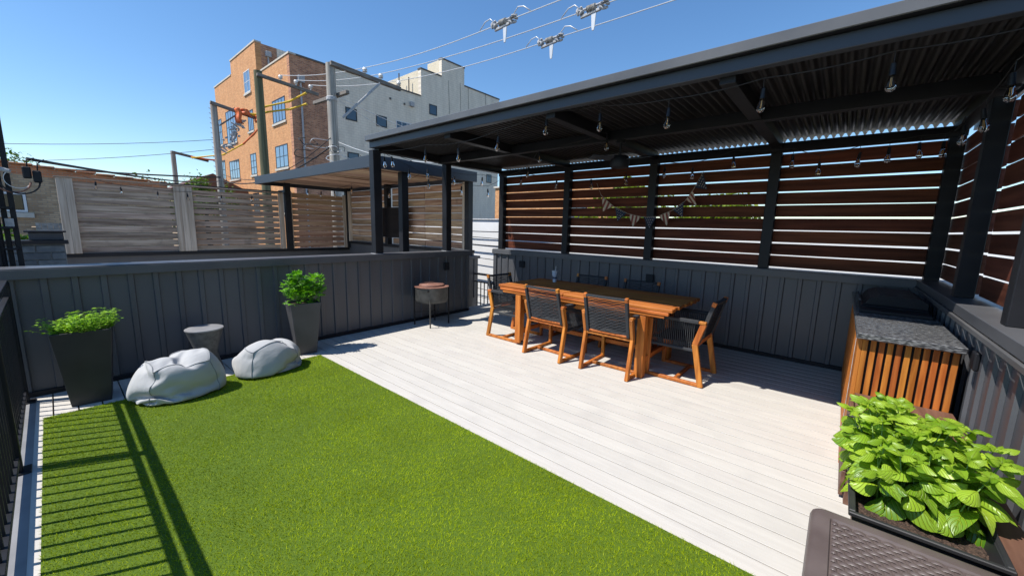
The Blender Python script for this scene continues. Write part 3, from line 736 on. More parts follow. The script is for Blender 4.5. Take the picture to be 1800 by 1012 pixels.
# bunting
B = thing('bunting', 'star and stripe triangular flag bunting hung on the stained slats', 'bunting', (5.5, 2.25, 1.7))
nodes = [(3.033, 2.20), (2.95, 2.02), (2.72, 1.84), (2.50, 1.74), (2.27, 1.69), (2.05, 1.70), (1.86, 1.78), (1.70, 1.90), (1.60, 2.06), (1.50, 2.28)]
pts = [Vector((5.58, y, z)) for y, z in nodes]
mb = MB(); mb.tube([p-B.location for p in pts], 0.003, 5); mb.build('cord', M['cedar_post'], B)
def flag(p, q, kind):
    p, q = Vector(p), Vector(q); mid = (p+q)/2; d = (q-p).normalized(); n = Vector((0, d.z, -d.y))
    if n.z > 0: n = -n
    n = (n + Vector((0, 0, -0.6))).normalized(); H = 0.17; W_ = (q-p).length*0.86
    A = mid - d*W_/2; Bp = mid + d*W_/2; C = mid + n*H
    mb = MB(); th = Vector((0.003, 0, 0))
    def tri(A, Bp, C, m):
        mb.m = m; mb.add([A, Bp, C, A+th, Bp+th, C+th], [(0, 2, 1), (3, 4, 5), (0, 1, 4, 3), (1, 2, 5, 4), (2, 0, 3, 5)])
    if kind:
        K = 7
        for s_ in range(K):
            a = A.lerp(Bp, s_/K); b = A.lerp(Bp, (s_+1)/K)
            mb.m = s_ % 2
            def down(u):  # point on the lower edges below parameter u, stripes upright
                v = min(u, 1-u)*2
                return A.lerp(Bp, u) + (C-mid)*v
            pl = [a, b, down((s_+1)/K), down(s_/K)]
            if s_ == K//2: pl = [a, b, down((s_+1)/K), C, down(s_/K)]
            nn = len(pl); vs = pl + [x_+th for x_ in pl]
            fs = [tuple(reversed(range(nn))), tuple(range(nn, 2*nn))]
            mb.add(vs, fs)
        o = mb.build('flag', [M['flag_stripe_r'], M['flag_stripe_w']], B); o['label'] = 'red and cream striped flag'
    else:
        tri(A, Bp, C, 0)
        for r_, row in enumerate((5, 4, 3, 2, 1)):
            for c in range(row):
                u = (c+1)/(row+1); w = (r_+0.45)/5.2
                ctr = (A.lerp(C, w)).lerp(Bp.lerp(C, w), u) - Vector((0.002, 0, 0))
                st = []
                for k in range(10):
                    rr = 0.0085 if k % 2 == 0 else 0.0035; t_ = k*math.pi/5+math.pi/2
                    st.append(ctr + Vector((0, math.cos(t_)*rr, math.sin(t_)*rr)))
                mb.m = 1; mb.add(st, [tuple(range(10))])
        o = mb.build('flag', [M['flag_blue'], M['flag_stripe_w']], B); o['label'] = 'navy flag with cream stars'
    for v in o.data.vertices: v.co -= B.location
for i in range(1, 9): flag(pts[i], pts[i+1] if i < 8 else pts[9], (i % 2 == 1) if i < 6 else (i % 2 == 1))

# ================================================================ dining table
TB = thing('dining_table', 'long slatted teak dining table with block legs', 'table', (4.22, 2.29, 0))
n = 9; tx0, tx1 = 3.75, 4.69; sw = (tx1-tx0)/n
for i in range(n):
    a = tx0+i*sw
    e = 0.012 if i % 2 else 0.0
    bx('table_slat', M['teak'], a+0.003, a+sw-0.003, 2.40, 3.40-e, 0.725, 0.76, TB, 0.006)
    bx('table_slat', M['teak'], a+0.003, a+sw-0.003, 1.165+e, 2.396, 0.725, 0.76, TB, 0.006)
for (a, b) in ((3.752, 3.778), (4.662, 4.688)):
    bx('edge_rail', M['teak'], a, b, 1.20, 3.37, 0.690, 0.722, TB, 0.004)
    bx('edge_rail', M['teak'], a+0.008, b-0.004, 1.24, 3.33, 0.66, 0.687, TB, 0.004)
for (a, b) in ((3.80, 3.83), (4.61, 4.64)):
    bx('apron', M['teak'], a, b, 1.50, 3.04, 0.60, 0.70, TB, 0.003)
for yq in (1.455, 3.06):
    bx('apron', M['teak_x'], 3.86, 4.58, yq-0.015, yq+0.015, 0.60, 0.70, TB, 0.003)
for yq in (1.42, 3.03):
    for xq in (3.765, 4.585):
        lg = bx('leg', M['teak_z'], xq, xq+0.09, yq, yq+0.085, 0.03 if yq > 2 else 0.0, 0.655, TB, 0.004)
        if yq > 2:
            mb = MB(); mb.tube([(-.012, 0, 0), (.012, 0, 0)], 0.025, 14)
            w = mb.build('caster', M['black'], lg); w.location = (0, -0.05, -0.315)
bx('stretcher', M['teak'], 4.20, 4.24, 1.50, 3.03, 0.16, 0.21, TB, 0.003)
for yq in (1.45, 3.06): bx('stretcher', M['teak_x'], 3.86, 4.58, yq-.02, yq+.02, 0.16, 0.21, TB, 0.003)

# ================================================================ chairs (local +x = forward, y = sideways)
def make_chair(label):
    t = thing('dining_chair', label, 'chair', group='teak and rope dining chairs')
    hw = 0.262
    def bars(name, segs, w, h, mt, smooth=False):
        mb = MB()
        for a, b in segs: mb.bar(a, b, w, h, 0.004)
        return mb.build(name, mt, t)
    for s in (-1, 1):
        y = s*hw
        # rear leg: foot, knee, on up to the arm
        bars('rear_leg', [((0.02, y, 0.0), (0.105, y, 0.42))], 0.034, 0.052, M['teak_z'])
        bars('arm_post', [((0.103, y, 0.415), (0.040, y, 0.632))], 0.034, 0.052, M['teak_z'])
        bars('front_leg', [((0.555, y, 0.0), (0.545, y, 0.615))], 0.034, 0.042, M['teak_z'])
        bars('runner', [((0.045, y, 0.018), (0.535, y, 0.018))], 0.034, 0.034, M['teak'])
        a = bars('arm', [((0.02, y, 0.638), (0.085, y, 0.640))], 0.045, 0.026, M['teak'])
        bars('arm_wrap', [((0.086, y, 0.640), (0.57, y, 0.640))], 0.05, 0.032, M['rope'])
        # side weave: upright cords between arm and seat rail
        mb = MB()
        for i in range(23):
            x_ = 0.125+i*0.0187
            mb.tube([(x_, y-0.010*s, 0.345), (x_, y+0.004*s, 0.636)], 0.0045, 5)
        mb.bar((0.11, y-0.008*s, 0.352), (0.54, y-0.008*s, 0.352), 0.022, 0.03, 0.006)
        stuff(mb.build('side_weave', M['rope'], t, 'auto'))
    bars('cross_stretcher', [((0.27, -hw+0.017, 0.018), (0.27, hw-0.017, 0.018))], 0.034, 0.03, M['teak_x'])
    bars('rear_seat_rail', [((0.108, -hw+0.018, 0.405), (0.108, hw-0.018, 0.405))], 0.055, 0.026, M['teak_x'])
    bars('front_seat_rail', [((0.535, -hw+0.018, 0.395), (0.535, hw-0.018, 0.395))], 0.05, 0.026, M['teak_x'])
    # woven seat
    mb = MB(); nx = 26
    for i in range(nx):
        x_ = 0.135+i*0.0152; mb.tube([(x_, -hw+0.02, 0.412), (x_, 0, 0.402), (x_, hw-0.02, 0.412)], 0.0068, 5)
    stuff(mb.build('seat_weave', M['rope'], t, 'auto'))
    # back frame leaning outward
    bw_ = 0.225
    def bp(z): # x of back frame at height z
        return 0.085 + (z-0.43)*(-0.112/0.41)
    for s in (-1, 1):
        y = s*bw_
        bars('back_upright', [((bp(.43), y, .43), (bp(.80), y, .80))], 0.032, 0.036, M['rope'])
        bars('back_tip', [((bp(.80), y, .80), (bp(.845), y, .845))], 0.034, 0.038, M['teak_z'])
    mb = MB()
    top = [(bp(.82)-0.012*math.cos(math.pi*i/12-math.pi/2)*1.0, -bw_+0.017+(2*bw_-0.034)*i/12, .825) for i in range(13)]
    for a, b in zip(top[:-1], top[1:]): mb.bar(a, b, 0.042, 0.024, 0.002)
    mb.build('top_bar', M['rope'], t)
    mb = MB(); k = 0
    for i in range(21):
        z = 0.455 + i*0.0170
        for yy2 in (0,):
            pts_ = [(bp(z)-0.010*math.sin(math.pi*j/6), -bw_+2*bw_*j/6, z + (0.003 if (i+j) % 2 else 0)) for j in range(7)]
            mb.tube(pts_, 0.0055, 5)
    stuff(mb.build('back_weave', M['rope'], t, 'auto'))
    bars('back_bottom_rail', [((bp(.43)+.0, -bw_, .437), (bp(.43), bw_, .437))], 0.03, 0.024, M['teak_x'])
    return t
ch0 = make_chair('teak chair with rope back, nearest camera at the left of the table side')
spots = [
 (3.555, 2.545, 0.0, 'rope back dining chair on the near side, left of the pair'),
 (3.575, 1.765, 0.0, 'rope back dining chair on the near side, right of the pair beside the table leg'),
 (4.99, 2.72, math.pi, 'far side dining chair nearer the tumbler, only its back top showing over the table'),
 (4.99, 1.98, math.pi, 'far side dining chair at the right, only its back top showing over the table'),
 (4.215, 0.885, math.pi/2, 'dining chair at the right end of the table, seen from the side'),
 (4.08, 3.66, -math.pi/2, 'dining chair at the left end of the table near the stair gap'),
]
for i, (a, b, rz, lb) in enumerate(spots):
    c = ch0 if i == 0 else dup_tree(ch0)
    c.location = (a, b, 0); c.rotation_euler = (0, 0, rz + (0 if i > 1 else (-0.03, 0.02)[i])); c['label'] = lb
# tumbler
t = thing('tumbler', 'clear plastic tumbler with dark print standing on the table', 'tumbler', (4.50, 3.02, 0.76))
mb = MB(); mb.lathe([(0.026, 0.0), (0.030, 0.08), (0.0375, 0.09), (0.041, 0.145)], 20); mb.build('cup', M['cupmat'], t, 'auto')
mb = MB(); mb.lathe([(0.0435, 0.143), (0.0435, 0.155), (0.034, 0.158)], 20); mb.build('lid', M['white_plastic'], t, 'auto')
mb = MB(); mb.lathe([(0.0296, 0.045), (0.0306, 0.072)], 20, close_top=False, close_bot=False); mb.build('printed_band', M['label'], t, 'auto')
mb = MB(); mb.tube([(0.01, 0, 0.10), (0.02, 0, 0.22)], 0.003, 6); mb.build('straw', M['white_plastic'], t)

# ================================================================ counter, grill, bench
CB = thing('outdoor_kitchen_counter', 'slatted wood kitchen island with grey granite counter in the corner', 'kitchen counter', (4.3, -0.38, 0))
bx('carcass', M['black'], 3.275, 5.54, -0.585, -0.165, 0.0, 0.862, CB, 0.003)
bx('countertop', M['granite'], 3.205, 4.05, -0.592, -0.128, 0.864, 0.902, CB, 0.005)
bx('countertop', M['granite'], 4.054, 5.56, -0.592, -0.128, 0.864, 0.902, CB, 0.005)
for i in range(11):
    a = -0.575 + i*0.0385
    bx('end_slat', M['teak_z'], 3.252, 3.273, a, a+0.026, 0.02, 0.858, CB, 0.002)
bx('corner_board', M['teak_z'], 3.252, 3.52, -0.164, -0.142, 0.0, 0.86, CB, 0.003)
for i in range(46):
    a = 3.57 + i*0.042
    bx('side_slat', M['teak_z'], a, a+0.03, -0.163, -0.146, 0.02, 0.858, CB, 0.002)
bx('steel_trim', M['galv'], 3.523, 3.535, -0.162, -0.14, 0.0, 0.86, CB, 0.001)
G = thing('gas_grill', 'black lidded gas grill set on the counter in the dark corner', 'grill', (4.75, -0.36, 0.9))
bx('firebox', M['black'], 4.35, 5.10, -0.575, -0.17, 0.903, 0.935, G, 0.01)
mb = MB(); prof = [(-0.20, 0), (-0.20, 0.045), (-0.15, 0.075), (0.08, 0.08), (0.14, 0.05), (0.17, 0.0)]
vs = [(x_, y, z+0.037) for x_ in (-0.37, 0.34) for y, z in prof]; nn = len(prof)
fs = [tuple(range(nn)), tuple(reversed(range(nn, 2*nn)))] + [(i, i+nn, (i+1) % nn+nn, (i+1) % nn) for i in range(nn)]
mb.add(vs, fs); mb.build('lid', M['black'], G)
mb = MB(); mb.tube([(-0.3, 0.20, 0.06), (0.28, 0.20, 0.06)], 0.009, 8); mb.build('handle', M['fascia'], G)
bx('side_shelf', M['black'], 4.12, 4.32, -0.56, -0.16, 0.903, 0.925, G, 0.003)

BN = thing('wooden_bench', 'brown stained wooden planter bench between counter and storage box', 'bench', (2.5, -0.38, 0))
bx('back_top_board', M['bench'], 3.02, 3.249, -0.592, -0.165, 0.478, 0.505, BN, 0.004)
bx('back_top_board', M['bench'], 2.80, 3.017, -0.592, -0.165, 0.478, 0.505, BN, 0.004)
bx('wall_side_board', M['bench'], 1.2, 2.797, -0.592, -0.512, 0.478, 0.505, BN, 0.004)
for i in range(3):
    bx('front_board', M['bench'], 2.80, 3.249, -0.163, -0.143, 0.02+i*0.155, 0.17+i*0.155, BN, 0.003)
bx('shelf_board', M['bench'], 1.70, 2.797, -0.508, -0.165, 0.26, 0.285, BN, 0.003)
for xq in (1.72, 2.75):
    bx('leg', M['bench'], xq, xq+0.06, -0.50, -0.44, 0, 0.258, BN, 0.003); bx('leg', M['bench'], xq, xq+0.06, -0.225, -0.167, 0, 0.258, BN, 0.003)
bx('end_panel', M['black'], 1.1, 1.198, -0.59, -0.515, 0.0, 0.50, BN, 0.003)

PT = thing('planter_tray', 'long black plastic planter tray filled with dark soil on the bench', 'planter', (2.25, -0.32, 0.286))
def tapered(x0, x1, y0, y1, z0, z1, tp, wall, mt, name, parent, rimw=0.012):
    mb = MB(); off = parent.location
    o = [(x0+tp, y0+tp, z0), (x1-tp, y0+tp, z0), (x1-tp, y1-tp, z0), (x0+tp, y1-tp, z0), (x0, y0, z1), (x1, y0, z1), (x1, y1, z1), (x0, y1, z1)]
    w = wall
    i_ = [(x0+w, y0+w, z1), (x1-w, y0+w, z1), (x1-w, y1-w, z1), (x0+w, y1-w, z1), (x0+w+tp, y0+w+tp, z0+w), (x1-w-tp, y0+w+tp, z0+w), (x1-w-tp, y1-w-tp, z0+w), (x0+w+tp, y1-w-tp, z0+w)]
    vs = [Vector(p)-off for p in o+i_]
    fs = [(3, 2, 1, 0)] + [(a, (a+1) % 4, (a+1) % 4+4, a+4) for a in range(4)] + [(a+4, (a+1) % 4+4, (a+1) % 4+8, a+8) for a in range(4)]
    fs += [(a+8, (a+1) % 4+8, (a+1) % 4+12, a+12) for a in range(4)] + [(12, 13, 14, 15)]
    mb.add(vs, fs); return mb.build(name, mt, parent)
tapered(1.775, 2.78, -0.505, -0.135, 0.287, 0.512, 0.03, 0.012, M['planter'], 'tray', PT)
def soil(name, x0, x1, y0, y1, z, parent, n=36, amp=0.008):
    vs = []; fs = []; ny_ = max(6, int(n*(y1-y0)/(x1-x0)))
    for i in range(n+1):
        for j in range(ny_+1):
            vs.append(Vector((x0+(x1-x0)*i/n, y0+(y1-y0)*j/ny_, z+random.uniform(-amp, amp)))-parent.location)
    for i in range(n):
        for j in range(ny_):
            a = i*(ny_+1)+j; fs.append((a, a+ny_+1, a+ny_+2, a+1))
    mb = MB(); mb.add(vs, fs); o = mb.build(name, M['soil'], parent); return stuff(o)
soil('soil', 1.795, 2.76, -0.487, -0.153, 0.462, PT, 90, 0.006)
bx('rim_lip', M['planter'], 1.768, 1.786, -0.513, -0.127, 0.500, 0.516, PT, 0.003)
bx('rim_lip', M['planter'], 2.768, 2.788, -0.513, -0.127, 0.500, 0.516, PT, 0.003)
bx('rim_lip', M['planter'], 1.787, 2.767, -0.148, -0.127, 0.500, 0.516, PT, 0.003)
bx('rim_lip', M['planter'], 1.787, 2.767, -0.513, -0.496, 0.500, 0.516, PT, 0.003)

# deck storage box with basket weave lid
SB = thing('deck_storage_box', 'taupe resin storage box with basket weave lid in the foreground', 'storage box', (1.3, -0.3, 0))
bx('body', M['wicker'], 0.98, 1.60, -0.585, -0.05, 0.0, 0.525, SB, 0.02)
def rounded_lid():
    bx_ = 0.022
    mb = MB(); x0, x1, y0, y1 = 0.95, 1.64, -0.615, -0.02
    def ring(d, z, rr):
        out = []
        for cx_, cy_, a0 in ((x1-d-rr, y1-d-rr, 0), (x0+d+rr, y1-d-rr, 90), (x0+d+rr, y0+d+rr, 180), (x1-d-rr, y0+d+rr, 270)):
            for k in range(5):
                t_ = math.radians(a0+k*22.5); out.append((cx_+rr*math.cos(t_), cy_+rr*math.sin(t_), z))
        return out
    rings = [ring(0.004, .52, .03), ring(0.0, .528, .034), ring(0.0, .548, .034), ring(0.004, .561, .032), ring(0.012, .569, .028), ring(0.020, .571, .024), ring(0.052, .571, .010), ring(0.056, .564, .008)]
    vs = [Vector(p)-SB.location for g_ in rings for p in g_]; fs = []
    n_ = 20
    for i in range(len(rings)-1):
        for k in range(n_):
            fs.append((i*n_+k, i*n_+(k+1) % n_, (i+1)*n_+(k+1) % n_, (i+1)*n_+k))
    fs.append(tuple(range((len(rings)-1)*n_, len(rings)*n_))); fs.append(tuple(reversed(range(n_))))
    mb.add(vs, fs); return mb.build('lid', M['wicker'], SB, 'auto')
lid = rounded_lid()
def weave(x0, x1, y0, y1, z, px, py, parent, vertical=False, plane=0):
    """raised pads of an over-under weave, each a little arched block"""
    mb = MB(); nx_ = int((x1-x0)/px); ny_ = int((y1-y0)/py)
    for i in range(nx_):
        for j in range(-1, ny_):
            a = x0+i*px; b = y0+(j+(0.5 if i % 2 else 0))*py
            u0, u1 = a+0.0014, a+px-0.0014; v0, v1 = max(b+0.0026, y0), min(b+py-0.0026, y1)
            if v1-v0 < 0.006: continue
            rows = 5; vs = []; fs = []
            for r_ in range(rows):
                tt = r_/(rows-1); h_ = 0.0072*math.sin(math.pi*min(1, max(0, (tt*0.94+0.03))))**0.45
                v = v0+(v1-v0)*tt
                for (uu, hh2) in ((u0, h_*0.55), (u0+0.003, h_), (u1-0.003, h_), (u1, h_*0.55)):
                    q = (uu, v, z+hh2-0.0005) if not vertical else (uu, z+hh2-0.0005, v)
                    vs.append(Vector(q)-parent.location)
            for r_ in range(rows-1):
                for c in range(3):
                    k_ = r_*4+c; f_ = (k_, k_+1, k_+5, k_+4)
                    fs.append(f_ if not vertical else f_[::-1])
            mb.add(vs, fs)
    return stuff(mb.build('basket_weave', M['wicker'], parent, smooth=True))
weave(1.01, 1.582, -0.555, -0.078, 0.5640, 0.0190, 0.034, SB)
weave(1.03, 1.56, 0.02, 0.505, -0.0499, 0.0190, 0.034, SB, vertical=True)

# ================================================================ foliage helpers
def leaf_geo(L_, W_, cup=0.25, droop=0.35, nu=6, nv=4, ruffle=0.0):
    """a leaf along +x: returns verts, faces, uvs"""
    vs = []; uv = []; fs = []
    for i in range(nu+1):
        u = i/nu
        w = W_*(math.sin(math.pi*min(1, u**0.84))**0.78)*(1-0.12*u)
        if i in (0, nu): w = W_*0.02
        for j in range(nv+1):
            s = (j/nv-0.5)*2
            x_ = L_*u
            y_ = w*0.5*s*(1-0.12*abs(cup))
            z_ = cup*abs(s)**1.6*w*0.5 - droop*L_*u*u + ruffle*L_*math.sin(u*9+s*3)*abs(s)
            z_ += 0.10*L_*math.sin(math.pi*u)*0.5*(1-s*s)
            vs.append((x_, y_, z_)); uv.append((u, s))
    for i in range(nu):
        for j in range(nv):
            a = i*(nv+1)+j; fs.append((a, a+nv+1, a+nv+2, a+1))
    return vs, fs, uv
def leaf_mesh(name, mt, *a, **k):
    vs, fs, uv = leaf_geo(*a, **k)
    me = bpy.data.meshes.new(name); me.from_pydata(vs, [], fs); me.materials.append(mt)
    ul = me.uv_layers.new(name='uv')
    for lp in me.loops: ul.data[lp.index].uv = uv[lp.vertex_index]
    me.polygons.foreach_set('use_smooth', [True]*len(me.polygons)); me.update()
    return me
def merge_leaves(name, mt, protos, mats, parent=None, loc=None):
    """many leaves joined into one mesh; protos: list of (vs, fs, uv); mats: list of (index, 4x4)"""
    V = []; F = []; UV = []; o = 0
    pa = [(np.array(v), f, u) for v, f, u in protos]
    for idx, mt_ in mats:
        v, f, u = pa[idx]; m_ = np.array(mt_)
        V.append(v @ m_[:3, :3].T + m_[:3, 3]); F += [tuple(q+o for q in fc) for fc in f]; UV += u; o += len(v)
    me = bpy.data.meshes.new(name); me.from_pydata(np.concatenate(V).tolist(), [], F); me.materials.append(mt)
    ul = me.uv_layers.new(name='uv')
    UVa = np.array(UV, np.float32); li = np.zeros(len(me.loops), np.int32); me.loops.foreach_get('vertex_index', li)
    ul.data.foreach_set('uv', UVa[li].ravel())
    me.polygons.foreach_set('use_smooth', [True]*len(me.polygons)); me.update()
    return link(name, me, parent, loc)
def frame(pos, dirv, roll=0.0, sc=1.0, upv=Vector((0, 0, 1))):
    x_ = Vector(dirv).normalized(); y_ = upv.cross(x_)
    if y_.length < 1e-3: y_ = Vector((0, 1, 0)).cross(x_)
    y_.normalize(); z_ = x_.cross(y_)
    m_ = Matrix((x_, y_, z_)).transposed().to_4x4() @ Matrix.Rotation(roll, 4, 'X') @ Matrix.Scale(sc, 4)
    m_.translation = pos
    return m_

# ---- basil
BA = thing('basil_plants', 'lush bright green basil growing out of the black tray', 'basil plant', (2.25, -0.32, 0.46))
protos = [leaf_geo(1.0, 0.82+0.08*(k % 3), (-1.0, -0.7, 0.35, -1.25)[k % 4], 0.32+0.17*(k % 4), 8, 6, 0.014*(k % 3)) for k in range(8)]
pm = []
for k, (v, f, u) in enumerate(protos):
    me = bpy.data.meshes.new('leaf'); me.from_pydata(v, [], f); me.materials.append(M['leaf_basil'])
    ul = me.uv_layers.new(name='uv')
    for lp in me.loops: ul.data[lp.index].uv = u[lp.vertex_index]
    me.polygons.foreach_set('use_smooth', [True]*len(me.polygons)); me.update(); pm.append(me)
leaves = []; stems = MB()
r2 = random.Random(11)
for s in range(84):
    bx_ = r2.uniform(1.95, 2.46); by_ = r2.uniform(-0.445, -0.19)
    # heights: tall in the middle and towards the wall side
    lean = Vector(((bx_-2.25)*0.12 + r2.uniform(-.05, .05), (by_+0.31)*0.34 + r2.uniform(-.055, .055), 0))
    H_ = r2.uniform(0.16, 0.33) * (0.80 + 0.26*math.sin((bx_-1.87)*4.6))
    base_ = Vector((bx_, by_, 0.46)); top_ = base_ + Vector((lean.x, lean.y, H_))
    mid_ = base_.lerp(top_, 0.5) + Vector((lean.x*-0.15, lean.y*-0.15, 0.0))
    stems.tube([base_-BA.location, mid_-BA.location, top_-BA.location], [0.0035, 0.0028, 0.0016], 5)
    rot = r2.uniform(0, math.pi); nn = r2.choice((3, 4, 4))
    for q in range(nn):
        f_ = 0.36 + 0.64*q/(nn-1) if nn > 1 else 1
        p = base_.lerp(mid_, f_*2) if f_ < .5 else mid_.lerp(top_, f_*2-1)
        size = (0.104, 0.094, 0.074, 0.048)[q if nn == 4 else q+0 if q < 2 else q+1] * r2.uniform(0.8, 1.15)
        el = (-0.3, 0.0, 0.3, 0.6)[min(3, q + (4-nn))] + r2.uniform(-.2, .2)
        for h2 in (0, math.pi):
            a_ = rot + h2 + r2.uniform(-.25, .25)
            d_ = Vector((math.cos(a_)*math.cos(el), math.sin(a_)*math.cos(el), math.sin(el)))
            leaves.append((size, p + d_*0.012, d_, r2.uniform(-.4, .4)))
        rot += math.pi/2 + r2.uniform(-.3, .3)
    for q in range(5):
        a_ = rot+q*1.3; el = 0.75
        d_ = Vector((math.cos(a_)*math.cos(el), math.sin(a_)*math.cos(el), math.sin(el)))
        leaves.append((r2.uniform(.025, .042), top_, d_, r2.uniform(-.4, .4)))
leaves.sort(key=lambda q: -q[0])
rest = []
for i, (sz, p, d_, ro) in enumerate(leaves):
    m_ = frame(p-BA.location, d_, ro, sz)
    if i < 298:
        o = link('leaf', pm[i % 8], BA); o.matrix_local = m_
    else: rest.append((i % 8, m_))
stuff(merge_leaves('young_leaves', M['leaf_basil_i'], protos, rest, BA))
stuff(stems.build('stems', M['stem'], BA, smooth=True))

# ---- square tapered planters
def planter(loc, rz, top, bot, h, mt, label):
    t = thing('tall_planter', label, 'planter', loc, rz)
    mb = MB(); a, b = top/2, bot/2; w = 0.014
    vs = [(-b, -b, 0), (b, -b, 0), (b, b, 0), (-b, b, 0), (-a, -a, h), (a, -a, h), (a, a, h), (-a, a, h),
          (-a+w, -a+w, h), (a-w, -a+w, h), (a-w, a-w, h), (-a+w, a-w, h), (-a+w+.01, -a+w+.01, h-.08), (a-w-.01, -a+w+.01, h-.08), (a-w-.01, a-w-.01, h-.08), (-a+w+.01, a-w-.01, h-.08)]
    fs = [(3, 2, 1, 0)] + [(k, (k+1) % 4, (k+1) % 4+4, k+4) for k in range(4)] + [(k+4, (k+1) % 4+4, (k+1) % 4+8, k+8) for k in range(4)] + [(k+8, (k+1) % 4+8, (k+1) % 4+12, k+12) for k in range(4)] + [(12, 13, 14, 15)]
    mb.add(vs, fs); o = mb.build('pot', mt, t)
    md = o.modifiers.new('bevel', 'BEVEL'); md.width = 0.005; md.segments = 2
    mb = MB(); mb.box(-a+w, a-w, -a+w, a-w, h-.10, h-.035); mb.build('soil', M['soil'], t)
    return t
planter((0.095, 4.625, 0), -0.10, 0.335, 0.225, 0.61, M['planter'], 'tall black tapered planter in the left corner beside the bean bag')
planter((1.80, 4.66, 0), -0.16, 0.31, 0.20, 0.60, M['planter_grey'], 'tall charcoal tapered planter between the bean bag and the deck')
# mint
MI = thing('mint_plant', 'low spreading small leaved mint filling the left black planter', 'plant', (0.095, 4.62, 0.58))
pr = [leaf_geo(1.0, 0.7, 0.3, 0.3*k, 3, 2) for k in (0.3, 1.0)]
ml = []; stems = MB()
for s in range(150):
    a_ = r2.uniform(0, 6.28); rr = 0.15*math.sqrt(r2.random())
    p0 = Vector((math.cos(a_)*rr*1.05, math.sin(a_)*rr, 0)); H_ = r2.uniform(0.06, 0.16)*(1.0 if p0.x > -0.05 else 0.75)
    p1 = p0 + Vector((p0.x*0.35+r2.uniform(-.03, .03), p0.y*0.35+r2.uniform(-.03, .03), H_))
    if s % 12 == 0: p1 = p0 + Vector((-0.13, r2.uniform(-.05, .02), r2.uniform(0.03, 0.13)))
    stems.tube([p0, p1], 0.0016, 4)
    for q in range(5):
        p = p0.lerp(p1, 0.35+0.65*q/4)
        for h2 in (0, math.pi):
            b_ = q*1.57+h2+r2.uniform(-.3, .3); el = r2.uniform(-.2, .5)
            ml.append((r2.randrange(2), frame(p, (math.cos(b_)*math.cos(el), math.sin(b_)*math.cos(el), math.sin(el)), r2.uniform(-.4, .4), r2.uniform(.016, .034))))
stuff(merge_leaves('leaves', M['leaf_mint'], pr, ml, MI)); stuff(stems.build('stems', M['stem'], MI))
# lobed geranium
GE = thing('geranium_plant', 'bushy lobed leaf plant rising from the charcoal planter', 'plant', (1.80, 4.66, 0.56))
def lobed():
    vs = [(0, 0, 0)]; fs = []; uv = [(0, 0)]
    n_ = 5
    for k in range(n_):
        a_ = math.radians(-95 + 190*k/(n_-1)); L_ = (0.62, 0.85, 1.0, 0.85, 0.62)[k]
        c, s_ = math.cos(a_), math.sin(a_)
        def pt(r_, w_, z_): return (r_*c - w_*s_, r_*s_ + w_*c, z_)
        o_ = len(vs)
        for (r_, w_, z_) in ((.38*L_, -.10, .05), (.38*L_, .10, .05), (.62*L_, -.20, .04), (.70*L_, 0, .10), (.62*L_, .20, .04), (.86*L_, -.15, -.03), (1.0*L_, -.02, -.08), (.88*L_, .14, -.03)):
            vs.append(pt(r_, w_, z_)); uv.append((0, 0))
        fs += [(0, o_, o_+1), (o_, o_+2, o_+3), (o_, o_+3, o_+1), (o_+1, o_+3, o_+4), (o_+2, o_+5, o_+3), (o_+3, o_+5, o_+6), (o_+3, o_+6, o_+7), (o_+3, o_+7, o_+4)]
    return vs, fs, uv
pr = [lobed()]; ml = []; stems = MB()
blobs = [(-0.115, -0.02, 0.21, .10), (-0.02, 0.02, 0.27, .11), (0.08, 0.02, 0.20, .09), (0.145, -0.02, 0.25, .10), (-0.10, -0.06, 0.10, .10), (0.02, -0.05, 0.12, .13), (0.14, 0, 0.12, .10), (0.0, 0.06, 0.17, .13), (0.20, -.02, .18, .06), (-0.06, 0, .33, .06)]
for (cx_, cy_, cz_, rr) in blobs:
    for s in range(int(1500*rr*rr*3)+14):
        d_ = Vector((r2.gauss(0, 1), r2.gauss(0, 1), r2.gauss(0.25, 1))).normalized()
        p = Vector((cx_, cy_, cz_)) + d_*rr*r2.uniform(.6, 1.0)
        el = Vector((d_.x, d_.y, d_.z*0.3 + r2.uniform(-.1, .5)))
        ml.append((0, frame(p, el, r2.uniform(-.5, .5), r2.uniform(.028, .05))))
    for k in range(4):
        q = Vector((cx_, cy_, cz_)) + Vector((r2.uniform(-1, 1), r2.uniform(-1, 1), r2.uniform(0, .8)))*rr*0.6
        stems.tube([(cx_*0.3, cy_*0.3, -0.02), (cx_*0.7, cy_*0.7, cz_*0.5), q], 0.0022, 4)
stuff(merge_leaves('leaves', M['leaf_ger'], pr, ml, GE)); stuff(stems.build('stems', M['stem'], GE))

# ---- hourglass side table
t = thing('side_table', 'dark concrete hourglass side table standing behind the two bean bags', 'side table', (0.885, 4.68, 0))
mb = MB(); mb.lathe([(0.128, 0), (0.132, 0.01), (0.10, 0.14), (0.088, 0.2), (0.10, 0.27), (0.150, 0.435), (0.152, 0.44)], 40, close_top=False)
mb.build('pedestal', M['concrete'], t, 'auto')
mb = MB(); mb.lathe([(0.153, 0.440), (0.155, 0.444), (0.154, 0.452), (0.148, 0.455)], 40); mb.build('table_top', M['grey_curb'], t, 'auto')

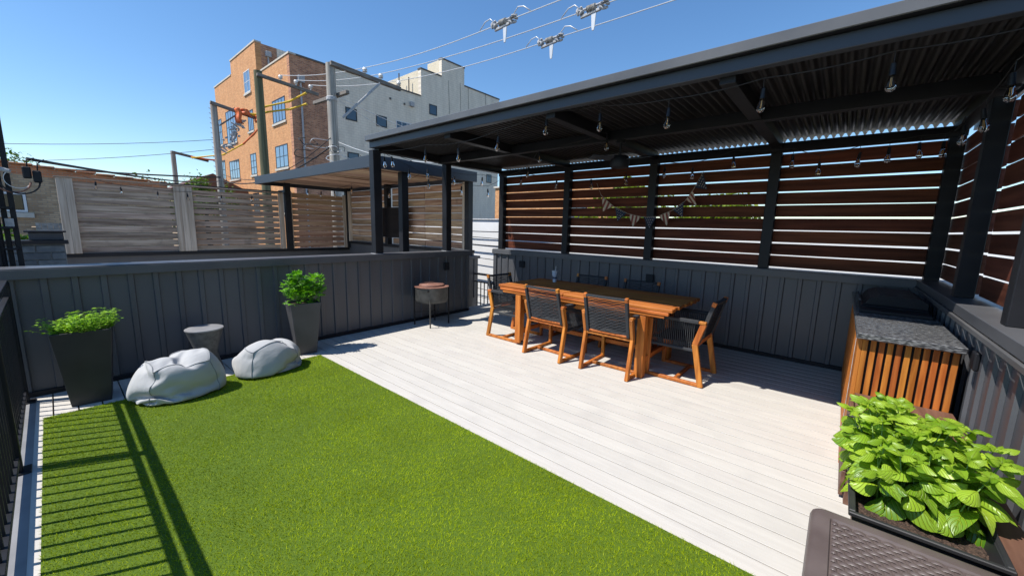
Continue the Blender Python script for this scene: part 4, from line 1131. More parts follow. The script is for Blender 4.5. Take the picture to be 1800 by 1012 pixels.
# ---- fire pit
FP = thing('fire_pit', 'round steel fire pit on thin legs by the far parapet', 'fire pit', (3.66, 4.68, 0))
mb = MB(); R_ = 0.245
mb.lathe([(0.03, 0.355), (R_*0.93, 0.36), (R_*0.97, 0.375), (R_, 0.395), (R_, 0.575), (R_+0.004, 0.585)], 44, close_top=False); mb.build('bowl', M['steelpit'], FP, 'auto')
mb = MB(); mb.lathe([(R_+0.012, 0.586), (R_+0.012, 0.597), (R_*0.80, 0.601), (R_*0.79, 0.596)], 44, close_top=True); mb.build('rim_ring', M['rust'], FP, 'auto')
mb = MB(); mb.lathe([(R_*0.78, 0.602), (R_*0.77, 0.620), (R_*0.70, 0.634), (R_*0.2, 0.640), (0.01, 0.640)], 44); mb.build('lid', M['rust'], FP, 'auto')
for (lx, ly) in ((-0.17, 0.14), (-0.155, -0.165), (0.20, -0.12), (0.19, 0.17)):
    n_ = Vector((lx, ly, 0)).normalized()*(R_+0.012)
    bx('leg', M['steelpit'] if ly < 0 and lx < 0 else M['black'], n_.x-.008, n_.x+.008, n_.y-.008, n_.y+.008, 0.0, 0.42 if lx < 0 and ly < 0 else 0.58, FP, 0.001, world=False)
mb = MB(); mb.tube([(-0.2, 0.15, 0.2), (0.2, -0.12, 0.2)], 0.005, 6); mb.tube([(-0.18, -0.18, 0.2), (0.19, 0.17, 0.2)], 0.005, 6); mb.build('brace', M['black'], FP)
bx('vent_slot', M['subfloor'], -0.21, -0.13, -0.172, -0.150, 0.54, 0.56, FP, 0.0, world=False)

# ================================================================ bean bags (slumped sack shapes; steps between neighbouring points in half millimetres)
import bmesh
NG = 24
def sack_order():
    order = []
    for y in range(NG+1):
        r = [(x_, y, 0) for x_ in range(NG+1)]; order += r if y % 2 == 0 else r[::-1]
    for z in range(1, NG):
        order += [(x_, 0, z) for x_ in range(NG)]+[(NG, y, z) for y in range(NG)]+[(x_, NG, z) for x_ in range(NG, 0, -1)]+[(0, y, z) for y in range(NG, 0, -1)]
    for y in range(NG+1):
        r = [(x_, y, NG) for x_ in range(NG+1)]; order += r if y % 2 == 0 else r[::-1]
    return order
def bean_bag(data, label, loc, rz, scl):
    t = thing('bean_bag', label, 'bean bag', loc, rz)
    V = np.cumsum(np.array(data).T, axis=0)/2000.0*np.array(scl) - np.array([0, 0, 0.006])
    order = sack_order(); ix = {o: i for i, o in enumerate(order)}
    nb = [[] for _ in order]
    for (a, b, c), i in ix.items():
        for q in ((a+1, b, c), (a-1, b, c), (a, b+1, c), (a, b-1, c), (a, b, c+1), (a, b, c-1)):
            if q in ix: nb[i].append(ix[q])
    for _ in range(2):                                  # relax hard creases into soft folds
        V = V*0.5 + np.array([V[n_].mean(axis=0) for n_ in nb])*0.5
    V[:, 2] = np.maximum(V[:, 2]*1.03, 0.0)
    fs = []
    for a in range(NG):
        for b in range(NG):
            for ax in range(3):
                for side in (0, NG):
                    q = []
                    for (p, r) in ((a, b), (a+1, b), (a+1, b+1), (a, b+1)):
                        c = [p, r]; c.insert(ax, side); q.append(ix[tuple(c)])
                    flip = (side == 0) ^ (ax == 1)
                    fs.append(tuple(q[::-1] if flip else q))
    me = bpy.data.meshes.new('cover'); me.from_pydata(V.tolist(), [], fs)
    me.polygons.foreach_set('use_smooth', [True]*len(me.polygons)); me.materials.append(M['fabric']); me.update()
    o = link('cover', me, t); md = o.modifiers.new('smooth', 'SUBSURF'); md.levels = 1; md.render_levels = 2
    Cn = Vector(V.mean(axis=0))
    def chain(ax, fixed):                              # stitched seams follow the panel edges
        ids = []
        for k in range(NG+1):
            c = [0, 0, 0]; c[ax] = k
            for a_, v_ in fixed: c[a_] = v_
            ids.append(ix[tuple(c)])
        return ids
    for ax, fixed in ((0, ((2, NG), (1, 0))), (0, ((2, NG), (1, NG))), (1, ((2, NG), (0, 0))), (1, ((2, NG), (0, NG))), (2, ((0, 0), (1, 0))), (2, ((0, NG), (1, 0)))):
        pts_ = [Vector(V[i]) + (Vector(V[i])-Cn).normalized()*0.0012 for i in chain(ax, fixed)]
        mb = MB(); mb.tube(pts_, 0.0036, 6); mb.build('seam', M['thread'], t, smooth=True)
    return t
SACK_A = [[-407,30,28,16,25,29,35,33,33,40,42,40,43,38,41,41,17,41,40,24,23,22,30,19,32,21,-24,-19,-29,-22,-33,-27,-43,-43,-32,-28,-43,-42,-43,-45,-41,-31,-33,
-35,-27,-31,-26,-30,-31,-15,3,22,29,30,15,38,38,31,31,29,44,43,46,43,33,32,45,43,19,42,34,12,30,28,36,21,-31,-36,-34,-26,-15,-43,-36,-26,-46,-42,-37,
-39,-41,-46,-45,-40,-37,-29,-33,-26,-34,-25,-19,-20,-11,29,27,34,28,30,29,32,43,39,35,48,36,49,38,43,18,40,40,44,20,34,41,33,34,22,-32,-38,-40,-31,-27,
-46,-37,-44,-47,-16,-42,-39,-47,-47,-46,-37,-29,-43,-21,-35,-35,-20,-32,-25,14,14,28,36,30,21,33,34,45,38,30,48,51,49,47,17,30,44,48,46,31,37,35,27,35,
6,-35,-32,-26,-43,-31,-37,-40,-45,-42,-35,-34,-51,-35,-41,-49,-46,-30,-32,-41,-40,-18,-23,-26,-25,10,26,21,31,16,26,38,46,46,35,50,22,36,49,35,43,41,
50,33,28,46,43,27,28,34,1,-34,-24,-30,-42,-31,-30,-50,-51,-52,-41,-39,-39,-26,-40,-42,-43,-36,-39,-47,-29,-40,14,-34,-32,15,16,26,-21,38,38,48,45,52,
39,40,14,36,33,37,51,52,51,42,37,37,32,38,23,27,-22,-16,-16,-33,-37,-44,-47,-31,-52,-43,-51,-13,-40,-37,-37,-48,-44,-35,-51,-48,-44,-38,23,-31,-11,-24,
16,33,-13,37,43,47,48,36,32,54,21,53,48,20,37,49,53,34,40,44,42,32,13,12,-17,-2,-32,-15,-41,-39,-33,-50,-53,-54,-26,-49,-24,-53,-18,-53,-41,-40,-49,
-33,-39,-38,-2,-34,-19,-28,36,28,32,13,40,42,40,51,32,39,33,53,6,43,52,51,50,50,48,31,39,-1,33,7,-14,-12,-32,14,-31,-44,-47,-50,-46,-48,-43,-30,-53,-9,
-43,-44,-35,-37,-48,-36,-38,-39,-35,-28,-28,7,34,16,34,41,41,39,48,49,9,43,38,16,51,32,50,50,44,43,44,32,27,11,32,31,-20,-14,-34,-37,-16,-38,-21,-46,
-43,-50,-51,-50,-33,-23,-27,-41,-5,-42,-48,-45,-45,-29,-36,-21,-33,11,35,34,18,38,41,46,47,9,47,10,48,24,48,31,52,49,32,40,42,18,32,26,14,26,14,-24,
-33,-16,-30,-33,-23,-31,-45,-47,-36,-49,-28,-48,-48,-39,-6,-16,-42,-37,-41,-42,-19,-37,-37,18,36,28,38,31,40,37,21,40,0,38,41,43,47,45,37,45,38,17,40,
35,15,35,17,30,3,-28,-21,-25,-35,-23,-30,-39,-30,-43,-38,-35,-41,-32,-47,-23,-39,-30,-20,-37,-21,-40,-37,-28,-34,29,28,34,37,18,43,34,27,26,19,43,32,
47,13,46,44,35,37,32,26,35,24,24,27,16,19,-26,-26,-26,-23,-35,-29,-37,-38,-30,-43,-34,-29,-25,-43,-35,-28,-35,-35,-17,-31,-20,-35,-36,-30,22,32,25,39,
31,28,3,39,31,41,33,9,43,40,23,43,38,28,38,26,30,32,28,28,16,-834,12,29,12,32,35,28,36,40,41,43,43,45,40,37,38,21,43,26,33,33,28,30,26,24,27,2,24,22,
29,10,1,-2,-5,20,-17,-12,-12,-15,-20,-10,2,2,2,21,0,1,3,-1,-17,-19,-32,-26,-29,-36,-39,-40,-36,-37,-43,-30,-12,-34,-46,-41,-24,-28,-11,-36,-40,-31,-39,
-17,-24,-1,-23,-25,-23,-15,-9,-7,3,-23,20,27,23,7,-8,-5,-12,4,-17,-3,4,1,-4,-22,21,24,35,34,35,27,28,42,42,44,45,34,42,45,36,33,35,27,30,42,34,18,17,
27,25,27,27,19,28,20,7,1,-10,2,-23,-24,-17,-5,13,-14,6,-4,3,21,4,-14,19,-3,-30,-27,-16,-33,-35,-38,-38,-41,-44,-33,-31,-39,-46,-25,-29,-44,-1,-37,-36,
-39,-40,-38,-21,3,-28,-31,-26,-26,-23,-16,-13,-7,1,-1,21,27,26,-10,-11,1,-22,3,-1,-2,-15,1,11,19,0,17,24,31,31,39,31,42,43,44,46,46,34,44,34,44,39,38,
36,17,16,26,34,36,28,2,33,32,7,9,7,5,5,3,-1,-19,-18,-4,0,-1,-21,22,5,9,-6,-24,-3,26,-16,-28,-30,-35,-36,-38,-41,-36,-41,-43,-43,-39,-17,-39,-31,-38,
-31,-31,-36,-29,-36,-18,-19,-30,-27,-29,-13,-34,-12,-15,-1,-5,-10,-17,13,27,10,-11,-12,7,-2,-22,-2,0,4,15,14,45,3,2,-2,26,35,32,38,43,45,46,40,47,46,
46,34,43,41,28,37,11,27,38,40,26,23,32,-12,11,11,9,6,4,3,3,4,30,-14,6,1,-9,-21,-27,4,5,12,15,-11,-24,-17,2,-34,-35,-36,-41,-40,-37,-27,-43,-42,-45,-34,
-40,-27,-19,-36,-44,-34,-16,-35,-31,-36,-37,-9,-12,-22,-17,-23,-18,-10,-10,-9,-10,0,11,10,-11,-13,7,-2,-2,12,24,14,15,14,39,10,1,2,-8,34,35,40,30,45,
45,47,43,28,41,40,45,44,31,34,40,42,36,27,37,6,29,17,17,12,8,7,4,2,2,1,4,10,-22,-10,-5,4,-19,8,6,10,-26,-27,-21,-1,-30,-2,-31,-34,-36,-30,-32,-40,-47,
-48,-49,-27,-9,-28,-47,-47,-38,-20,-39,-29,-36,-36,-35,-18,-26,-25,-19,-11,-22,2,2,-15,-11,-9,-4,27,-29,12,-8,24,17,20,17,19,16,14,-13,25,24,16,-20,34,
36,34,17,46,48,30,43,44,45,45,45,43,44,23,43,42,20,35,35,27,29,28,19,13,-26,9,7,4,2,3,7,30,-22,-18,-13,16,-20,7,-15,-15,-17,-19,-9,-20,4,-9,-31,-34,
-36,-37,-41,-34,-48,-49,-50,-45,-24,-7,-37,-46,-44,-40,-41,-40,-36,-36,-33,-2,-27,-25,-27,-20,-18,3,8,4,2,-19,-19,3,-5,-14,18,9,17,19,20,18,16,15,-12,
23,24,28,29,-2,40,21,32,39,48,46,42,37,43,49,46,45,43,41,31,35,25,42,18,21,21,21,21,19,17,11,-8,3,5,6,-11,-4,26,-18,-36,0,30,5,-14,-21,-19,-23,1,-15,
-16,-29,-32,-33,-32,-17,-41,-45,-48,-50,-41,-51,-45,-11,-37,-36,-45,-43,-39,-28,-37,-34,-34,-32,-24,-3,-12,-24,-20,-8,-6,-3,-7,-21,-15,-9,-4,3,10,9,21,
20,19,18,17,17,1,18,20,27,29,33,30,31,33,37,39,46,44,43,43,42,41,42,45,44,44,42,34,29,38,21,22,23,22,18,16,5,0,7,-1,0,-5,-4,-3,-12,-10,-9,-19,-13,18,
-18,1,-22,-20,-5,-21,-17,-28,-33,-36,-41,-43,-30,-49,-29,-49,-50,-49,-47,-38,-35,-23,-31,-40,-37,-38,-38,-25,-28,-30,-31,-26,-19,-11,1,7,-10,-14,8,4,
-2,0,1,4,1,-8,17,16,16,15,15,34,22,22,27,30,30,24,39,38,39,35,34,46,45,44,42,41,41,35,42,44,42,39,41,-3,29,30,32,31,25,26,13,2,-27,-13,5,5,1,1,1,-7,
-20,-21,-15,-18,18,-29,-1,-17,-28,-8,-31,-31,-32,-26,-35,-36,-44,-49,-38,-50,-50,-49,-47,-28,-15,-44,-41,-40,-41,-40,-36,5,-29,-30,-32,-32,-30,-21,-14,
-4,-11,-17,4,4,3,8,9,17,17,14,13,13,14,13,17,30,30,28,26,27,21,29,37,40,42,44,40,30,46,43,42,42,41,40,30,40,41,40,40,19,24,25,23,19,13,15,9,30,-13,-19,
-16,-5,-4,-2,1,16,1,-2,-11,-21,-16,-29,-26,-16,14,-30,-28,-30,-32,-34,-36,-39,-34,-44,-50,-51,-50,-50,-24,-28,-32,-42,-37,-43,-42,-40,-39,-18,-26,-32,
-34,-24,-22,-24,-27,-22,6,29,25,10,9,6,4,4,5,13,14,15,19,19,3,38,18,18,29,31,36,37,37,37,34,38,15,52,50,47,45,41,41,40,37,34,40,40,39,36,23,23,23,22,
19,17,8,10,-5,-7,-8,-6,-4,-4,-4,-3,-14,-12,-12,-18,-15,-19,-5,-15,-20,-8,-28,-30,-31,-34,-37,-39,-40,-50,-52,-54,-54,-54,-51,-26,-20,-42,-40,-40,-41,
-40,-36,-36,-21,-33,-35,-35,-23,-18,-15,-7,0,5,15,9,17,26,27,22,17,17,14,14,15,15,8,32,25,9,22,19,21,28,36,39,16,39,52,51,53,51,48,46,42,40,37,29,35,
36,35,36,33,34,31,29,24,20,7,1,-1,0,-2,-8,-10,-10,-9,-12,-13,-12,-16,-14,-13,-10,-17,-21,-4,-26,-29,-31,-34,-37,-40,-42,-37,-49,-51,-54,-54,-53,-51,
-50,-20,-40,-40,-38,-39,-39,-37,-37,-34,-34,-35,-35,-28,-20,-13,-6,0,0,-1,30,13,15,22,26,26,24,23,22,22,22,23,8,27,28,33,33,30,22,22,-33,45,51,51,51,
53,53,49,49,45,46,43,40,37,36,35,33,28,26,27,23,21,18,17,9,4,1,0,-4,-7,-10,-15,-19,-18,-19,-19,-19,-19,-20,-17,-18,-24,-29,-31,-28,-29,-31,-34,-36,-15,
-50,-53,-53,-54,-54,-51,-51,-50,-41,-40,-39,-39,-38,-36,-35,-30,-29,-28,-24,-23,-21,-17,-11,-8,-4,0,22,45,34,33,28,22,19,16,13,14,13,16,48,23,18,17,12,
3,18,21,23,49,50,51,51,41,49,52,41,49,48,45,43,41,38,37,31,26,27,26,22,20,17,14,9,5,2,-1,-1,-6,-6,-35,-27,-25,-23,-22,-21,-19,-18,-18,-15,-15,-11,-2,
-26,-28,-30,-34,-36,-48,-50,-51,-47,-51,-50,-48,-48,-46,-46,-43,-42,-41,-39,-37,-35,-33,-25,-24,-24,-22,-19,-16,-13,-9,-7,-4,-2,27,29,34,36,33,30,28,
25,23,19,19,1,11,10,7,12,12,29,37,43,46,48,51,51,48,47,36,48,43,42,43,43,41,38,33,35,28,29,31,30,16,14,12,9,5,1,-1,-3,-5,-7,-7,-17,-19,-19,-20,-20,-20,
-20,-18,-17,-12,-13,-26,-28,-32,-36,-41,-45,-48,-48,-50,-49,-48,-49,-48,-47,-46,-45,-43,-42,-40,-38,-34,-32,-24,-24,-26,-21,-20,-17,-15,-10,-7,-3,3,1,
0,13,15,20,29,28,29,27,30,27,25,-17,9,10,19,26,38,39,39,40,43,46,47,49,48,34,47,47,45,43,40,31,36,35,34,35,26,29,30,34,14,14,15,13,2,0,-3,-5,-7,-10,
-11,-10,-11,-13,-13,-14,-16,-17,-15,-17,-17,-24,-29,-35,-37,-41,-44,-45,-46,-47,-47,-48,-47,-44,-47,-46,-44,-44,-42,-40,-31,-31,-31,-29,-24,-25,-26,
-28,-16,-16,-11,-8,-5,-2,1,4,8,10,10,9,11,15,18,20,22,25,25,-4,15,28,29,30,32,28,37,40,42,44,47,48,49,50,47,46,44,43,43,37,35,34,33,31,27,27,20,3,14,
16,17,23,7,-1,-3,-6,-7,-8,-9,-11,-11,-9,-9,-9,-9,-16,-16,-16,-29,-31,-36,-37,-37,-39,-38,-39,-42,-43,-46,-47,-48,-47,-46,-46,-42,-42,-40,-38,-37,-32,
-31,-29,-24,-19,-17,-14,-14,-10,-18,-6,-3,0,4,5,8,9,10,7,7,6,8,11,12,16,19,12,18,26,28,30,31,36,38,40,43,44,46,47,47,47,47,47,44,42,41,38,36,35,33,31,
24,10,12,27,16,16,13,11,2,0,-2,-5,-5,-7,-16,-13,-11,-9,-8,-5,-7,-21,-17,-15,-28,-28,-30,-31,-31,-29,-34,-38,-40,-43,-44,-46,-47,-48,-48,-48,-46,-43,
-40,-38,-35,-33,-31,-29,-9,-11,-13,-14,-14,-21,-10,-4,0,2,5,7,13,10,9,8,5,2,-1,4,4,6,10,21,26,27,29,29,30,32,35,40,41,44,44,44,46,46,45,45,43,42,39,38,
37,34,32,31,20,17,18,14,13,12,9,7,3,0,-3,-3,-4,-4,-7,-7,-15,-14,-13,-10,-10,-8,-8,-8,-26,-28,-28,-30,-31,-34,-35,-37,-40,-43,-43,-45,-45,-46,-46,-45,
-44,-43,-41,-40,-35,-32,-26,-27,-21,-12,-13,-12,-10,-8,-2,1,3,4,5,5,6,5,4,2,12,9,5,4,1,1,1,47,28,28,27,27,25,21,17,39,40,41,43,42,44,43,44,43,42,40,39,
38,35,35,30,28,16,16,16,15,13,9,7,5,1,-1,-2,-4,-4,-3,-4,-8,-25,-17,-13,-11,-9,-8,-7,-6,-28,-29,-29,-28,-28,-26,-26,-23,-40,-41,-42,-42,-44,-44,-44,-44,
-43,-41,-41,-37,-35,-33,-30,-24,-14,-12,-12,-10,-3,-1,2,4,7,7,6,7,5,4,2,6,11,6,6,3,2,1,0,42,24,20,15,14,9,25,36,38,39,39,40,40,41,42,42,41,40,39,37,36,
35,32,24,25,15,16,16,16,16,6,4,2,0,-1,-3,-5,-4,-3,-3,-1,-9,-10,-22,-17,-16,-13,-10,-8,-25,-23,-19,-18,-16,-25,-30,-37,-38,-39,-40,-40,-41,-41,-42,-42,
-42,-40,-39,-38,-34,-31,-30,-17,-12,-12,-13,-7,7,6,8,7,7,7,8,7,6,4,1,-1,-11,-25,19,14,12,10,5,18,7,2,14,19,29,35,35,37,36,37,38,38,38,37,38,37,35,40,
38,37,34,32,29,24,15,15,14,12,6,5,4,1,-1,-3,-4,-5,-6,-6,-4,-3,-1,0,-2,-8,-12,-22,-19,-17,-12,-8,-18,-20,-27,-31,-36,-36,-37,-37,-39,-38,-35,-40,-27,
-41,-42,-39,-31,-37,-35,-34,-32,-30,-9,-4,-3,-1,16,8,8,6,4,-2,-5,-7,-20,-7,-5,-3,-2,-1,7,8,13,14,25,-5,7,16,24,31,33,34,34,35,36,35,32,37,18,36,36,37,
38,36,38,35,36,34,31,26,14,12,10,8,6,4,2,0,-2,-4,-6,-7,-7,-7,-6,-5,-1,0,3,5,1,-3,-12,-19,-11,-19,-23,-28,-32,-34,-35,-34,-35,-36,-36,-36,-36,-32,-26,
-26,-40,-38,-36,-30,-32,-32,-31,-27,-3,-4,-5,-2,1,16,-1,-9,-19,-10,-6,-5,-4,4,6,6,4,2,-1,-1,0,5,11,6,21,28,31,32,32,32,33,33,34,34,33,29,24,11,33,36,
37,36,37,35,35,33,33,31,10,-32,-32,-34,-34,-36,-36,-37,-37,-37,-23,-28,-34,-17,-32,-35,-35,-24,-32,-32,-32,-33,-32,-30,-29,4,31,32,33,33,33,33,33,19,
31,35,35,12,31,37,25,37,37,38,36,35,35,33,33,31,8,-31,-32,-33,-35,-35,-36,-37,-38,-37,-27,-34,-38,-17,-27,-30,-34,-21,-31,-33,-33,-33,-33,-32,-30,7,29,
33,31,34,34,29,30,31,26,15,28,36,38,30,31,37,37,37,36,35,35,33,32,31,5,-31,-32,-32,-34,-35,-36,-36,-37,-37,-33,-31,-34,-37,-30,-25,-12,-30,-31,-35,-34,
-34,-30,-34,-29,0,32,31,32,34,34,36,33,34,18,15,32,38,30,32,34,36,37,35,36,35,33,33,32,30,1,-30,-32,-33,-33,-35,-35,-36,-35,-35,-34,-32,-29,-38,-32,
-21,-13,-35,-37,-35,-35,-34,-32,-31,-33,-4,33,32,32,34,34,36,36,38,24,14,31,37,30,31,33,34,36,35,36,33,33,33,32,31,-5,-31,-32,-32,-32,-34,-35,-37,-34,
-34,-32,-26,-36,-36,-16,-24,-33,-37,-37,-36,-35,-32,-34,-33,-32,-12,33,33,35,34,33,36,37,37,37,33,25,17,39,27,30,32,34,36,35,35,33,32,31,32,-8,-32,-31,
-33,-34,-35,-36,-35,-32,-31,-26,-34,-22,-28,-37,-38,-37,-27,-37,-36,-36,-35,-34,-33,-33,-6,29,34,31,35,35,36,37,33,29,32,36,38,33,28,28,28,32,31,36,36,
35,34,32,32,-8,-33,-34,-34,-35,-36,-35,-24,-35,-26,-31,-37,-39,-35,-25,-38,-25,-36,-37,-36,-34,-31,-33,-27,-32,-4,31,33,24,32,32,34,36,37,33,26,30,33,
34,36,38,34,20,34,35,35,33,35,34,33,-8,-34,-34,-34,-34,-32,-30,-33,-37,-37,-34,-16,-34,-34,-38,-26,-37,-36,-34,-33,-31,-24,-33,-31,-24,9,28,19,28,33,
29,28,35,33,37,35,31,37,24,24,31,35,34,34,36,32,30,35,34,33,-2,-34,-33,-35,-35,-27,-33,-36,-36,-31,-27,-21,-31,-38,-29,-38,-31,-36,-30,-31,-34,-28,-33,
-7,-28,16,25,-2,31,31,32,35,32,33,31,35,31,36,35,23,25,30,35,27,32,34,34,34,34,33,3,-33,-33,-33,-34,-34,-31,-25,-35,-27,-22,-31,-36,-36,-33,-22,-39,
-32,-35,-36,-32,-31,-31,5,-18,7,15,-2,32,31,32,36,36,33,39,36,7,37,37,36,32,22,35,29,24,34,33,33,33,32,8,-32,-32,-33,-33,-33,-22,-31,-33,-34,-33,-35,
-28,-38,-6,-34,-38,-36,-36,-35,-33,-31,-33,-2,-17,4,15,10,34,32,33,34,38,35,36,31,6,38,32,36,34,30,27,33,27,33,33,32,32,31,4,-25,-32,-32,-32,-33,-32,
-28,-29,-34,-34,-30,-36,-37,-7,-28,-34,-36,-34,-36,-34,-34,-33,-24,-8,1,27,16,33,29,34,36,37,38,30,26,7,34,34,34,34,34,33,32,32,32,31,30,25,22,],
[-291,9,-15,-7,-19,8,-5,11,14,0,-1,-10,6,14,13,2,6,4,2,5,17,-25,-11,-3,-20,14,16,0,9,26,0,-2,0,1,-31,21,-12,-14,-12,-8,-13,23,-16,-3,-16,8,19,-6,10,16,
13,-11,-3,-4,-16,1,-3,15,16,-19,9,-17,6,14,31,-5,-4,-8,38,10,-19,-22,-3,-22,0,10,7,18,1,25,11,-9,-25,15,1,-1,-13,-15,-14,-8,12,-11,22,-17,-6,6,2,19,2,
11,22,-7,-15,-6,-15,-5,20,-18,8,5,7,7,17,2,4,18,-23,2,22,9,-38,-5,-7,-9,-12,22,12,9,11,3,-4,5,13,1,-9,16,-2,-19,-4,-3,-18,-10,2,11,-25,16,8,11,11,8,20,
2,-15,-8,-17,-8,-5,24,-15,5,36,6,7,6,5,-19,11,-5,-5,-6,1,-20,6,-18,-1,31,0,5,-2,3,18,16,-15,19,-22,32,6,-5,-24,-23,-3,-7,-11,-6,11,-7,26,9,-4,10,18,1,
-15,11,-26,-1,3,-10,11,6,4,39,23,-9,-15,-6,-13,0,20,-24,-3,-2,0,-5,-1,34,1,6,1,3,-17,26,0,0,0,1,24,13,-36,-24,1,-7,-15,9,1,0,-8,18,4,9,21,4,-1,-20,8,4,
0,-6,-7,15,-12,36,11,8,-21,11,-2,-3,-18,-12,7,9,-8,-11,8,30,-5,15,2,-7,-2,-1,23,-9,-29,13,19,4,-13,-24,12,-23,26,-1,0,-3,-8,20,-3,-3,28,7,6,-17,-2,-8,
-5,13,-19,9,8,15,1,23,-18,-23,-6,2,18,6,1,-4,7,-16,3,32,2,-4,14,4,-4,-16,-2,-1,0,30,2,-39,8,-34,1,7,15,-11,22,5,2,12,-8,-11,23,2,18,0,-3,-10,-13,4,-6,
-6,-16,32,-8,32,-1,-5,-4,2,2,2,12,-1,-21,3,-1,33,0,-3,26,-9,0,-1,-1,-1,5,0,-36,0,-25,6,-13,38,-10,10,7,2,13,-6,-20,3,33,-7,9,14,-2,-2,-7,-10,-10,-18,
13,-9,26,-2,28,16,-5,-20,16,-7,6,5,-19,-7,-5,14,24,4,3,11,-18,19,-7,-3,-7,-10,-5,-17,-32,37,-14,17,12,8,4,5,-15,0,-8,6,30,-5,-3,14,6,3,-4,-8,-28,-9,
-23,3,31,6,14,-2,0,35,-16,-1,-2,-1,8,-29,-11,22,11,5,23,-10,-5,23,-31,11,4,-21,12,-29,-8,-6,1,18,26,15,-21,8,7,-15,6,5,27,-6,-4,-19,26,-12,19,-28,-11,
-15,-9,21,11,-13,19,18,0,-2,0,1,-1,-7,-4,-3,-8,3,13,15,12,-3,12,-13,-4,15,-12,-2,-13,-2,-31,10,-19,19,21,24,-1,-32,13,-6,28,-8,19,-28,7,-19,26,4,11,
-33,-32,21,-7,17,2,30,2,5,-16,11,-4,20,-12,-22,17,-16,-17,14,9,19,-3,17,9,-15,12,-14,-10,-9,27,-20,-20,-8,8,-16,-3,20,33,-12,-24,3,12,3,19,-4,-12,4,
-12,25,-28,2,6,-5,-18,37,15,10,-17,2,13,8,-8,17,-15,-9,1,-16,-8,-563,-9,-14,-5,-13,-5,6,6,4,5,7,8,-1,-14,15,0,8,4,21,3,7,-17,-23,0,25,5,26,21,7,-6,33,
32,32,35,27,33,35,35,35,19,33,33,2,31,15,13,15,25,26,-4,26,11,-1,5,2,2,6,-14,-3,-8,17,-35,-21,-5,-8,33,-26,20,6,-3,12,-3,-11,-18,-33,-18,-16,9,-30,-30,
-33,-33,-26,-31,-26,-29,-37,-29,-29,-3,-33,-20,-30,-19,-28,-10,-41,-17,-14,6,-6,-5,-23,6,3,4,7,8,2,-7,6,-1,9,12,23,7,-6,-13,3,37,27,5,-6,12,-16,20,26,
34,35,32,34,32,29,35,38,29,29,32,23,9,13,28,24,12,26,11,0,27,10,13,1,-7,3,2,-2,-18,-23,6,-35,18,-11,-8,14,18,2,-2,5,-24,-35,-14,-9,-5,-9,-2,-30,-31,
-34,-34,-39,-31,-28,-28,-34,-21,-23,-25,-12,-32,-31,-26,-29,-24,-15,-31,-20,-7,0,-2,-3,-27,1,4,6,7,8,2,18,-25,8,22,22,20,-26,37,21,11,-7,12,-10,0,-1,
32,34,34,35,35,37,35,28,29,25,38,26,14,28,31,24,29,9,27,6,26,14,16,4,3,4,9,15,9,0,-17,-24,-15,-25,19,-1,-19,-10,16,25,-14,-35,-21,21,-15,-3,-7,-5,-32,
-31,-35,-36,-36,-33,-34,-29,-14,-36,-25,-14,-34,-25,-32,-31,-23,-23,-23,-13,-31,-29,-25,-12,-6,7,-3,-3,1,-1,-13,4,17,7,1,17,20,34,-19,39,-11,9,3,-5,14,
6,-16,29,31,34,35,35,36,37,38,10,27,37,39,36,26,6,31,28,27,17,11,13,6,16,3,1,3,3,11,21,35,-18,18,-3,-35,-17,16,-35,27,-7,8,-33,-21,-7,19,0,-29,31,-13,
-30,-24,-31,-34,-35,-35,-38,-39,-13,-16,-37,-31,-17,-36,-28,-29,-17,-27,-24,-24,-15,-27,-32,-34,-34,-9,-5,12,-19,-1,-1,8,-10,39,28,26,18,16,-32,22,-4,
2,4,10,-13,6,9,21,15,32,31,36,36,37,39,39,42,2,31,40,37,37,9,26,27,12,12,1,14,30,7,21,11,11,13,14,4,12,3,1,-3,4,-44,-14,-14,1,25,-39,-17,27,-3,1,-8,
-26,-2,21,-26,-31,-25,-35,-36,-34,-37,-39,-39,-30,-3,-40,-15,-25,-28,-28,-26,-23,-24,-24,-44,-19,-21,-26,-26,-10,-13,-19,-25,0,2,-3,12,24,24,23,22,19,
15,-35,3,2,19,-9,-11,18,16,20,29,31,24,35,36,38,40,40,40,27,30,35,38,29,29,-8,16,13,19,18,24,22,20,31,12,13,14,19,7,16,5,3,-4,-18,-30,-6,-22,-9,-4,-14,
-9,-4,-2,4,5,-4,-19,-22,16,-30,-33,-36,-36,-37,-38,-35,-39,-27,-41,-27,-34,-20,-29,-27,-25,-25,-22,-22,-48,-20,-22,-10,-22,-36,-7,-27,-22,-12,3,14,3,
36,30,14,20,18,17,17,-29,22,-33,3,13,26,26,29,29,30,30,2,36,39,39,40,41,44,30,37,16,37,16,32,13,20,18,5,23,24,27,18,12,16,20,32,10,-14,-1,0,25,-6,-27,
-50,-21,22,-1,-11,-12,-20,-1,-1,8,10,-20,-22,-22,-30,-31,-36,-37,-35,-6,-35,-38,-42,-41,-43,-39,-38,-29,-28,-25,-25,-22,-22,-27,-25,-26,-22,-21,-20,
-25,-24,-21,-17,-14,12,27,30,31,31,30,27,13,5,2,-3,-6,-22,-9,25,28,28,30,33,33,31,33,19,41,43,43,45,44,39,18,28,29,20,24,21,22,15,0,28,25,28,23,20,20,
18,9,8,-2,-8,-15,-19,-22,-20,-23,-20,38,-32,-9,5,5,12,-7,-12,-10,-12,-24,-31,-32,-36,-36,-34,-3,-41,-44,-43,-45,-43,-40,-36,-32,-30,-28,-26,-25,-23,-5,
-22,-12,-20,-21,-22,-26,-18,-25,-30,-32,-28,18,28,32,32,31,28,17,1,2,-2,-5,-3,36,17,18,19,22,28,28,36,38,29,39,42,45,45,45,43,41,33,28,17,26,17,3,25,
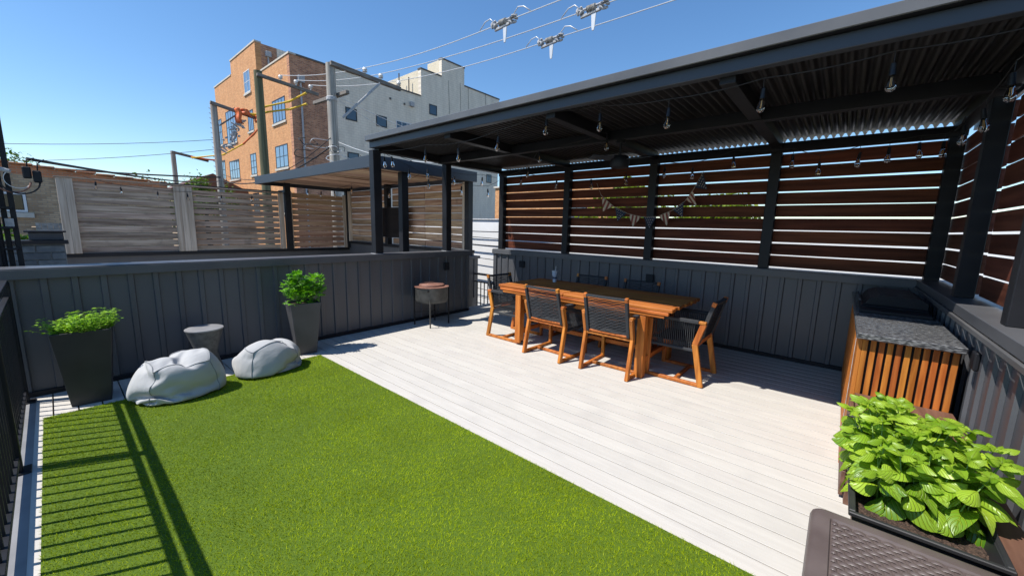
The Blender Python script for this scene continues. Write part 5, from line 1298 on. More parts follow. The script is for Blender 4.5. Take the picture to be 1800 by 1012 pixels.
19,5,26,10,20,23,32,27,29,20,2,-8,-15,-20,-22,-22,-25,-38,13,-18,17,3,-9,-13,-34,-11,-15,-13,-21,-22,-30,-32,0,-27,-32,-40,-43,-41,-43,-39,-35,-33,-34,
-31,-30,-27,-26,-21,-13,-5,-1,-20,-21,-24,-25,-23,-24,-26,-26,-33,-44,15,25,33,32,29,24,7,16,12,8,4,-8,19,26,28,32,37,37,35,11,39,37,40,44,46,45,44,36,
40,37,32,25,24,-2,-4,18,22,7,20,21,23,25,26,27,35,25,11,-15,-19,-22,-29,-37,-26,-16,-28,-6,-5,1,7,-8,-7,-13,-15,-25,-28,-28,-28,-33,-40,-3,-35,-43,-45,
-44,-43,-41,-39,-33,-31,-28,-24,-17,-26,9,5,-23,-17,-16,-15,-21,-26,-28,-35,-34,-50,-14,-8,-4,13,29,30,27,20,4,13,10,9,8,26,28,30,31,33,32,31,36,40,39,
34,42,45,44,44,41,38,34,34,27,28,20,-2,15,26,15,21,23,24,25,26,26,17,-2,-4,-4,-5,-5,-9,-36,-46,-21,-14,4,-8,-8,-15,13,-27,-13,-12,-10,-32,-35,-36,-39,
-41,-41,-22,-27,-40,-36,-35,-35,-34,-32,-32,-30,-26,-25,-15,15,-15,-31,-24,-32,-30,-29,-26,-27,-30,-3,1,-7,-11,-16,-17,-6,17,23,28,32,24,19,16,13,12,
14,21,27,31,34,39,40,40,42,43,45,44,45,43,40,38,35,31,30,28,27,20,17,17,18,20,19,19,20,19,19,-32,-1,1,0,-3,-7,-9,-9,11,-24,-22,-21,-15,-11,-10,-10,-4,
-11,-13,-16,-26,-34,-37,-40,-41,-42,-43,-35,-40,-37,-33,-33,-30,-28,-26,-25,-22,-19,12,-35,-13,-16,-10,-20,-24,-31,-35,-33,12,2,0,-9,-10,-14,-19,-11,
-21,3,10,17,20,19,18,19,20,25,27,31,33,35,37,38,40,42,44,45,45,45,42,38,36,32,31,27,25,22,20,-4,17,17,17,18,20,22,24,26,44,11,7,1,-3,-7,-10,-10,-9,-18,
-19,-20,-17,-13,-15,-13,-13,-18,-23,-28,-31,-33,-36,-38,-40,-42,-43,-39,-4,-30,-29,-32,-32,-32,-30,-30,-27,-26,-21,12,-21,-25,-31,-36,-38,-38,-37,-37,
4,6,5,9,35,15,-6,-32,-10,-4,0,5,8,11,14,20,22,25,27,31,34,35,37,38,40,41,44,45,45,45,27,32,31,29,27,24,24,22,21,21,26,30,35,23,24,25,25,24,7,7,9,-22,
-13,-13,-13,-13,-13,-13,-12,-12,-11,-9,-8,-8,-1,-22,-26,-28,-31,-34,-35,-38,-39,-40,-44,-45,-36,-34,-29,-20,-22,-23,-20,-18,-17,-20,-19,-38,-30,-33,
-32,-36,-36,-18,-14,-11,-12,-10,-5,-3,9,13,39,18,3,-3,-2,3,7,8,-1,8,17,19,20,24,35,36,37,38,40,41,42,45,45,44,44,37,34,31,28,25,23,22,21,20,29,29,20,
20,17,14,11,7,8,10,14,16,9,-6,-10,-14,-15,-14,-13,-11,-11,-13,-15,-15,-21,-22,-24,-29,-31,-34,-36,-38,-39,-40,-43,-44,-46,-42,-39,-34,-25,-21,-20,-17,
-13,-12,-13,-52,-31,-33,-25,-19,12,-7,-12,-13,-15,-14,-12,-11,-10,-25,19,18,16,15,-6,30,20,18,17,11,14,13,14,2,36,35,36,36,39,40,43,43,44,43,42,39,37,
33,31,28,26,23,22,20,24,18,14,8,5,6,0,5,7,11,14,17,20,28,7,1,-16,-15,-15,-13,-28,-23,-22,-21,-19,-19,-20,-18,-33,-34,-36,-38,-39,-40,-43,-43,-44,-42,
-41,-39,-35,-30,-25,-21,-18,-13,-12,-45,-28,-3,-13,-13,-22,-31,-21,-18,-16,-15,-11,-9,-6,-3,11,13,14,15,12,19,21,20,18,18,12,14,22,39,34,32,33,28,38,
40,41,43,43,43,41,38,37,34,32,30,28,23,22,20,8,7,-4,3,5,6,14,16,17,15,14,12,11,12,12,13,20,-18,-17,-18,-18,-22,-21,-22,-18,-23,-27,-33,-33,-37,-30,-37,
-39,-40,-41,-43,-43,-42,-40,-39,-36,-34,-30,-27,-23,-19,-16,-34,-24,-19,-19,-20,-19,-17,-15,-11,-10,-8,-7,-5,-4,7,2,2,12,13,15,16,17,17,17,17,16,31,31,
22,32,32,33,35,38,39,41,42,42,42,38,36,35,34,32,31,29,6,13,15,8,8,14,17,20,29,23,19,17,16,13,10,9,7,5,2,-3,-11,-14,-18,-19,-20,-20,-21,-30,-30,-31,-32,
-32,-26,-34,-37,-38,-39,-41,-41,-40,-40,-40,-38,-36,-35,-33,-30,-27,-25,-21,-27,-16,-17,-17,-18,-20,-20,-19,-6,-5,-5,-5,-6,-5,-3,3,6,10,11,14,15,15,16,
18,18,19,27,27,32,32,33,34,35,37,39,40,41,42,41,40,37,33,31,29,28,26,25,21,18,15,16,16,18,18,19,19,17,11,8,8,7,7,6,4,-9,-6,-7,-7,-7,-19,-20,-25,-23,
-20,-30,-30,-31,-33,-33,-36,-37,-38,-39,-39,-42,-41,-41,-39,-38,-34,-31,-31,-29,-28,-27,-26,-2,-15,-16,-17,-17,-20,-22,-29,-2,-4,-5,-6,-7,-7,-6,-4,6,8,
11,13,14,14,15,19,20,25,27,28,29,32,32,35,35,36,38,39,41,40,41,39,36,18,25,24,25,25,25,25,24,14,14,16,17,19,21,25,30,6,7,8,8,7,5,3,1,-3,-7,-8,-13,-15,
-19,-20,-24,-27,-28,-30,-32,-34,-36,-36,-36,-37,-37,-39,-40,-40,-41,-39,-35,-11,-26,-30,-30,-29,-30,-28,-8,-16,-18,-21,-24,-30,-16,-3,-4,-4,-5,-8,-8,
-8,-8,-8,-8,10,11,12,14,15,15,26,24,24,26,26,27,27,34,34,35,36,37,38,39,40,39,39,37,31,28,17,19,19,17,20,22,15,19,23,25,30,21,17,5,6,7,9,10,7,9,2,-1,
-1,-2,-6,-9,-16,-18,-20,-29,-27,-28,-27,-32,-36,-36,-35,-33,-36,-36,-38,-39,-40,-39,-38,-38,-31,-18,-25,-24,-23,-22,-25,-20,-25,-29,-22,-17,-6,-1,-2,1,
-7,-8,-6,-8,-2,-4,-7,-7,-9,4,7,9,12,15,19,23,24,26,27,29,33,33,33,35,35,36,38,38,39,38,37,36,35,32,29,23,19,11,13,13,26,30,23,22,14,9,3,4,5,4,7,7,-1,
10,1,0,1,-2,-6,-4,-7,-10,-13,-17,-28,-31,-33,-35,-31,-35,-34,-35,-36,-36,-37,-38,-33,-38,-37,-37,-35,-33,-27,-25,-23,-21,-13,-34,-25,-17,-8,0,1,-1,-1,
-1,-4,-5,-3,-9,-7,-4,-6,-8,-3,-6,3,9,3,8,12,21,24,27,29,31,32,32,34,33,35,36,36,38,37,36,36,35,34,32,32,29,26,22,15,12,27,18,16,8,3,1,-2,6,4,0,5,11,9,
-5,2,1,0,-3,-3,-6,-5,-8,-9,-16,-15,-32,-28,-32,-35,-31,-35,-33,-30,-35,-36,-37,-38,-37,-36,-35,-34,-32,-30,-28,-27,-24,-20,-28,-10,2,4,2,1,-1,-2,1,-3,
-6,-11,1,-9,-6,-11,-5,-4,-2,0,2,5,5,5,6,27,-6,-5,-4,-6,-1,-1,0,4,5,9,10,-2,9,-7,-2,-3,21,-1,1,1,1,2,2,5,26,-1,-2,-2,-3,-3,-4,-5,-12,7,0,6,-9,-4,-4,-10,
-4,-3,0,1,2,5,5,5,5,30,-5,-5,-5,-5,-2,-2,0,2,4,9,6,3,8,-2,-11,-1,13,7,5,3,4,2,1,-1,31,1,-1,-7,0,-3,-9,-9,-9,6,2,3,-1,-5,-8,-7,-3,-1,0,1,3,4,5,5,4,31,
-3,-5,-4,-3,-3,-2,0,1,3,6,8,6,1,-2,-3,-8,9,9,5,1,3,8,4,-2,32,1,-6,-7,-5,-3,-1,-8,-7,6,7,2,-2,-7,-7,-5,-3,-1,0,1,3,4,4,2,3,33,-1,-3,-3,-2,-3,-2,1,1,4,4,
6,7,2,-2,-7,-7,6,2,3,5,5,6,7,0,29,3,-5,-6,-6,-4,-4,-4,-1,4,10,3,0,-7,-6,-4,-4,-2,0,2,1,2,1,1,1,34,0,0,0,0,-3,1,0,3,4,5,6,5,-1,-12,-5,-1,0,3,3,5,6,4,3,
-4,32,4,-2,-2,-3,-5,-3,-2,1,-1,0,6,15,-3,-6,-6,-5,-4,-2,0,0,2,-1,-1,-1,36,2,1,0,0,1,1,4,5,6,6,5,-14,-7,-1,-1,-8,10,2,2,0,0,0,1,0,37,-6,-2,5,2,0,0,-1,
-7,-7,10,3,2,6,13,-6,-6,-6,-6,-3,-2,-2,-1,0,-3,37,1,2,2,3,3,4,7,7,7,-14,-3,0,-4,-10,1,8,4,0,-2,-4,-7,3,3,5,35,-3,-4,-1,-3,8,5,4,-1,-6,-7,9,6,2,-5,4,13,
-15,-1,-5,-6,-7,1,-2,-3,34,3,1,0,7,9,1,8,-4,1,-1,-5,-2,-3,3,6,3,-3,-7,-9,3,0,0,-4,11,33,-10,-7,9,5,-1,0,5,10,3,-6,-4,0,5,4,1,-1,-2,-4,-1,-10,-10,-1,-1,
-2,32,1,2,3,4,14,6,1,5,1,-1,-6,-1,0,4,2,-11,-4,1,0,-3,-12,-2,5,9,30,-8,-2,1,10,9,1,-1,-2,11,4,-4,0,-1,4,2,-1,-5,-9,-8,-5,-5,-3,-3,-1,31,2,3,4,4,6,8,9,
6,0,-4,1,0,-10,14,-16,2,2,2,-4,-9,-11,0,1,7,30,-3,-2,0,11,9,5,-1,-3,-1,-1,2,1,1,7,-1,3,-7,-9,-8,-5,-5,-4,-3,-2,30,3,2,5,5,5,7,9,7,-2,-2,-3,-1,-1,-2,1,
1,3,2,-7,-8,-11,-1,2,2,30,-2,-3,3,8,9,7,0,-3,-2,0,2,0,0,-6,1,7,-14,3,-6,-6,-5,-4,-2,-6,24,10,3,5,5,5,5,-5,12,-1,-7,10,1,0,-2,0,1,3,-7,-4,-5,-7,-2,0,4,
26,-4,2,3,8,4,3,1,1,1,0,1,-7,-5,-2,-5,-2,4,-6,-2,-1,0,-2,-10,-12,],
[13,1,4,29,-18,21,13,-18,-18,9,9,16,9,-18,-13,16,-39,6,-6,31,-28,22,-25,34,-4,-15,23,-35,28,-24,24,-31,-2,3,5,28,10,10,9,-4,-9,-17,19,-18,-23,18,-16,15,
-4,-23,24,-21,15,16,-28,-4,7,22,23,-27,7,-5,-7,-11,-12,31,-3,-9,5,-5,16,-34,28,-18,-14,22,-21,7,24,-23,40,7,-7,-33,-3,21,-27,24,-19,-8,4,18,8,-26,21,
-27,12,16,-27,21,-16,10,-14,6,19,-26,21,-21,6,26,-32,0,29,1,-30,8,36,-19,5,-5,12,-27,8,-21,14,2,-15,4,3,31,-36,-1,26,15,2,-42,23,-23,18,-18,6,29,-35,0,
26,-10,12,-28,-2,20,20,-30,12,2,18,-34,28,-19,-8,31,-19,-19,0,0,14,42,-37,-19,0,1,34,-10,-22,21,-12,-4,4,20,-32,0,28,-23,23,8,-14,15,-37,0,28,24,-19,
-22,39,-35,-11,11,24,-28,24,-19,27,-22,23,-18,-26,35,-27,8,21,-37,19,29,-30,16,-34,26,-27,1,30,-30,0,0,29,-25,-3,-3,0,27,-25,0,28,-26,-2,0,0,33,-24,33,
-30,26,-35,30,-33,28,2,-32,10,31,11,6,-23,30,-25,-26,-14,23,-1,-20,0,34,-34,38,-38,40,-33,-6,4,8,21,-27,24,-26,-4,24,-19,1,30,-30,21,-18,-10,8,33,1,0,
8,-49,36,-37,31,-24,22,-29,0,1,3,13,24,15,-32,-7,30,-6,-32,22,7,2,-6,-34,41,8,-47,-3,6,47,-32,-20,0,33,-25,-8,0,17,31,-32,7,34,-18,-33,3,22,-31,0,0,0,
36,-22,27,0,-37,-4,32,-29,10,28,-21,-17,36,-2,-24,-5,-4,14,-17,34,-18,-17,28,12,-40,30,-26,1,42,-34,-13,16,-16,0,0,29,-14,33,16,-33,7,32,-18,-26,-26,0,
0,0,23,-22,32,-26,-7,43,-28,24,-5,-34,1,32,-22,-10,5,13,-20,1,5,34,-17,-13,19,-27,-1,6,47,-24,33,-42,12,-32,6,13,16,-17,9,-27,29,31,-15,12,-23,18,-10,
-3,-34,2,36,-11,23,-8,-9,-16,36,-33,19,25,-47,-22,0,10,9,29,-18,-31,4,-1,-2,19,34,-19,-20,-9,4,39,3,-42,-9,32,14,-38,2,8,9,-17,-10,37,-22,26,-13,-16,
19,-19,-3,22,-21,22,-27,-5,1,6,27,7,-31,-10,0,28,43,-36,-15,18,18,-9,-34,-14,0,7,-8,29,0,16,16,-17,28,-20,-45,27,-16,-17,7,2,26,-12,-23,39,10,-15,-33,
-2,29,6,-30,-4,21,-21,10,27,-22,13,-27,1,28,-29,24,20,-8,-36,15,26,32,-23,-22,-8,-21,7,19,0,-4,-20,6,27,1,23,-10,-14,-34,14,30,2,-34,-8,6,21,-17,25,
-22,-5,15,-18,-9,22,-12,16,8,-22,20,8,-21,5,-11,29,-5,-9,29,-33,13,-26,30,-26,15,18,-24,-26,22,7,-26,3,21,-27,0,22,11,-30,16,29,-15,-21,23,3,16,-34,1,
9,-29,1,23,-13,-10,19,9,-27,27,-27,-3,30,9,11,-24,-16,-8,0,0,9,9,16,-23,25,-36,0,26,-25,22,-25,13,30,16,-12,-23,-11,26,13,-3,-5,-8,-5,6,1,5,-2,1,-24,
10,5,-32,11,16,-26,24,8,-7,-27,2,1,24,-22,11,9,5,-19,21,-12,29,-28,-19,-2,14,2,19,-35,19,6,-23,5,33,-2,4,-13,-14,21,2,1,-2,-5,9,3,5,6,0,-21,21,-32,-4,
15,-3,-23,-7,26,4,-15,-15,-1,8,10,16,-28,-4,0,0,0,30,-21,-8,29,-30,24,-23,27,1,-18,36,3,5,-19,21,-13,-24,-3,6,2,-3,-11,-11,1,5,2,-1,20,-18,13,-25,31,
-20,-9,5,17,-9,1,18,-14,-6,-5,0,-8,3,-3,27,-25,13,1,17,-30,-1,43,-17,-14,-12,6,11,23,18,5,7,-19,-20,-26,5,4,2,-5,-8,4,5,6,8,30,-29,10,-30,-4,-5,0,4,7,
43,-7,-18,-24,18,-21,0,0,0,1,-1,1,7,33,-2,-22,-11,-5,-3,12,26,5,23,19,-12,-12,-31,7,11,8,5,1,-3,-10,-8,-15,-20,22,-26,0,24,-26,6,11,15,-3,13,5,-1,-8,7,
5,-4,-4,-1,-16,-3,-13,6,-10,1,42,12,-32,-24,27,30,-15,-18,15,-11,28,15,7,-16,-30,2,7,4,2,0,-2,-9,1,6,-36,11,27,-34,-8,-6,7,5,19,7,8,-10,5,17,-26,-20,
-11,19,15,4,0,-2,-22,-12,6,13,34,-9,-7,-3,-3,14,29,13,-7,-29,-20,-5,30,13,12,6,-1,-5,-9,-11,-10,-23,-26,-4,0,3,11,22,10,11,5,-16,22,1,-23,27,-10,-9,-8,
-5,-4,8,0,2,-12,-13,-13,15,35,-20,7,-1,25,-21,-8,26,-3,-13,-7,-2,22,8,9,5,1,-2,-3,-4,-5,-37,-35,16,20,-33,8,19,10,-9,1,1,1,22,-10,-7,-6,8,-16,-18,-6,
24,5,12,9,-22,14,10,10,-4,-1,-7,17,-13,4,20,-28,4,-32,-12,21,28,14,15,-5,-5,-4,-4,-4,-6,-41,15,2,3,0,-26,17,15,25,6,-1,9,-5,-10,28,-12,-13,-13,-16,25,
16,-3,-5,-12,-42,20,40,-3,0,3,1,-2,-15,-20,-19,-15,-4,21,13,15,-12,12,-9,-4,-2,-3,-1,-6,-6,-28,0,33,15,11,4,-1,-4,-1,0,20,4,-5,-16,15,-15,-14,-15,-31,
2,7,39,21,8,4,3,2,1,-1,-15,5,2,-32,16,-15,-2,-6,-5,8,15,-8,-5,-4,-4,-4,-4,-2,11,-21,-9,-2,10,4,32,24,22,14,5,5,-2,-26,-14,-13,-13,-12,-7,14,27,-2,2,4,
-16,-30,49,24,10,10,-10,-12,-11,-20,-19,-19,-33,-3,13,16,1,-2,-8,-8,-10,-3,2,-1,27,-2,-24,9,29,13,5,-6,4,10,7,-3,4,5,17,3,-14,-6,-25,-24,-23,-6,13,29,
-5,1,9,6,2,-2,-8,-8,1,1,1,-32,-4,-2,3,5,11,15,36,10,-4,-5,-9,6,0,-17,-10,5,6,-9,13,26,10,9,-16,14,11,8,-3,-12,-13,-16,-23,-15,-7,-3,1,16,-4,3,-6,26,22,
14,-4,-16,-24,-20,-20,-15,1,13,29,27,3,-2,-8,-10,-15,-38,0,10,12,13,1,-4,2,5,4,5,5,5,5,42,1,1,8,6,3,-14,-21,-24,-24,-28,-13,0,0,0,0,4,4,-2,-6,0,0,18,
-20,4,-2,0,1,3,5,9,21,20,33,5,1,-1,0,-2,-12,-36,-24,-14,25,11,11,19,3,-17,13,5,8,1,1,2,-1,-14,-36,7,-41,-6,-2,1,1,25,28,3,-4,-16,-20,-14,-2,29,12,14,
14,-7,-12,-14,-13,-14,-8,36,1,1,4,0,1,13,11,14,4,3,4,4,4,36,-2,-20,7,-5,-12,-23,-2,-5,-7,-14,-26,-18,-10,0,0,0,0,29,-16,-4,0,5,10,9,5,5,2,0,1,-4,11,-7,
-1,4,2,0,1,1,0,-3,-6,-12,-26,7,17,4,9,4,-12,7,3,0,0,0,1,0,-1,-4,-34,-7,0,0,12,35,-29,-11,3,9,10,5,7,17,15,11,14,1,-6,-14,-19,-38,-19,15,7,13,17,11,15,
16,12,6,6,6,4,4,2,-39,7,16,-11,-14,-23,-18,-10,-6,4,-5,4,8,-26,-19,-5,0,0,12,34,5,3,4,5,-33,-13,-8,-7,-2,0,2,15,-16,-1,0,1,5,4,4,-1,-12,-2,0,0,1,1,-2,
10,7,-18,2,1,-1,0,0,0,0,0,2,9,-4,-5,-2,36,-26,29,15,4,5,4,9,7,-32,20,10,8,-18,-16,-12,-7,-3,1,26,-6,3,2,-4,-1,4,5,8,7,8,8,12,-9,22,-25,-13,-12,-10,-7,
5,10,6,12,1,8,0,-19,-27,-29,-15,-4,1,20,26,2,-1,-4,-6,2,-3,-3,-6,-12,-12,24,15,-6,-13,-24,14,9,7,8,7,1,1,1,-3,-1,-12,-30,15,5,-22,0,0,2,4,6,6,24,12,5,
1,-5,-9,-16,-28,-2,12,17,18,1,-2,-5,-1,-4,7,10,12,6,5,4,2,-2,-5,-32,35,15,5,-2,-5,-6,-4,-3,-2,-2,2,21,24,-8,4,-8,-9,-16,-13,-5,-5,33,32,-4,-13,-11,-12,
-17,-27,-22,-15,-4,2,0,1,-1,-3,0,0,2,5,2,1,-2,-2,-3,-2,-1,0,0,0,0,2,1,2,0,0,0,3,-3,-4,22,4,1,7,8,9,9,9,-3,15,12,5,-4,-12,-15,-17,-45,-6,0,3,0,-2,-1,1,
-1,6,8,9,9,6,2,-1,-2,-2,-2,4,21,22,20,11,6,3,1,0,-1,0,-5,-46,-8,1,0,5,11,19,17,-11,13,-3,-10,-20,-7,-1,12,-18,11,-14,-13,-10,-8,-2,1,2,8,7,8,7,4,2,-1,
-3,-3,-3,-2,-2,-1,0,4,3,2,1,-1,-1,-2,-3,-4,-17,2,-7,4,18,18,19,18,16,-18,1,-2,-7,-8,-11,-15,-14,-8,-19,-13,-7,0,5,7,9,13,15,14,13,11,7,3,0,-1,-1,-2,3,
11,5,-2,-7,-9,-10,-8,-8,-4,-3,-6,30,11,11,6,3,-13,4,14,21,4,2,-5,-8,-2,-18,-12,10,-1,-8,-7,-5,-6,-3,-1,1,9,9,9,8,6,4,1,-2,-2,-2,-2,-1,-1,-1,1,-1,-4,-5,
-7,-7,-8,-6,-5,-3,10,1,-7,15,16,17,19,19,5,2,-3,-10,-13,-17,-18,-19,-17,-12,-7,-3,2,5,7,9,14,16,16,14,12,8,5,2,0,0,0,0,-10,-8,-2,10,0,-5,-8,-12,-13,
-11,-9,41,3,-4,-13,2,14,26,21,13,10,4,-5,-10,-20,-21,11,-10,-27,-23,-17,-2,4,9,19,10,13,13,12,10,8,5,2,0,0,-1,-1,-1,-1,-2,-3,-9,-10,-11,-12,-11,-10,-8,
-8,-8,10,12,16,18,18,19,16,8,6,5,0,-4,-20,-21,-22,-18,-16,-12,-9,-4,0,6,10,10,17,18,17,15,13,10,6,3,1,-1,-2,-2,0,-10,-12,-14,-14,-12,-10,-7,2,2,-4,-5,
2,5,18,19,9,14,19,17,14,7,1,-7,-16,-32,-12,-11,-11,-11,-20,4,0,3,3,3,19,20,19,20,9,7,5,3,0,0,0,-1,-1,-3,-6,-7,-9,-12,-12,-13,-13,-12,-10,-10,14,16,17,
15,13,11,0,6,8,5,1,-2,-5,-6,-22,-23,-16,-12,-9,-5,1,3,5,6,18,20,20,21,13,11,7,3,2,1,-1,-2,-5,-8,-9,-12,-14,-18,-18,-17,-16,-11,-9,27,10,19,18,19,10,1,
9,9,7,5,1,-4,-7,-10,-17,-16,-14,-11,-8,-5,-1,2,4,6,19,21,24,3,14,12,10,11,4,1,1,0,-2,-3,-5,-7,-10,-12,-13,-13,-14,-14,-12,-11,14,12,1,10,12,14,17,13,
10,6,1,-3,-9,-15,-18,-17,-15,-12,-9,-6,-2,1,3,5,20,22,21,16,14,8,14,6,2,1,-1,-3,-5,-7,-10,-10,-13,-15,-17,-19,-19,-18,-16,36,13,12,14,13,13,13,11,11,8,
4,1,-4,-8,-13,-14,-15,-14,-12,-9,-5,-3,0,3,4,21,16,19,17,15,13,11,9,5,2,2,1,0,-3,-8,-9,-11,-12,-13,-13,-14,-22,-21,-19,17,18,15,15,12,5,8,9,7,4,2,-3,
-6,-10,-11,-11,-11,-13,-10,-7,-3,0,2,4,16,18,18,17,16,19,11,6,2,1,-1,-3,-9,-9,-9,-11,-12,-12,-12,-16,-17,-19,-18,36,12,14,13,14,14,12,12,10,7,3,0,-5,
-8,-11,-14,-15,-14,-12,-10,-6,-4,-1,2,3,20,19,19,17,15,13,11,9,6,4,3,2,0,-1,-5,-8,-12,-13,-16,-16,-17,-18,-21,-20,13,15,14,14,14,11,9,9,8,5,1,-3,-7,
-10,-11,-14,-13,-11,-8,-6,-4,-2,0,1,20,19,18,18,17,15,9,4,2,1,0,-1,-4,-5,-8,-9,-14,-15,-17,-17,-17,-16,-16,2,11,13,15,19,21,23,21,9,5,3,-1,-4,-7,-11,
-13,-14,-14,-12,-10,-7,-4,-2,0,1,19,19,18,19,16,13,11,9,7,5,3,3,1,-1,-3,-9,-21,-20,-21,-20,-19,-18,-18,-15,11,12,14,16,18,18,17,14,6,4,0,-3,-6,-10,-11,
-13,-12,-12,-9,-7,-4,-3,0,0,18,19,19,18,14,11,6,3,-1,-2,-1,-2,-3,-2,-5,-14,-34,-24,-17,-15,-15,-13,-10,17,17,21,23,23,19,23,11,8,5,3,-1,-3,-7,-10,-10,
-11,-14,-12,-10,-8,-5,-4,-4,-3,19,19,20,20,19,13,10,9,7,6,4,2,2,-1,-2,-4,-17,-19,-21,-21,-22,-24,-21,-19,15,17,19,18,15,18,17,8,6,3,0,-2,-7,-8,-11,-13,
-12,-10,-9,-7,-5,-4,-1,-5,18,19,21,16,7,2,-3,-11,-7,-5,-2,0,1,7,4,0,-15,-18,-15,-18,-20,-21,-18,34,21,16,22,25,19,10,8,2,8,4,-2,-4,-15,-16,-17,-18,21,
-8,-7,-7,-5,-4,-3,-4,19,19,20,18,15,12,12,9,7,6,3,3,0,-2,-4,-6,-7,-13,-17,-23,-24,-19,-21,-22,17,13,18,19,18,16,8,7,4,0,-2,-7,-20,-5,-32,1,-3,-12,-23,
7,8,3,1,1,17,16,14,9,-10,-4,-3,0,3,8,6,5,-2,0,-1,-2,-6,-9,-18,-21,-19,-19,-13,24,20,23,22,14,10,8,7,3,1,-4,-18,2,-33,-16,-16,15,7,14,-3,-8,2,-1,-2,-3,
18,18,18,16,14,13,11,9,8,4,3,2,-1,-4,-6,-7,-8,-9,-11,-13,-19,-24,-24,-21,16,19,19,17,13,7,2,9,2,-7,-6,1,-11,-22,-31,-30,2,7,-12,-21,14,11,9,-12,30,14,
21,14,0,-6,3,5,1,3,6,6,6,2,-2,-5,-8,-10,-14,-16,-18,-21,-21,29,23,14,9,8,8,7,8,-5,-2,-3,-4,-21,-26,-35,17,10,8,9,2,2,-1,2,4,3,15,-4,-4,-3,1,-5,-4,-3,
-10,-11,-29,25,15,32,-12,1,2,12,-10,-8,-7,-6,-3,12,-13,17,-8,-7,-1,0,3,3,5,26,-15,6,-9,-34,-22,9,29,11,8,5,4,5,1,3,4,6,16,-6,-4,-3,-3,-4,-5,-6,-8,-11,
-27,-17,1,32,25,16,8,-24,-13,-5,0,-6,1,7,14,7,-16,-4,9,-3,1,15,15,15,-23,-33,-25,-10,7,24,22,10,9,7,5,5,4,3,4,6,14,-5,-3,-4,-4,-5,-6,-8,-9,-12,-19,-23,
-17,10,22,27,33,-16,-13,-3,2,-3,-12,-2,15,5,-12,10,11,6,2,-2,11,9,-31,-34,-19,-7,24,20,18,12,11,9,6,4,3,2,6,4,11,-6,-2,-3,-6,-1,-5,-9,-12,-14,-18,-21,
-24,7,20,30,35,-7,0,-3,-6,-7,-10,-14,4,17,-9,10,13,9,7,5,4,-2,-29,-34,-22,-10,23,23,18,15,13,7,-4,11,5,4,4,2,6,-3,-4,-7,-12,7,-5,-2,-13,-17,-21,-27,
-14,15,32,30,18,5,-4,-5,-10,-13,-9,-6,10,13,-8,4,6,7,14,6,5,-9,-9,-19,-28,-32,2,27,23,19,15,7,3,-3,-7,11,8,3,1,-6,-11,8,4,1,-3,-11,-18,-22,-27,-17,28,
25,13,-2,-7,25,2,1,-4,-4,-4,-4,-5,-1,-13,1,11,7,4,2,-2,-16,-24,19,11,-7,-19,-23,26,25,18,19,4,0,-2,-5,-7,9,-1,3,3,4,1,-1,-9,-28,-12,-27,18,10,-2,-13,
-28,7,27,9,-1,-5,-8,-13,4,20,1,-6,1,-3,-22,-10,13,9,6,-1,-18,-27,23,20,17,13,-6,-11,28,14,9,-7,-10,6,-2,-4,-9,3,-3,-7,8,15,-21,15,-4,-6,-18,-34,-19,
-17,5,27,6,-6,-10,-13,16,23,-4,-8,18,-4,-10,-25,14,6,-18,-22,7,15,8,-13,-23,11,30,30,22,13,-16,12,4,-15,-13,5,6,1,-10,-6,-4,-2,3,18,11,7,-2,-20,-26,
-32,-22,-10,25,-3,-19,-8,22,19,-1,-15,0,31,11,-2,-18,-32,-8,12,11,-8,-17,-18,19,16,-23,14,16,30,27,22,2,-22,-13,-3,-2,1,4,6,-8,-6,-4,-2,2,3,14,23,-1,
-24,-29,-21,-12,9,-15,-28,-1,19,15,0,-11,-12,11,32,26,-13,-28,-32,-11,12,11,5,-12,-18,3,14,38,10,10,2,18,28,-2,-15,-23,-3,-1,1,4,6,-8,-3,-6,-1,1,3,26,
8,8,-12,-11,-12,-25,2,-38,-20,-7,13,11,-9,-11,-11,8,33,27,-17,-28,-32,-4,9,12,10,0,-15,12,24,38,-4,18,-5,10,15,-15,7,-19,-3,-3,1,7,-5,-19,17,-5,3,3,5,
7,17,-15,0,8,-16,-8,4,-37,-27,-18,12,-13,-9,-8,-7,5,23,31,-19,-17,-29,0,19,10,-6,3,3,24,28,36,13,10,9,2,2,0,-7,-8,-9,-10,-12,-18,-20,]]
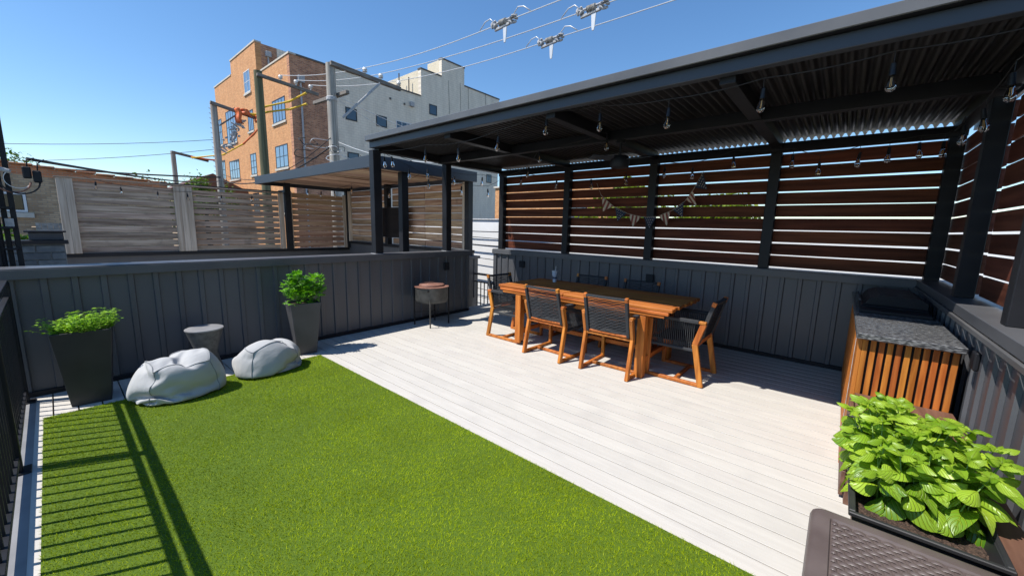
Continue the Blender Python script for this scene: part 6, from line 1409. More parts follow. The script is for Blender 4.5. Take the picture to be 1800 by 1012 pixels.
SACK_B = [[-428,30,25,27,28,37,37,40,31,35,43,33,36,41,43,36,42,25,35,35,31,28,30,19,7,-1,4,-32,-12,-31,-37,-37,-39,-40,-30,-37,-42,-44,-40,-37,-28,-39,-40,-42,
-33,-25,-34,-35,-28,-32,-6,29,29,36,23,36,30,42,42,36,46,33,29,44,37,42,40,33,39,37,37,21,24,16,26,-1,-15,-33,-8,-32,-38,-38,-25,-40,-39,-45,-39,-31,
-42,-42,-45,-39,-37,-33,-41,-32,-27,-30,-24,-11,-7,14,32,21,36,19,35,43,28,45,39,40,47,47,40,39,31,37,43,35,34,16,33,18,29,0,-29,-30,-7,-32,-32,-40,
-33,-35,-46,-43,-42,-42,-35,-43,-44,-41,-44,-38,-21,-30,-23,-29,-33,-13,-2,16,28,25,37,13,41,29,38,44,48,49,41,25,50,38,38,45,41,29,31,23,29,33,15,21,
-38,-29,-37,-28,-22,-37,-35,-25,-48,-39,-28,-48,-47,-43,-45,-41,-45,-42,-40,-8,-38,-33,-6,-25,31,-12,34,8,36,37,22,40,44,48,43,35,53,51,45,47,21,40,38,
36,28,6,31,37,31,25,-36,-33,-38,-14,-42,-30,-18,-26,-40,-51,-52,-52,-47,-44,-38,-45,-38,-32,-37,-39,-10,-31,-18,1,-19,22,21,34,12,39,34,43,30,45,51,49,
41,41,51,35,35,29,29,29,43,42,34,6,37,9,-30,1,-40,-43,-29,-47,-47,-38,-27,-6,-46,-44,-54,-36,-48,-37,-48,-40,-40,-16,-35,-30,-9,-30,19,14,30,25,22,35,
30,46,44,40,48,55,26,43,-2,50,34,46,47,42,44,30,41,-2,37,-2,-9,-7,-35,-38,-45,-44,-49,-38,-42,-24,-3,-40,-54,-35,-49,-42,-49,-41,-38,-41,-39,-1,-33,0,
24,-14,31,-2,39,43,46,43,33,38,46,45,53,36,40,0,51,40,33,48,25,39,35,22,-6,-10,10,-29,-35,-9,-40,-33,-37,-47,-45,-37,-42,-6,-46,-52,-40,-44,-47,-40,
-35,-43,-40,7,-32,6,-18,27,22,-11,40,43,25,36,45,42,43,49,51,38,25,25,48,47,44,40,23,29,5,33,34,-17,-33,-18,-7,-38,-36,-39,-39,-23,-45,-37,-32,-39,-50,
-35,-51,-51,-21,-40,-42,-35,-8,-29,-22,-27,17,0,25,22,35,34,36,21,47,29,37,48,49,45,50,38,24,11,40,45,34,32,22,8,24,9,-21,-14,-35,-38,-36,-36,-14,-47,
-19,-50,-42,-41,-37,-46,-44,-44,-23,-45,-32,-34,-34,-21,-6,-32,-4,28,10,33,25,22,36,32,39,36,47,47,42,37,41,40,47,18,33,44,23,27,39,23,10,-16,1,-36,
-23,-20,-39,-35,-35,-45,-29,-41,-46,-41,-25,-46,-42,-36,-41,-27,-29,-35,-27,-14,-30,-28,7,11,28,30,27,32,40,13,37,44,41,40,36,36,31,43,22,43,36,42,28,
18,35,37,22,-10,-34,-24,-34,-33,-23,-43,-16,-41,-42,-41,-22,-43,-39,-35,-37,-38,-35,-13,-25,-39,-36,-33,-30,-28,-4,37,27,36,36,30,16,37,32,30,42,38,37,
29,38,27,44,38,13,40,32,29,28,25,35,-815,13,25,35,38,35,38,40,41,33,38,43,42,39,40,36,39,39,34,34,29,32,12,19,27,3,12,-6,5,6,9,12,7,12,21,8,19,2,-7,
-18,-15,-14,11,14,-16,-16,-29,12,-11,-31,-37,-29,-21,-34,-38,-30,-20,-41,-39,-18,-42,-42,-44,-43,-37,-17,-29,-41,-38,-27,-37,-33,13,-23,-5,-11,17,12,4,
2,7,8,0,-6,-31,-10,-16,-8,-8,-23,-17,8,2,7,-12,12,42,19,0,28,32,39,42,42,41,43,44,41,44,39,38,40,42,37,38,34,35,1,25,13,29,12,16,8,6,-12,-1,22,30,12,
15,7,-17,7,15,-6,-14,-18,15,-5,-22,-22,-5,-10,-24,-12,-31,-33,-34,-38,-35,-24,-32,-39,-37,-32,-34,-43,-44,-45,-23,-35,-34,-30,-40,-34,-21,-1,-13,1,-28,
-13,-10,6,17,15,-5,-9,7,-2,-22,-12,-18,-17,-4,9,-11,-8,-10,-4,17,27,4,34,24,28,30,21,42,44,42,47,47,40,42,41,25,39,44,42,40,38,0,16,32,33,31,7,-6,-4,
29,14,6,18,18,-8,10,27,10,0,-1,-26,-22,22,-13,-13,-13,-14,3,-12,-19,-33,-36,-37,-16,-31,-41,-39,-32,-36,-46,-41,-28,-39,-38,-43,-39,-30,-38,-42,-30,2,
-20,-35,-33,22,2,-1,-7,-25,-10,7,5,-13,2,11,-24,-13,-22,-9,-2,-3,-16,-7,6,24,-4,21,4,34,36,39,5,37,43,45,47,46,47,48,47,35,38,34,32,39,37,39,21,20,26,
26,29,6,17,5,-3,25,-1,7,16,23,16,3,2,-30,-2,13,-2,-5,14,-13,-15,-14,-3,-29,-21,-30,-33,-37,-40,-21,-34,-45,-38,-31,-33,-44,-49,-42,-34,-47,-22,-41,-43,
-39,0,-40,-27,-26,-15,-5,-7,1,8,16,-2,-28,-19,7,-6,9,-25,7,-17,-33,-8,-7,15,12,-27,8,7,21,31,28,32,31,13,43,44,46,45,46,45,48,32,41,46,46,37,38,27,39,
31,34,28,16,14,7,13,15,23,1,18,14,11,-19,-1,3,6,7,21,-2,11,-10,-18,-13,-13,-6,-21,-16,-29,-33,-34,-26,-32,-38,-36,-36,-26,-38,-47,-46,-39,-36,-48,-46,
-30,-35,-39,-27,-31,-37,-35,-30,-2,-14,10,12,-14,0,0,2,-1,-37,2,-4,-9,-12,-3,-9,-4,-13,-17,14,-12,27,24,26,-20,28,30,34,40,43,43,41,47,49,40,49,45,34,
49,46,45,26,36,37,36,35,22,26,23,-1,14,14,21,3,-5,7,16,18,12,4,7,6,4,12,-3,-15,-16,-15,-21,-22,-19,-10,-28,-35,-38,-37,-35,-30,-40,-31,-37,-34,-35,-45,
-46,-48,-37,-42,-38,-22,-39,-41,-36,-38,-23,-22,-26,6,8,-2,-2,-11,-10,-8,-2,7,27,-38,-41,-16,1,0,-3,-4,-1,-20,12,19,29,24,-14,34,37,38,38,35,45,47,46,
50,27,51,48,45,45,43,46,39,38,31,32,32,31,30,29,2,14,16,10,12,9,9,17,15,11,10,6,6,3,-1,-10,-8,-11,-25,-26,-25,-27,-28,-26,-25,-32,-37,-40,-43,-25,-40,
-32,-46,-36,-47,-44,-48,-47,-42,-8,-48,-47,-43,-21,-38,-34,-31,-33,1,21,3,7,3,-1,2,3,3,-7,-14,-37,-41,-29,0,0,3,3,3,15,32,21,-19,22,26,39,40,42,44,46,
48,48,48,32,48,30,51,51,48,45,44,40,37,33,32,30,29,27,18,10,10,11,16,18,18,17,17,11,9,7,0,-13,-21,-21,-23,-22,-24,-26,-17,-33,-28,-26,-24,-11,-36,-24,
-35,-38,-43,-39,-45,-46,-40,-50,-49,-40,-22,-40,-46,-47,-34,-40,-40,-31,-19,-11,-17,-11,11,9,5,-11,-2,2,1,-2,-3,-8,-26,-39,29,-4,4,4,7,-1,0,2,16,37,10,
34,39,42,44,47,47,41,45,38,35,48,52,51,50,34,39,38,37,35,33,32,30,27,20,17,16,14,15,15,14,13,1,7,13,38,-33,-27,-24,-22,-22,-23,-22,-19,-15,-18,-17,1,
-28,-31,-37,-39,-35,-34,-29,-45,-45,-44,-39,-52,-40,-50,-44,-34,-40,-47,-45,-38,-11,-9,-10,-13,-17,-21,-28,-13,-2,10,14,-20,32,-9,-25,-23,-17,2,41,17,
10,4,4,0,0,-14,21,36,-16,36,39,41,42,40,40,36,50,22,51,51,52,52,50,41,46,41,38,34,30,24,16,15,19,18,18,18,17,16,14,14,18,26,22,2,2,-20,-27,-26,-26,-25,
-6,-21,-19,-18,-17,-17,-27,-33,-36,-39,-27,-42,-45,-47,-48,-47,-29,-53,-53,-49,-51,-47,-29,-48,-21,-4,-13,-11,-22,-30,-23,-23,-23,-17,-12,-4,-6,24,6,
-22,-7,2,-3,-4,10,6,0,16,11,13,14,13,16,-17,26,35,36,36,23,44,44,43,51,47,32,49,48,44,45,45,45,45,40,11,22,26,27,16,17,17,17,17,16,16,16,14,15,10,19,
-5,6,11,26,-23,-26,-26,-29,-29,-28,-26,-24,-23,-26,-27,-28,-29,-9,-42,-44,-47,-48,-50,-51,-52,-50,-50,-52,-51,-40,0,-17,-28,-33,-28,-10,-29,-22,-22,
-23,-19,-16,-13,-12,6,19,-20,-11,-2,-1,-3,4,2,7,19,21,5,13,13,18,6,23,32,35,34,35,43,46,47,51,53,53,51,48,45,41,37,30,41,39,36,27,18,-2,6,13,15,16,17,
19,20,23,26,36,-23,-7,22,31,17,-16,-7,5,-20,-23,-29,-28,-27,-25,-24,-25,-27,-29,-33,-37,-42,-44,-45,-48,-49,-50,-52,-54,-52,-43,-41,-36,-40,-34,-29,
-27,-21,-27,6,-19,-19,-19,-18,-15,-11,-10,-11,-9,-14,8,0,0,-12,25,5,0,-2,10,16,16,20,25,3,12,29,36,40,42,46,47,50,52,52,54,53,50,34,2,36,41,43,39,35,
23,27,26,27,21,19,20,21,20,21,22,22,23,7,-10,-19,2,7,9,20,-15,-26,-26,-27,-26,-26,-24,-22,-29,-31,-34,-37,-37,-38,-43,-45,-47,-48,-50,-34,-41,-44,-44,
-44,-40,-37,-38,-38,-37,-25,-32,-17,-14,-16,-18,-17,-19,-20,-20,-17,-17,-12,-2,9,18,19,16,12,10,10,11,12,12,14,15,0,26,33,37,39,42,44,47,49,51,52,53,
53,51,20,41,22,28,26,24,28,29,32,29,27,17,17,18,18,20,21,24,26,29,43,9,3,0,-2,-5,-17,-21,-23,-26,-26,-26,-24,-24,-25,-28,-31,-34,-36,-38,-42,-41,-44,
-47,-47,-49,-50,-43,-44,-44,-39,-42,-42,-39,-30,-34,-29,-13,-8,-15,-16,-24,-30,1,-5,-8,-12,-11,-12,-12,-13,-19,6,13,13,13,13,15,15,17,18,18,27,29,30,
34,39,41,44,46,48,50,51,52,52,51,47,40,32,28,25,23,15,19,19,20,21,21,22,24,27,30,33,24,24,23,5,3,1,0,-2,-8,-13,-17,-21,-24,-24,-25,-24,-23,-21,-31,-32,
-35,-36,-38,-41,-42,-44,-46,-47,-48,-49,-49,-47,-46,-46,-43,-42,-39,-34,-29,-25,-21,-16,-18,1,-8,-13,-13,-15,-18,-21,-11,-9,-7,-6,5,7,10,11,13,13,16,
16,17,20,22,40,27,29,31,33,41,44,45,47,49,49,51,48,49,48,48,41,36,29,25,22,19,18,19,19,21,23,24,25,23,18,16,13,5,4,3,2,-1,-2,-7,-11,-15,-18,-21,-22,
-24,-23,-22,-22,-30,-33,-35,-36,-38,-40,-42,-43,-45,-46,-47,-48,-47,-47,-46,-45,-43,-40,-38,-35,-32,-28,-26,-22,-19,-19,-14,-12,-13,-11,-9,-4,-3,-1,-1,
2,3,6,7,10,12,14,15,16,25,24,24,23,28,30,33,38,40,43,44,46,48,48,49,49,48,42,44,42,40,38,31,26,23,20,19,19,20,21,19,17,12,10,7,6,3,3,2,1,-1,-3,-5,-9,
-12,-15,-16,-22,-24,-22,-22,-20,-32,-34,-34,-35,-36,-39,-42,-42,-44,-45,-46,-46,-46,-46,-46,-43,-42,-40,-37,-35,-31,-29,-25,-23,-15,-15,-13,-12,-10,-7,
-6,-4,-3,-2,0,1,2,5,7,9,11,13,16,17,19,22,22,30,28,32,34,37,39,41,44,45,46,47,48,47,47,45,43,41,40,35,33,30,27,24,21,20,19,13,9,7,6,5,5,3,2,1,1,-1,-2,
-3,-5,-7,-10,-12,-14,-27,-25,-22,-21,-20,-31,-33,-33,-34,-33,-31,-39,-41,-43,-44,-44,-45,-45,-44,-44,-43,-41,-39,-37,-33,-31,-28,-19,-18,-17,-17,-18,
-9,-8,-6,-5,-3,-3,0,1,2,3,4,7,9,11,13,15,17,19,20,20,32,28,32,34,36,38,40,43,44,45,46,46,45,45,44,42,41,39,37,34,30,28,26,24,23,3,3,4,4,4,4,5,4,-1,-1,
-2,-2,-3,-3,-5,-6,-8,-9,-11,-17,-18,-19,-20,-20,-30,-32,-34,-35,-39,-38,-36,-37,-41,-43,-42,-43,-44,-43,-42,-42,-40,-39,-34,-33,-30,-27,-25,-20,-16,
-14,-10,-8,-7,-1,-3,-3,-7,-4,2,5,5,6,7,9,11,13,15,16,18,18,20,31,30,31,33,35,37,40,42,43,44,43,44,44,43,42,41,40,38,37,21,22,22,21,21,21,3,3,3,4,4,6,7,
10,-2,0,-5,-3,-4,-3,-5,-6,-7,-8,-9,-12,-12,-14,-15,-17,-29,-32,-34,-36,-36,-38,-38,-40,-40,-41,-41,-41,-42,-41,-41,-40,-40,-38,-36,-30,-28,-25,-23,-21,
-5,-2,0,0,-3,-2,3,-3,-4,-8,-17,-2,1,3,5,6,10,13,15,16,17,18,18,48,28,29,29,31,29,40,41,42,41,42,42,41,41,40,39,39,37,35,33,28,23,22,21,20,11,-3,-2,-3,
-3,-4,-4,-3,-2,-3,-5,-4,-2,-1,-5,-5,-6,-8,-7,-8,-9,-9,-9,-12,-28,-34,-35,-36,-36,-37,-37,-38,-38,-38,-39,-40,-39,-39,-38,-37,-35,-34,-31,-17,-27,-17,
-23,-24,0,-2,-9,4,7,2,4,-10,-8,-9,-10,-7,-6,-2,0,2,16,15,16,17,17,17,18,22,27,28,29,32,38,38,39,40,40,40,40,39,39,38,34,37,37,15,27,36,34,30,28,23,-2,
-26,-7,-6,-4,-4,-3,-3,-2,-1,-4,1,1,-12,-6,-6,-5,-5,-7,-7,-6,-6,-4,-5,-31,-32,-33,-34,-35,-34,-34,-35,-24,-39,-39,-39,-39,-37,-36,-34,-32,-30,-28,-24,
-22,-7,-29,-26,0,-1,12,10,6,4,-8,-5,-6,-8,-9,-10,-9,-6,-3,-1,2,10,13,14,16,16,18,29,27,25,32,35,37,37,37,38,38,38,38,37,36,36,32,35,34,25,9,18,35,33,
30,11,1,0,-4,-8,-15,-9,-5,2,-13,-5,1,0,0,8,11,-14,-11,-14,-19,-5,-4,-1,-11,-7,-19,-16,-33,-31,-34,-24,-29,-34,-36,-37,-36,-36,-35,-29,-30,-31,-31,-31,
-29,-27,-26,-16,-9,-27,11,-11,18,17,-1,0,0,-2,-5,-8,-11,-10,-10,-9,-6,-3,0,3,7,10,12,14,15,28,29,33,35,33,34,35,35,36,37,36,36,35,35,33,31,32,29,26,21,
14,1,32,28,28,-9,-30,-27,-23,0,-16,-25,-30,-33,-33,-31,-26,-36,-35,-37,-36,-37,-37,-36,-36,-34,-35,-33,-33,-31,-13,31,34,33,34,36,36,37,37,37,37,37,36,
36,31,26,30,32,32,33,17,2,27,17,27,-1,-29,-23,-17,-3,-22,-30,-34,-31,-28,-31,-33,-35,-37,-37,-37,-38,-38,-37,-36,-36,-35,-33,-33,-32,-9,32,33,34,35,36,
37,37,38,38,37,38,36,36,33,32,32,31,32,28,23,16,5,24,33,0,-31,-28,-6,-17,-23,-28,-30,-32,-32,-33,-34,-35,-37,-37,-38,-38,-38,-38,-37,-36,-35,-34,-33,
-32,-4,33,33,35,35,36,37,38,38,38,38,37,37,35,34,33,32,32,30,26,24,13,13,34,17,-17,-1,-27,-17,-17,-24,-26,-29,-31,-32,-32,-34,-35,-36,-38,-38,-38,-38,
-38,-37,-36,-36,-34,-34,-33,3,33,34,35,36,37,37,38,38,38,38,37,35,35,34,32,31,30,28,24,18,10,36,4,11,-8,-15,-11,-8,-35,-7,-20,-26,-28,-30,-32,-32,-35,
-35,-37,-37,-38,-38,-38,-37,-37,-37,-35,-34,-33,7,33,34,36,37,37,38,38,38,37,37,37,34,34,32,31,28,26,21,11,24,14,14,15,14,-3,-16,-15,-15,-4,-31,-15,
-18,-21,-25,-29,-31,-34,-34,-36,-36,-38,-37,-38,-38,-37,-37,-36,-36,-31,12,36,27,36,37,37,37,37,38,37,36,36,34,32,32,26,19,16,15,36,22,1,15,15,17,12,
-24,-17,-2,-20,-29,-17,-38,-13,-14,-18,-30,-33,-34,-36,-36,-37,-37,-37,-37,-36,-36,-34,-21,-36,11,35,18,30,34,35,37,36,37,36,36,36,35,35,10,24,11,37,
19,21,25,33,22,4,24,8,-7,-27,-28,-27,-28,-29,-23,-25,-27,1,-25,-36,-35,-35,-36,-36,-35,-36,-35,-34,-33,-21,-19,-34,4,32,10,25,31,33,33,32,35,36,36,31,
33,35,37,3,36,35,22,31,24,29,27,20,-20,-12,16,-5,-20,-23,-26,-27,-35,-36,-36,-38,-18,-33,-33,-34,-35,-35,-27,-34,-33,-30,-30,-25,-7,-29,-1,24,7,25,27,
29,31,35,32,23,35,32,35,37,27,32,36,37,36,26,23,27,22,-5,-12,-11,4,14,-25,-24,-23,-25,-35,-36,-37,-33,-34,-35,-37,-35,-21,-29,-35,-32,-29,-28,-27,-18,
-20,-13,-5,6,25,19,27,27,32,25,31,34,17,36,35,36,38,36,34,34,26,36,23,23,26,-12,-3,-6,3,8,-25,-22,-35,-36,-22,-34,-32,-36,-36,-36,-37,-34,-19,-33,-22,
-29,-28,-27,-26,-25,-27,0,-30,16,26,28,26,27,27,28,29,23,27,35,32,33,35,36,37,32,18,35,35,33,23,1,-6,-5,-2,2,-33,-33,-34,-33,-15,-35,-34,-36,-35,-33,
-32,-29,-33,-30,-28,-27,-26,-25,-21,-28,-21,-28,-8,24,25,27,27,26,26,25,22,30,34,27,31,34,34,35,35,34,16,29,33,32,33,32,-13,],
[-324,13,-16,-18,3,-4,-12,-11,-15,7,3,1,21,14,6,-6,3,30,16,13,15,-10,5,-7,-12,24,13,2,-29,-6,-13,-9,-8,-10,12,-18,-13,-1,-5,-3,-16,6,14,9,17,-12,17,12,
-8,10,11,2,4,-9,-14,-15,13,-11,-11,-6,-1,10,13,-3,18,14,-12,17,7,10,11,-3,1,26,-7,11,11,-12,-1,-15,-6,2,-22,-7,-21,-5,15,-24,5,-11,-2,6,21,-9,5,19,14,
-8,-14,6,30,-6,-6,17,-2,-19,-8,4,-18,0,-6,5,8,11,-2,7,13,13,0,19,-7,23,-17,28,-7,25,4,-21,-6,-1,5,-11,-2,-17,-6,-19,0,3,-21,-1,6,7,-7,18,10,16,-13,-4,
9,5,30,-4,-12,7,3,-20,6,-18,0,0,-3,-4,-13,33,5,4,20,2,16,-5,6,-20,3,17,18,8,9,-21,-7,1,14,1,0,-16,-5,-5,-31,-12,8,11,-5,-1,8,7,-2,21,0,-16,5,20,-9,11,
2,-5,-3,-3,-1,4,-1,-4,1,-15,6,9,18,-4,33,3,-14,13,-20,12,5,-11,22,14,-4,-5,13,-8,-4,5,-35,32,-11,-6,-4,-11,-16,8,6,9,-10,-8,16,2,-23,9,13,-13,31,14,
-18,-5,22,-10,1,-14,31,-13,-2,-20,16,27,6,-12,-12,4,31,-24,10,9,-11,7,11,34,-12,-10,9,-6,-19,0,8,-18,11,21,-18,-11,-6,-31,26,-3,5,9,-5,-15,10,1,-14,13,
30,-13,7,8,-15,10,18,-7,-7,-24,6,-3,44,-30,22,9,-11,10,-5,8,0,13,-3,9,-1,31,-4,-3,-3,-2,-3,-8,-3,-1,-18,9,-14,7,-9,-15,-4,27,14,-7,-13,-2,-2,-7,2,4,26,
5,1,7,3,2,3,10,-31,-4,-7,8,-11,33,-3,8,-7,5,24,3,-9,0,18,2,3,34,-1,-4,-17,-11,23,-24,-11,-3,15,-30,-20,13,2,0,6,5,0,6,11,-3,-4,-8,-1,-6,20,1,21,9,3,2,
-15,-20,-5,12,-23,17,7,-26,16,34,1,2,8,8,-6,5,15,-10,2,22,-10,25,-14,1,-23,10,1,-14,-7,-18,-14,13,-11,4,11,-3,-2,20,15,-22,9,-1,-21,-2,15,16,18,-14,12,
-18,19,-28,15,-32,21,-17,2,17,-4,10,33,11,-24,13,11,6,15,-30,9,10,8,20,-2,-7,-18,2,12,-16,-32,0,-11,1,-14,9,-1,-6,23,-3,5,0,2,14,-24,-12,30,0,12,9,1,
-6,-1,-24,3,7,-5,-2,-2,10,15,0,16,32,-4,-15,9,21,3,-17,-12,30,16,9,-19,-8,-10,27,-27,-16,-22,16,-13,-19,-31,11,16,5,1,26,-6,-13,27,-28,6,-21,27,10,0,
21,-27,16,9,-35,13,-1,-18,-13,-4,26,34,-11,22,17,-5,11,3,4,16,6,-24,30,11,-27,17,-11,1,-10,-41,21,-14,-6,-36,-8,1,-3,21,-22,19,35,-32,10,15,-6,-3,-11,
25,1,14,-7,-2,-17,23,-21,-19,0,-1,-5,4,17,9,24,-5,6,10,15,20,7,-9,-3,1,-608,-15,-14,-12,-11,-4,-12,-12,-11,22,-16,12,10,15,5,11,16,15,5,12,20,-7,-9,-5,
15,10,22,28,29,11,32,32,20,32,13,34,32,37,36,17,31,26,33,3,30,31,17,30,16,6,1,-1,-8,-5,-12,-28,8,2,-21,-27,0,-2,4,1,-18,39,-9,2,4,10,2,0,-30,-3,-27,
-27,-25,-29,-15,-31,-3,-31,-36,-25,-16,-36,-36,-13,-21,-26,-27,-31,-30,-13,-27,-6,10,-23,-36,-23,-20,-12,-8,-4,6,5,-7,-4,4,14,5,14,13,17,15,16,14,-17,
22,29,8,-18,16,20,29,29,33,27,21,34,30,34,20,37,34,34,30,0,29,35,29,26,25,16,-16,32,15,17,-5,-13,-8,-30,-23,-9,23,-34,-31,-6,-5,9,24,14,-6,22,7,7,-13,
-33,-6,-28,1,-25,-28,-23,-27,-30,-32,0,-28,-37,-4,-37,-22,-23,-34,-34,-31,-31,-28,-16,-16,17,-44,-9,7,-23,-27,-33,6,8,15,3,-5,-21,17,-20,36,16,4,7,5,
-9,38,8,-3,8,2,26,21,18,13,26,15,25,29,33,33,26,38,34,35,22,26,15,35,35,33,33,-5,14,23,8,3,9,31,7,-10,-23,-33,-29,-3,14,-37,3,-1,3,18,0,15,4,27,-41,
-20,-2,-7,-14,-23,-28,-27,-18,-30,-26,-13,-11,-37,-23,-11,-35,-33,-37,-34,-33,-13,-30,-25,1,-20,-26,-51,-10,7,1,-39,17,5,6,1,-8,-7,-7,-3,-31,17,15,3,
14,17,4,9,11,11,19,-12,26,23,28,-5,21,25,28,31,33,34,40,41,23,36,30,34,37,21,35,34,33,2,13,23,12,10,2,2,21,-25,3,-19,-30,-15,-19,-5,-13,26,-4,7,20,11,
4,-23,-6,-22,-18,-32,-1,-3,-29,-29,-28,-31,-10,-23,-36,10,-35,-27,-38,-34,-20,-35,-34,-18,-30,-11,-32,-33,-26,-17,-20,-11,-10,-4,3,1,-3,-8,-9,-9,-6,18,
-17,-6,4,25,20,-9,1,19,13,18,6,3,25,26,25,18,-3,27,35,38,34,40,42,41,40,20,38,30,38,16,36,36,35,27,4,12,2,9,23,12,7,-28,-27,21,-21,-10,-20,-11,-17,-6,
4,37,8,-18,-33,-19,3,-4,-6,-3,-5,-26,-26,-22,-31,-33,-34,-29,0,-23,-32,-21,-26,-26,-37,-38,-33,-30,-18,-29,-16,-22,-20,-35,-20,-21,-20,-5,0,11,-17,-11,
-10,16,-13,8,-18,4,10,11,14,21,13,8,5,24,-18,21,26,24,5,17,34,35,36,37,38,36,35,41,40,40,25,37,37,35,21,31,30,29,33,12,-2,-1,1,12,20,-3,-29,-1,-2,-36,
10,-13,-12,-15,13,7,-42,-16,-3,31,-9,-15,-17,14,-25,-27,-27,-29,-28,-29,-33,-34,-35,-3,-12,-5,-32,-41,-40,-37,-38,-33,-28,-32,-29,-19,-19,-17,-7,-7,-8,
-15,-26,-10,1,17,2,-30,-7,-17,-10,-9,16,4,22,19,17,18,16,13,11,10,4,23,24,29,31,33,28,38,36,39,43,42,40,40,40,38,38,37,31,30,28,23,19,16,20,7,0,4,-1,
19,-21,2,-12,-37,-17,5,4,-15,-2,-33,-1,-3,-2,-6,-11,9,-11,-15,-24,-5,-25,-26,-28,-31,-34,-37,-38,-37,-32,-11,-11,-23,-41,-38,-37,-36,-34,-32,-13,-26,
-15,-54,-9,2,0,-3,-3,-6,-8,-10,-16,-22,-15,-29,-8,1,9,15,15,15,19,19,17,14,13,10,19,26,27,29,29,31,35,38,41,44,44,44,40,37,34,34,34,35,32,29,32,9,16,
17,25,35,-10,31,15,17,-15,-27,-21,-16,7,-17,-7,12,-21,-18,-12,6,-16,3,-7,-4,-21,-31,-19,-19,-20,-28,-29,-17,-29,-32,-39,-42,-42,-38,-25,6,-25,-38,-37,
-37,-34,-34,-35,-26,-28,-30,-23,-9,-5,-4,-5,-5,-8,11,-28,-10,-35,0,6,4,1,33,25,22,18,17,14,11,11,1,19,22,24,28,30,34,37,41,44,45,45,23,27,30,35,34,35,
35,33,32,33,32,28,24,10,16,7,8,20,22,31,-16,-23,-27,-33,-5,31,8,-24,-18,-16,-8,-4,6,-26,-35,-31,-29,-21,-18,4,-25,-31,-33,-29,-19,-22,-41,-37,-40,-35,
-42,7,-35,-35,-37,-34,-38,-35,-30,-18,-38,-30,7,6,5,-17,-24,-29,0,-12,0,17,9,7,4,1,-13,3,8,13,19,19,22,25,28,18,21,23,26,29,33,37,40,42,38,41,44,41,30,
25,32,33,33,38,35,33,31,29,26,22,13,8,8,18,16,9,-4,-10,-14,-32,-15,-8,-10,4,14,-15,-5,-18,-43,-35,-30,-24,-7,-14,-15,-17,-25,-30,-31,-32,-9,-37,-5,-34,
-44,-41,-41,-40,-34,-30,-24,-34,-34,-33,-33,-25,-49,-27,0,-4,-4,-5,-18,-22,-27,-15,7,15,11,17,24,25,21,3,-1,-10,34,25,16,18,25,20,22,24,27,30,34,37,41,
44,39,24,41,44,41,33,33,33,33,19,28,27,25,23,22,24,24,24,25,31,7,1,-2,-6,-6,-18,-15,-9,-12,-2,8,-15,-46,-33,-26,-19,-23,-10,-15,-15,-15,-19,-23,-27,
-30,-33,-37,-35,-16,-30,-42,-43,-42,-41,-40,-38,-31,-25,-35,-34,-32,-30,-37,-27,8,-11,-20,-26,-19,-20,-18,-12,-4,11,16,23,28,11,24,31,18,14,12,16,28,
29,28,23,23,25,27,28,31,33,34,28,35,44,41,30,40,36,41,42,37,35,28,27,24,23,20,26,26,25,24,20,8,6,3,1,-2,-12,-14,-12,-11,-14,-22,-24,-26,-28,-32,-29,
-29,-14,-9,-18,-19,-22,-25,-28,-32,-34,-35,-30,-15,-38,-42,-43,-40,-34,-39,-39,-37,-36,-32,-33,-29,-25,-39,-33,-26,-17,-16,-12,-10,-9,-6,-4,7,-2,8,15,
39,50,31,23,12,17,19,14,18,18,10,16,19,22,25,27,30,33,35,38,47,42,35,44,41,41,36,39,33,32,30,28,25,24,22,21,20,19,15,18,21,13,8,5,4,-1,-42,-35,-29,-27,
-25,-24,-22,-16,-14,-12,18,-1,-26,-20,-22,-22,-25,-26,-28,-31,-35,-38,-41,-42,-41,-41,-41,-39,-38,-37,-36,-35,-34,-33,-33,-30,-28,-26,-19,-16,-16,-14,
-11,-10,-8,-5,-3,0,3,10,47,21,44,37,34,29,24,20,13,12,15,20,21,23,24,25,24,26,27,29,19,43,45,44,42,42,38,36,34,32,30,28,26,23,18,21,21,19,18,15,12,17,
12,8,6,4,-3,-27,-29,-27,-28,-22,-20,-18,-12,-16,-21,-30,-27,-22,-22,-13,0,-32,-34,-35,-36,-39,-40,-42,-42,-39,-44,-40,-38,-36,-35,-34,-33,-32,-30,-29,
-11,-21,-21,-20,-15,-13,-11,-10,-8,-6,-5,-4,0,4,13,23,32,33,35,34,37,32,28,24,22,14,14,14,15,15,15,25,27,30,43,45,44,43,42,41,39,37,35,33,31,28,26,24,
21,19,18,17,17,16,16,13,11,8,5,2,1,-4,-15,-17,-18,-20,-20,-19,-24,-25,-26,-27,-27,-19,-16,-23,-27,-30,-30,-31,-31,-38,-41,-43,-45,-44,-43,-40,-39,-36,
-34,-33,-32,-31,-29,-26,0,-21,-22,-22,-22,-11,-10,-8,-7,-7,-5,-3,17,11,5,-1,14,16,25,31,30,31,29,27,24,13,14,14,16,18,25,29,33,40,42,44,43,42,42,40,39,
38,36,34,31,28,26,24,21,18,17,17,17,15,14,13,12,9,6,3,-1,-5,-9,-13,-17,-18,-19,-20,-20,-21,-21,-22,-23,-18,-19,-25,-28,-29,-31,-35,-37,-40,-41,-44,-43,
-44,-43,-41,-38,-36,-34,-33,-31,-25,-24,-23,-19,-20,-19,-18,-13,-12,-10,-8,-6,-5,-4,-3,4,4,20,11,9,6,2,19,25,26,26,26,25,13,15,17,21,24,29,33,36,40,41,
43,43,41,41,40,39,37,37,36,31,27,25,24,23,15,15,18,18,19,15,11,9,9,6,3,1,-4,-7,-11,-13,-16,-17,-19,-20,-19,-21,-21,-22,-20,-22,-25,-27,-29,-32,-35,-36,
-39,-41,-42,-43,-43,-43,-40,-38,-36,-34,-32,-30,-29,-26,-25,-12,-18,-17,-14,-13,-11,-9,-7,-4,-3,-2,-2,-1,0,0,5,6,7,12,14,17,20,21,23,23,15,18,22,26,28,
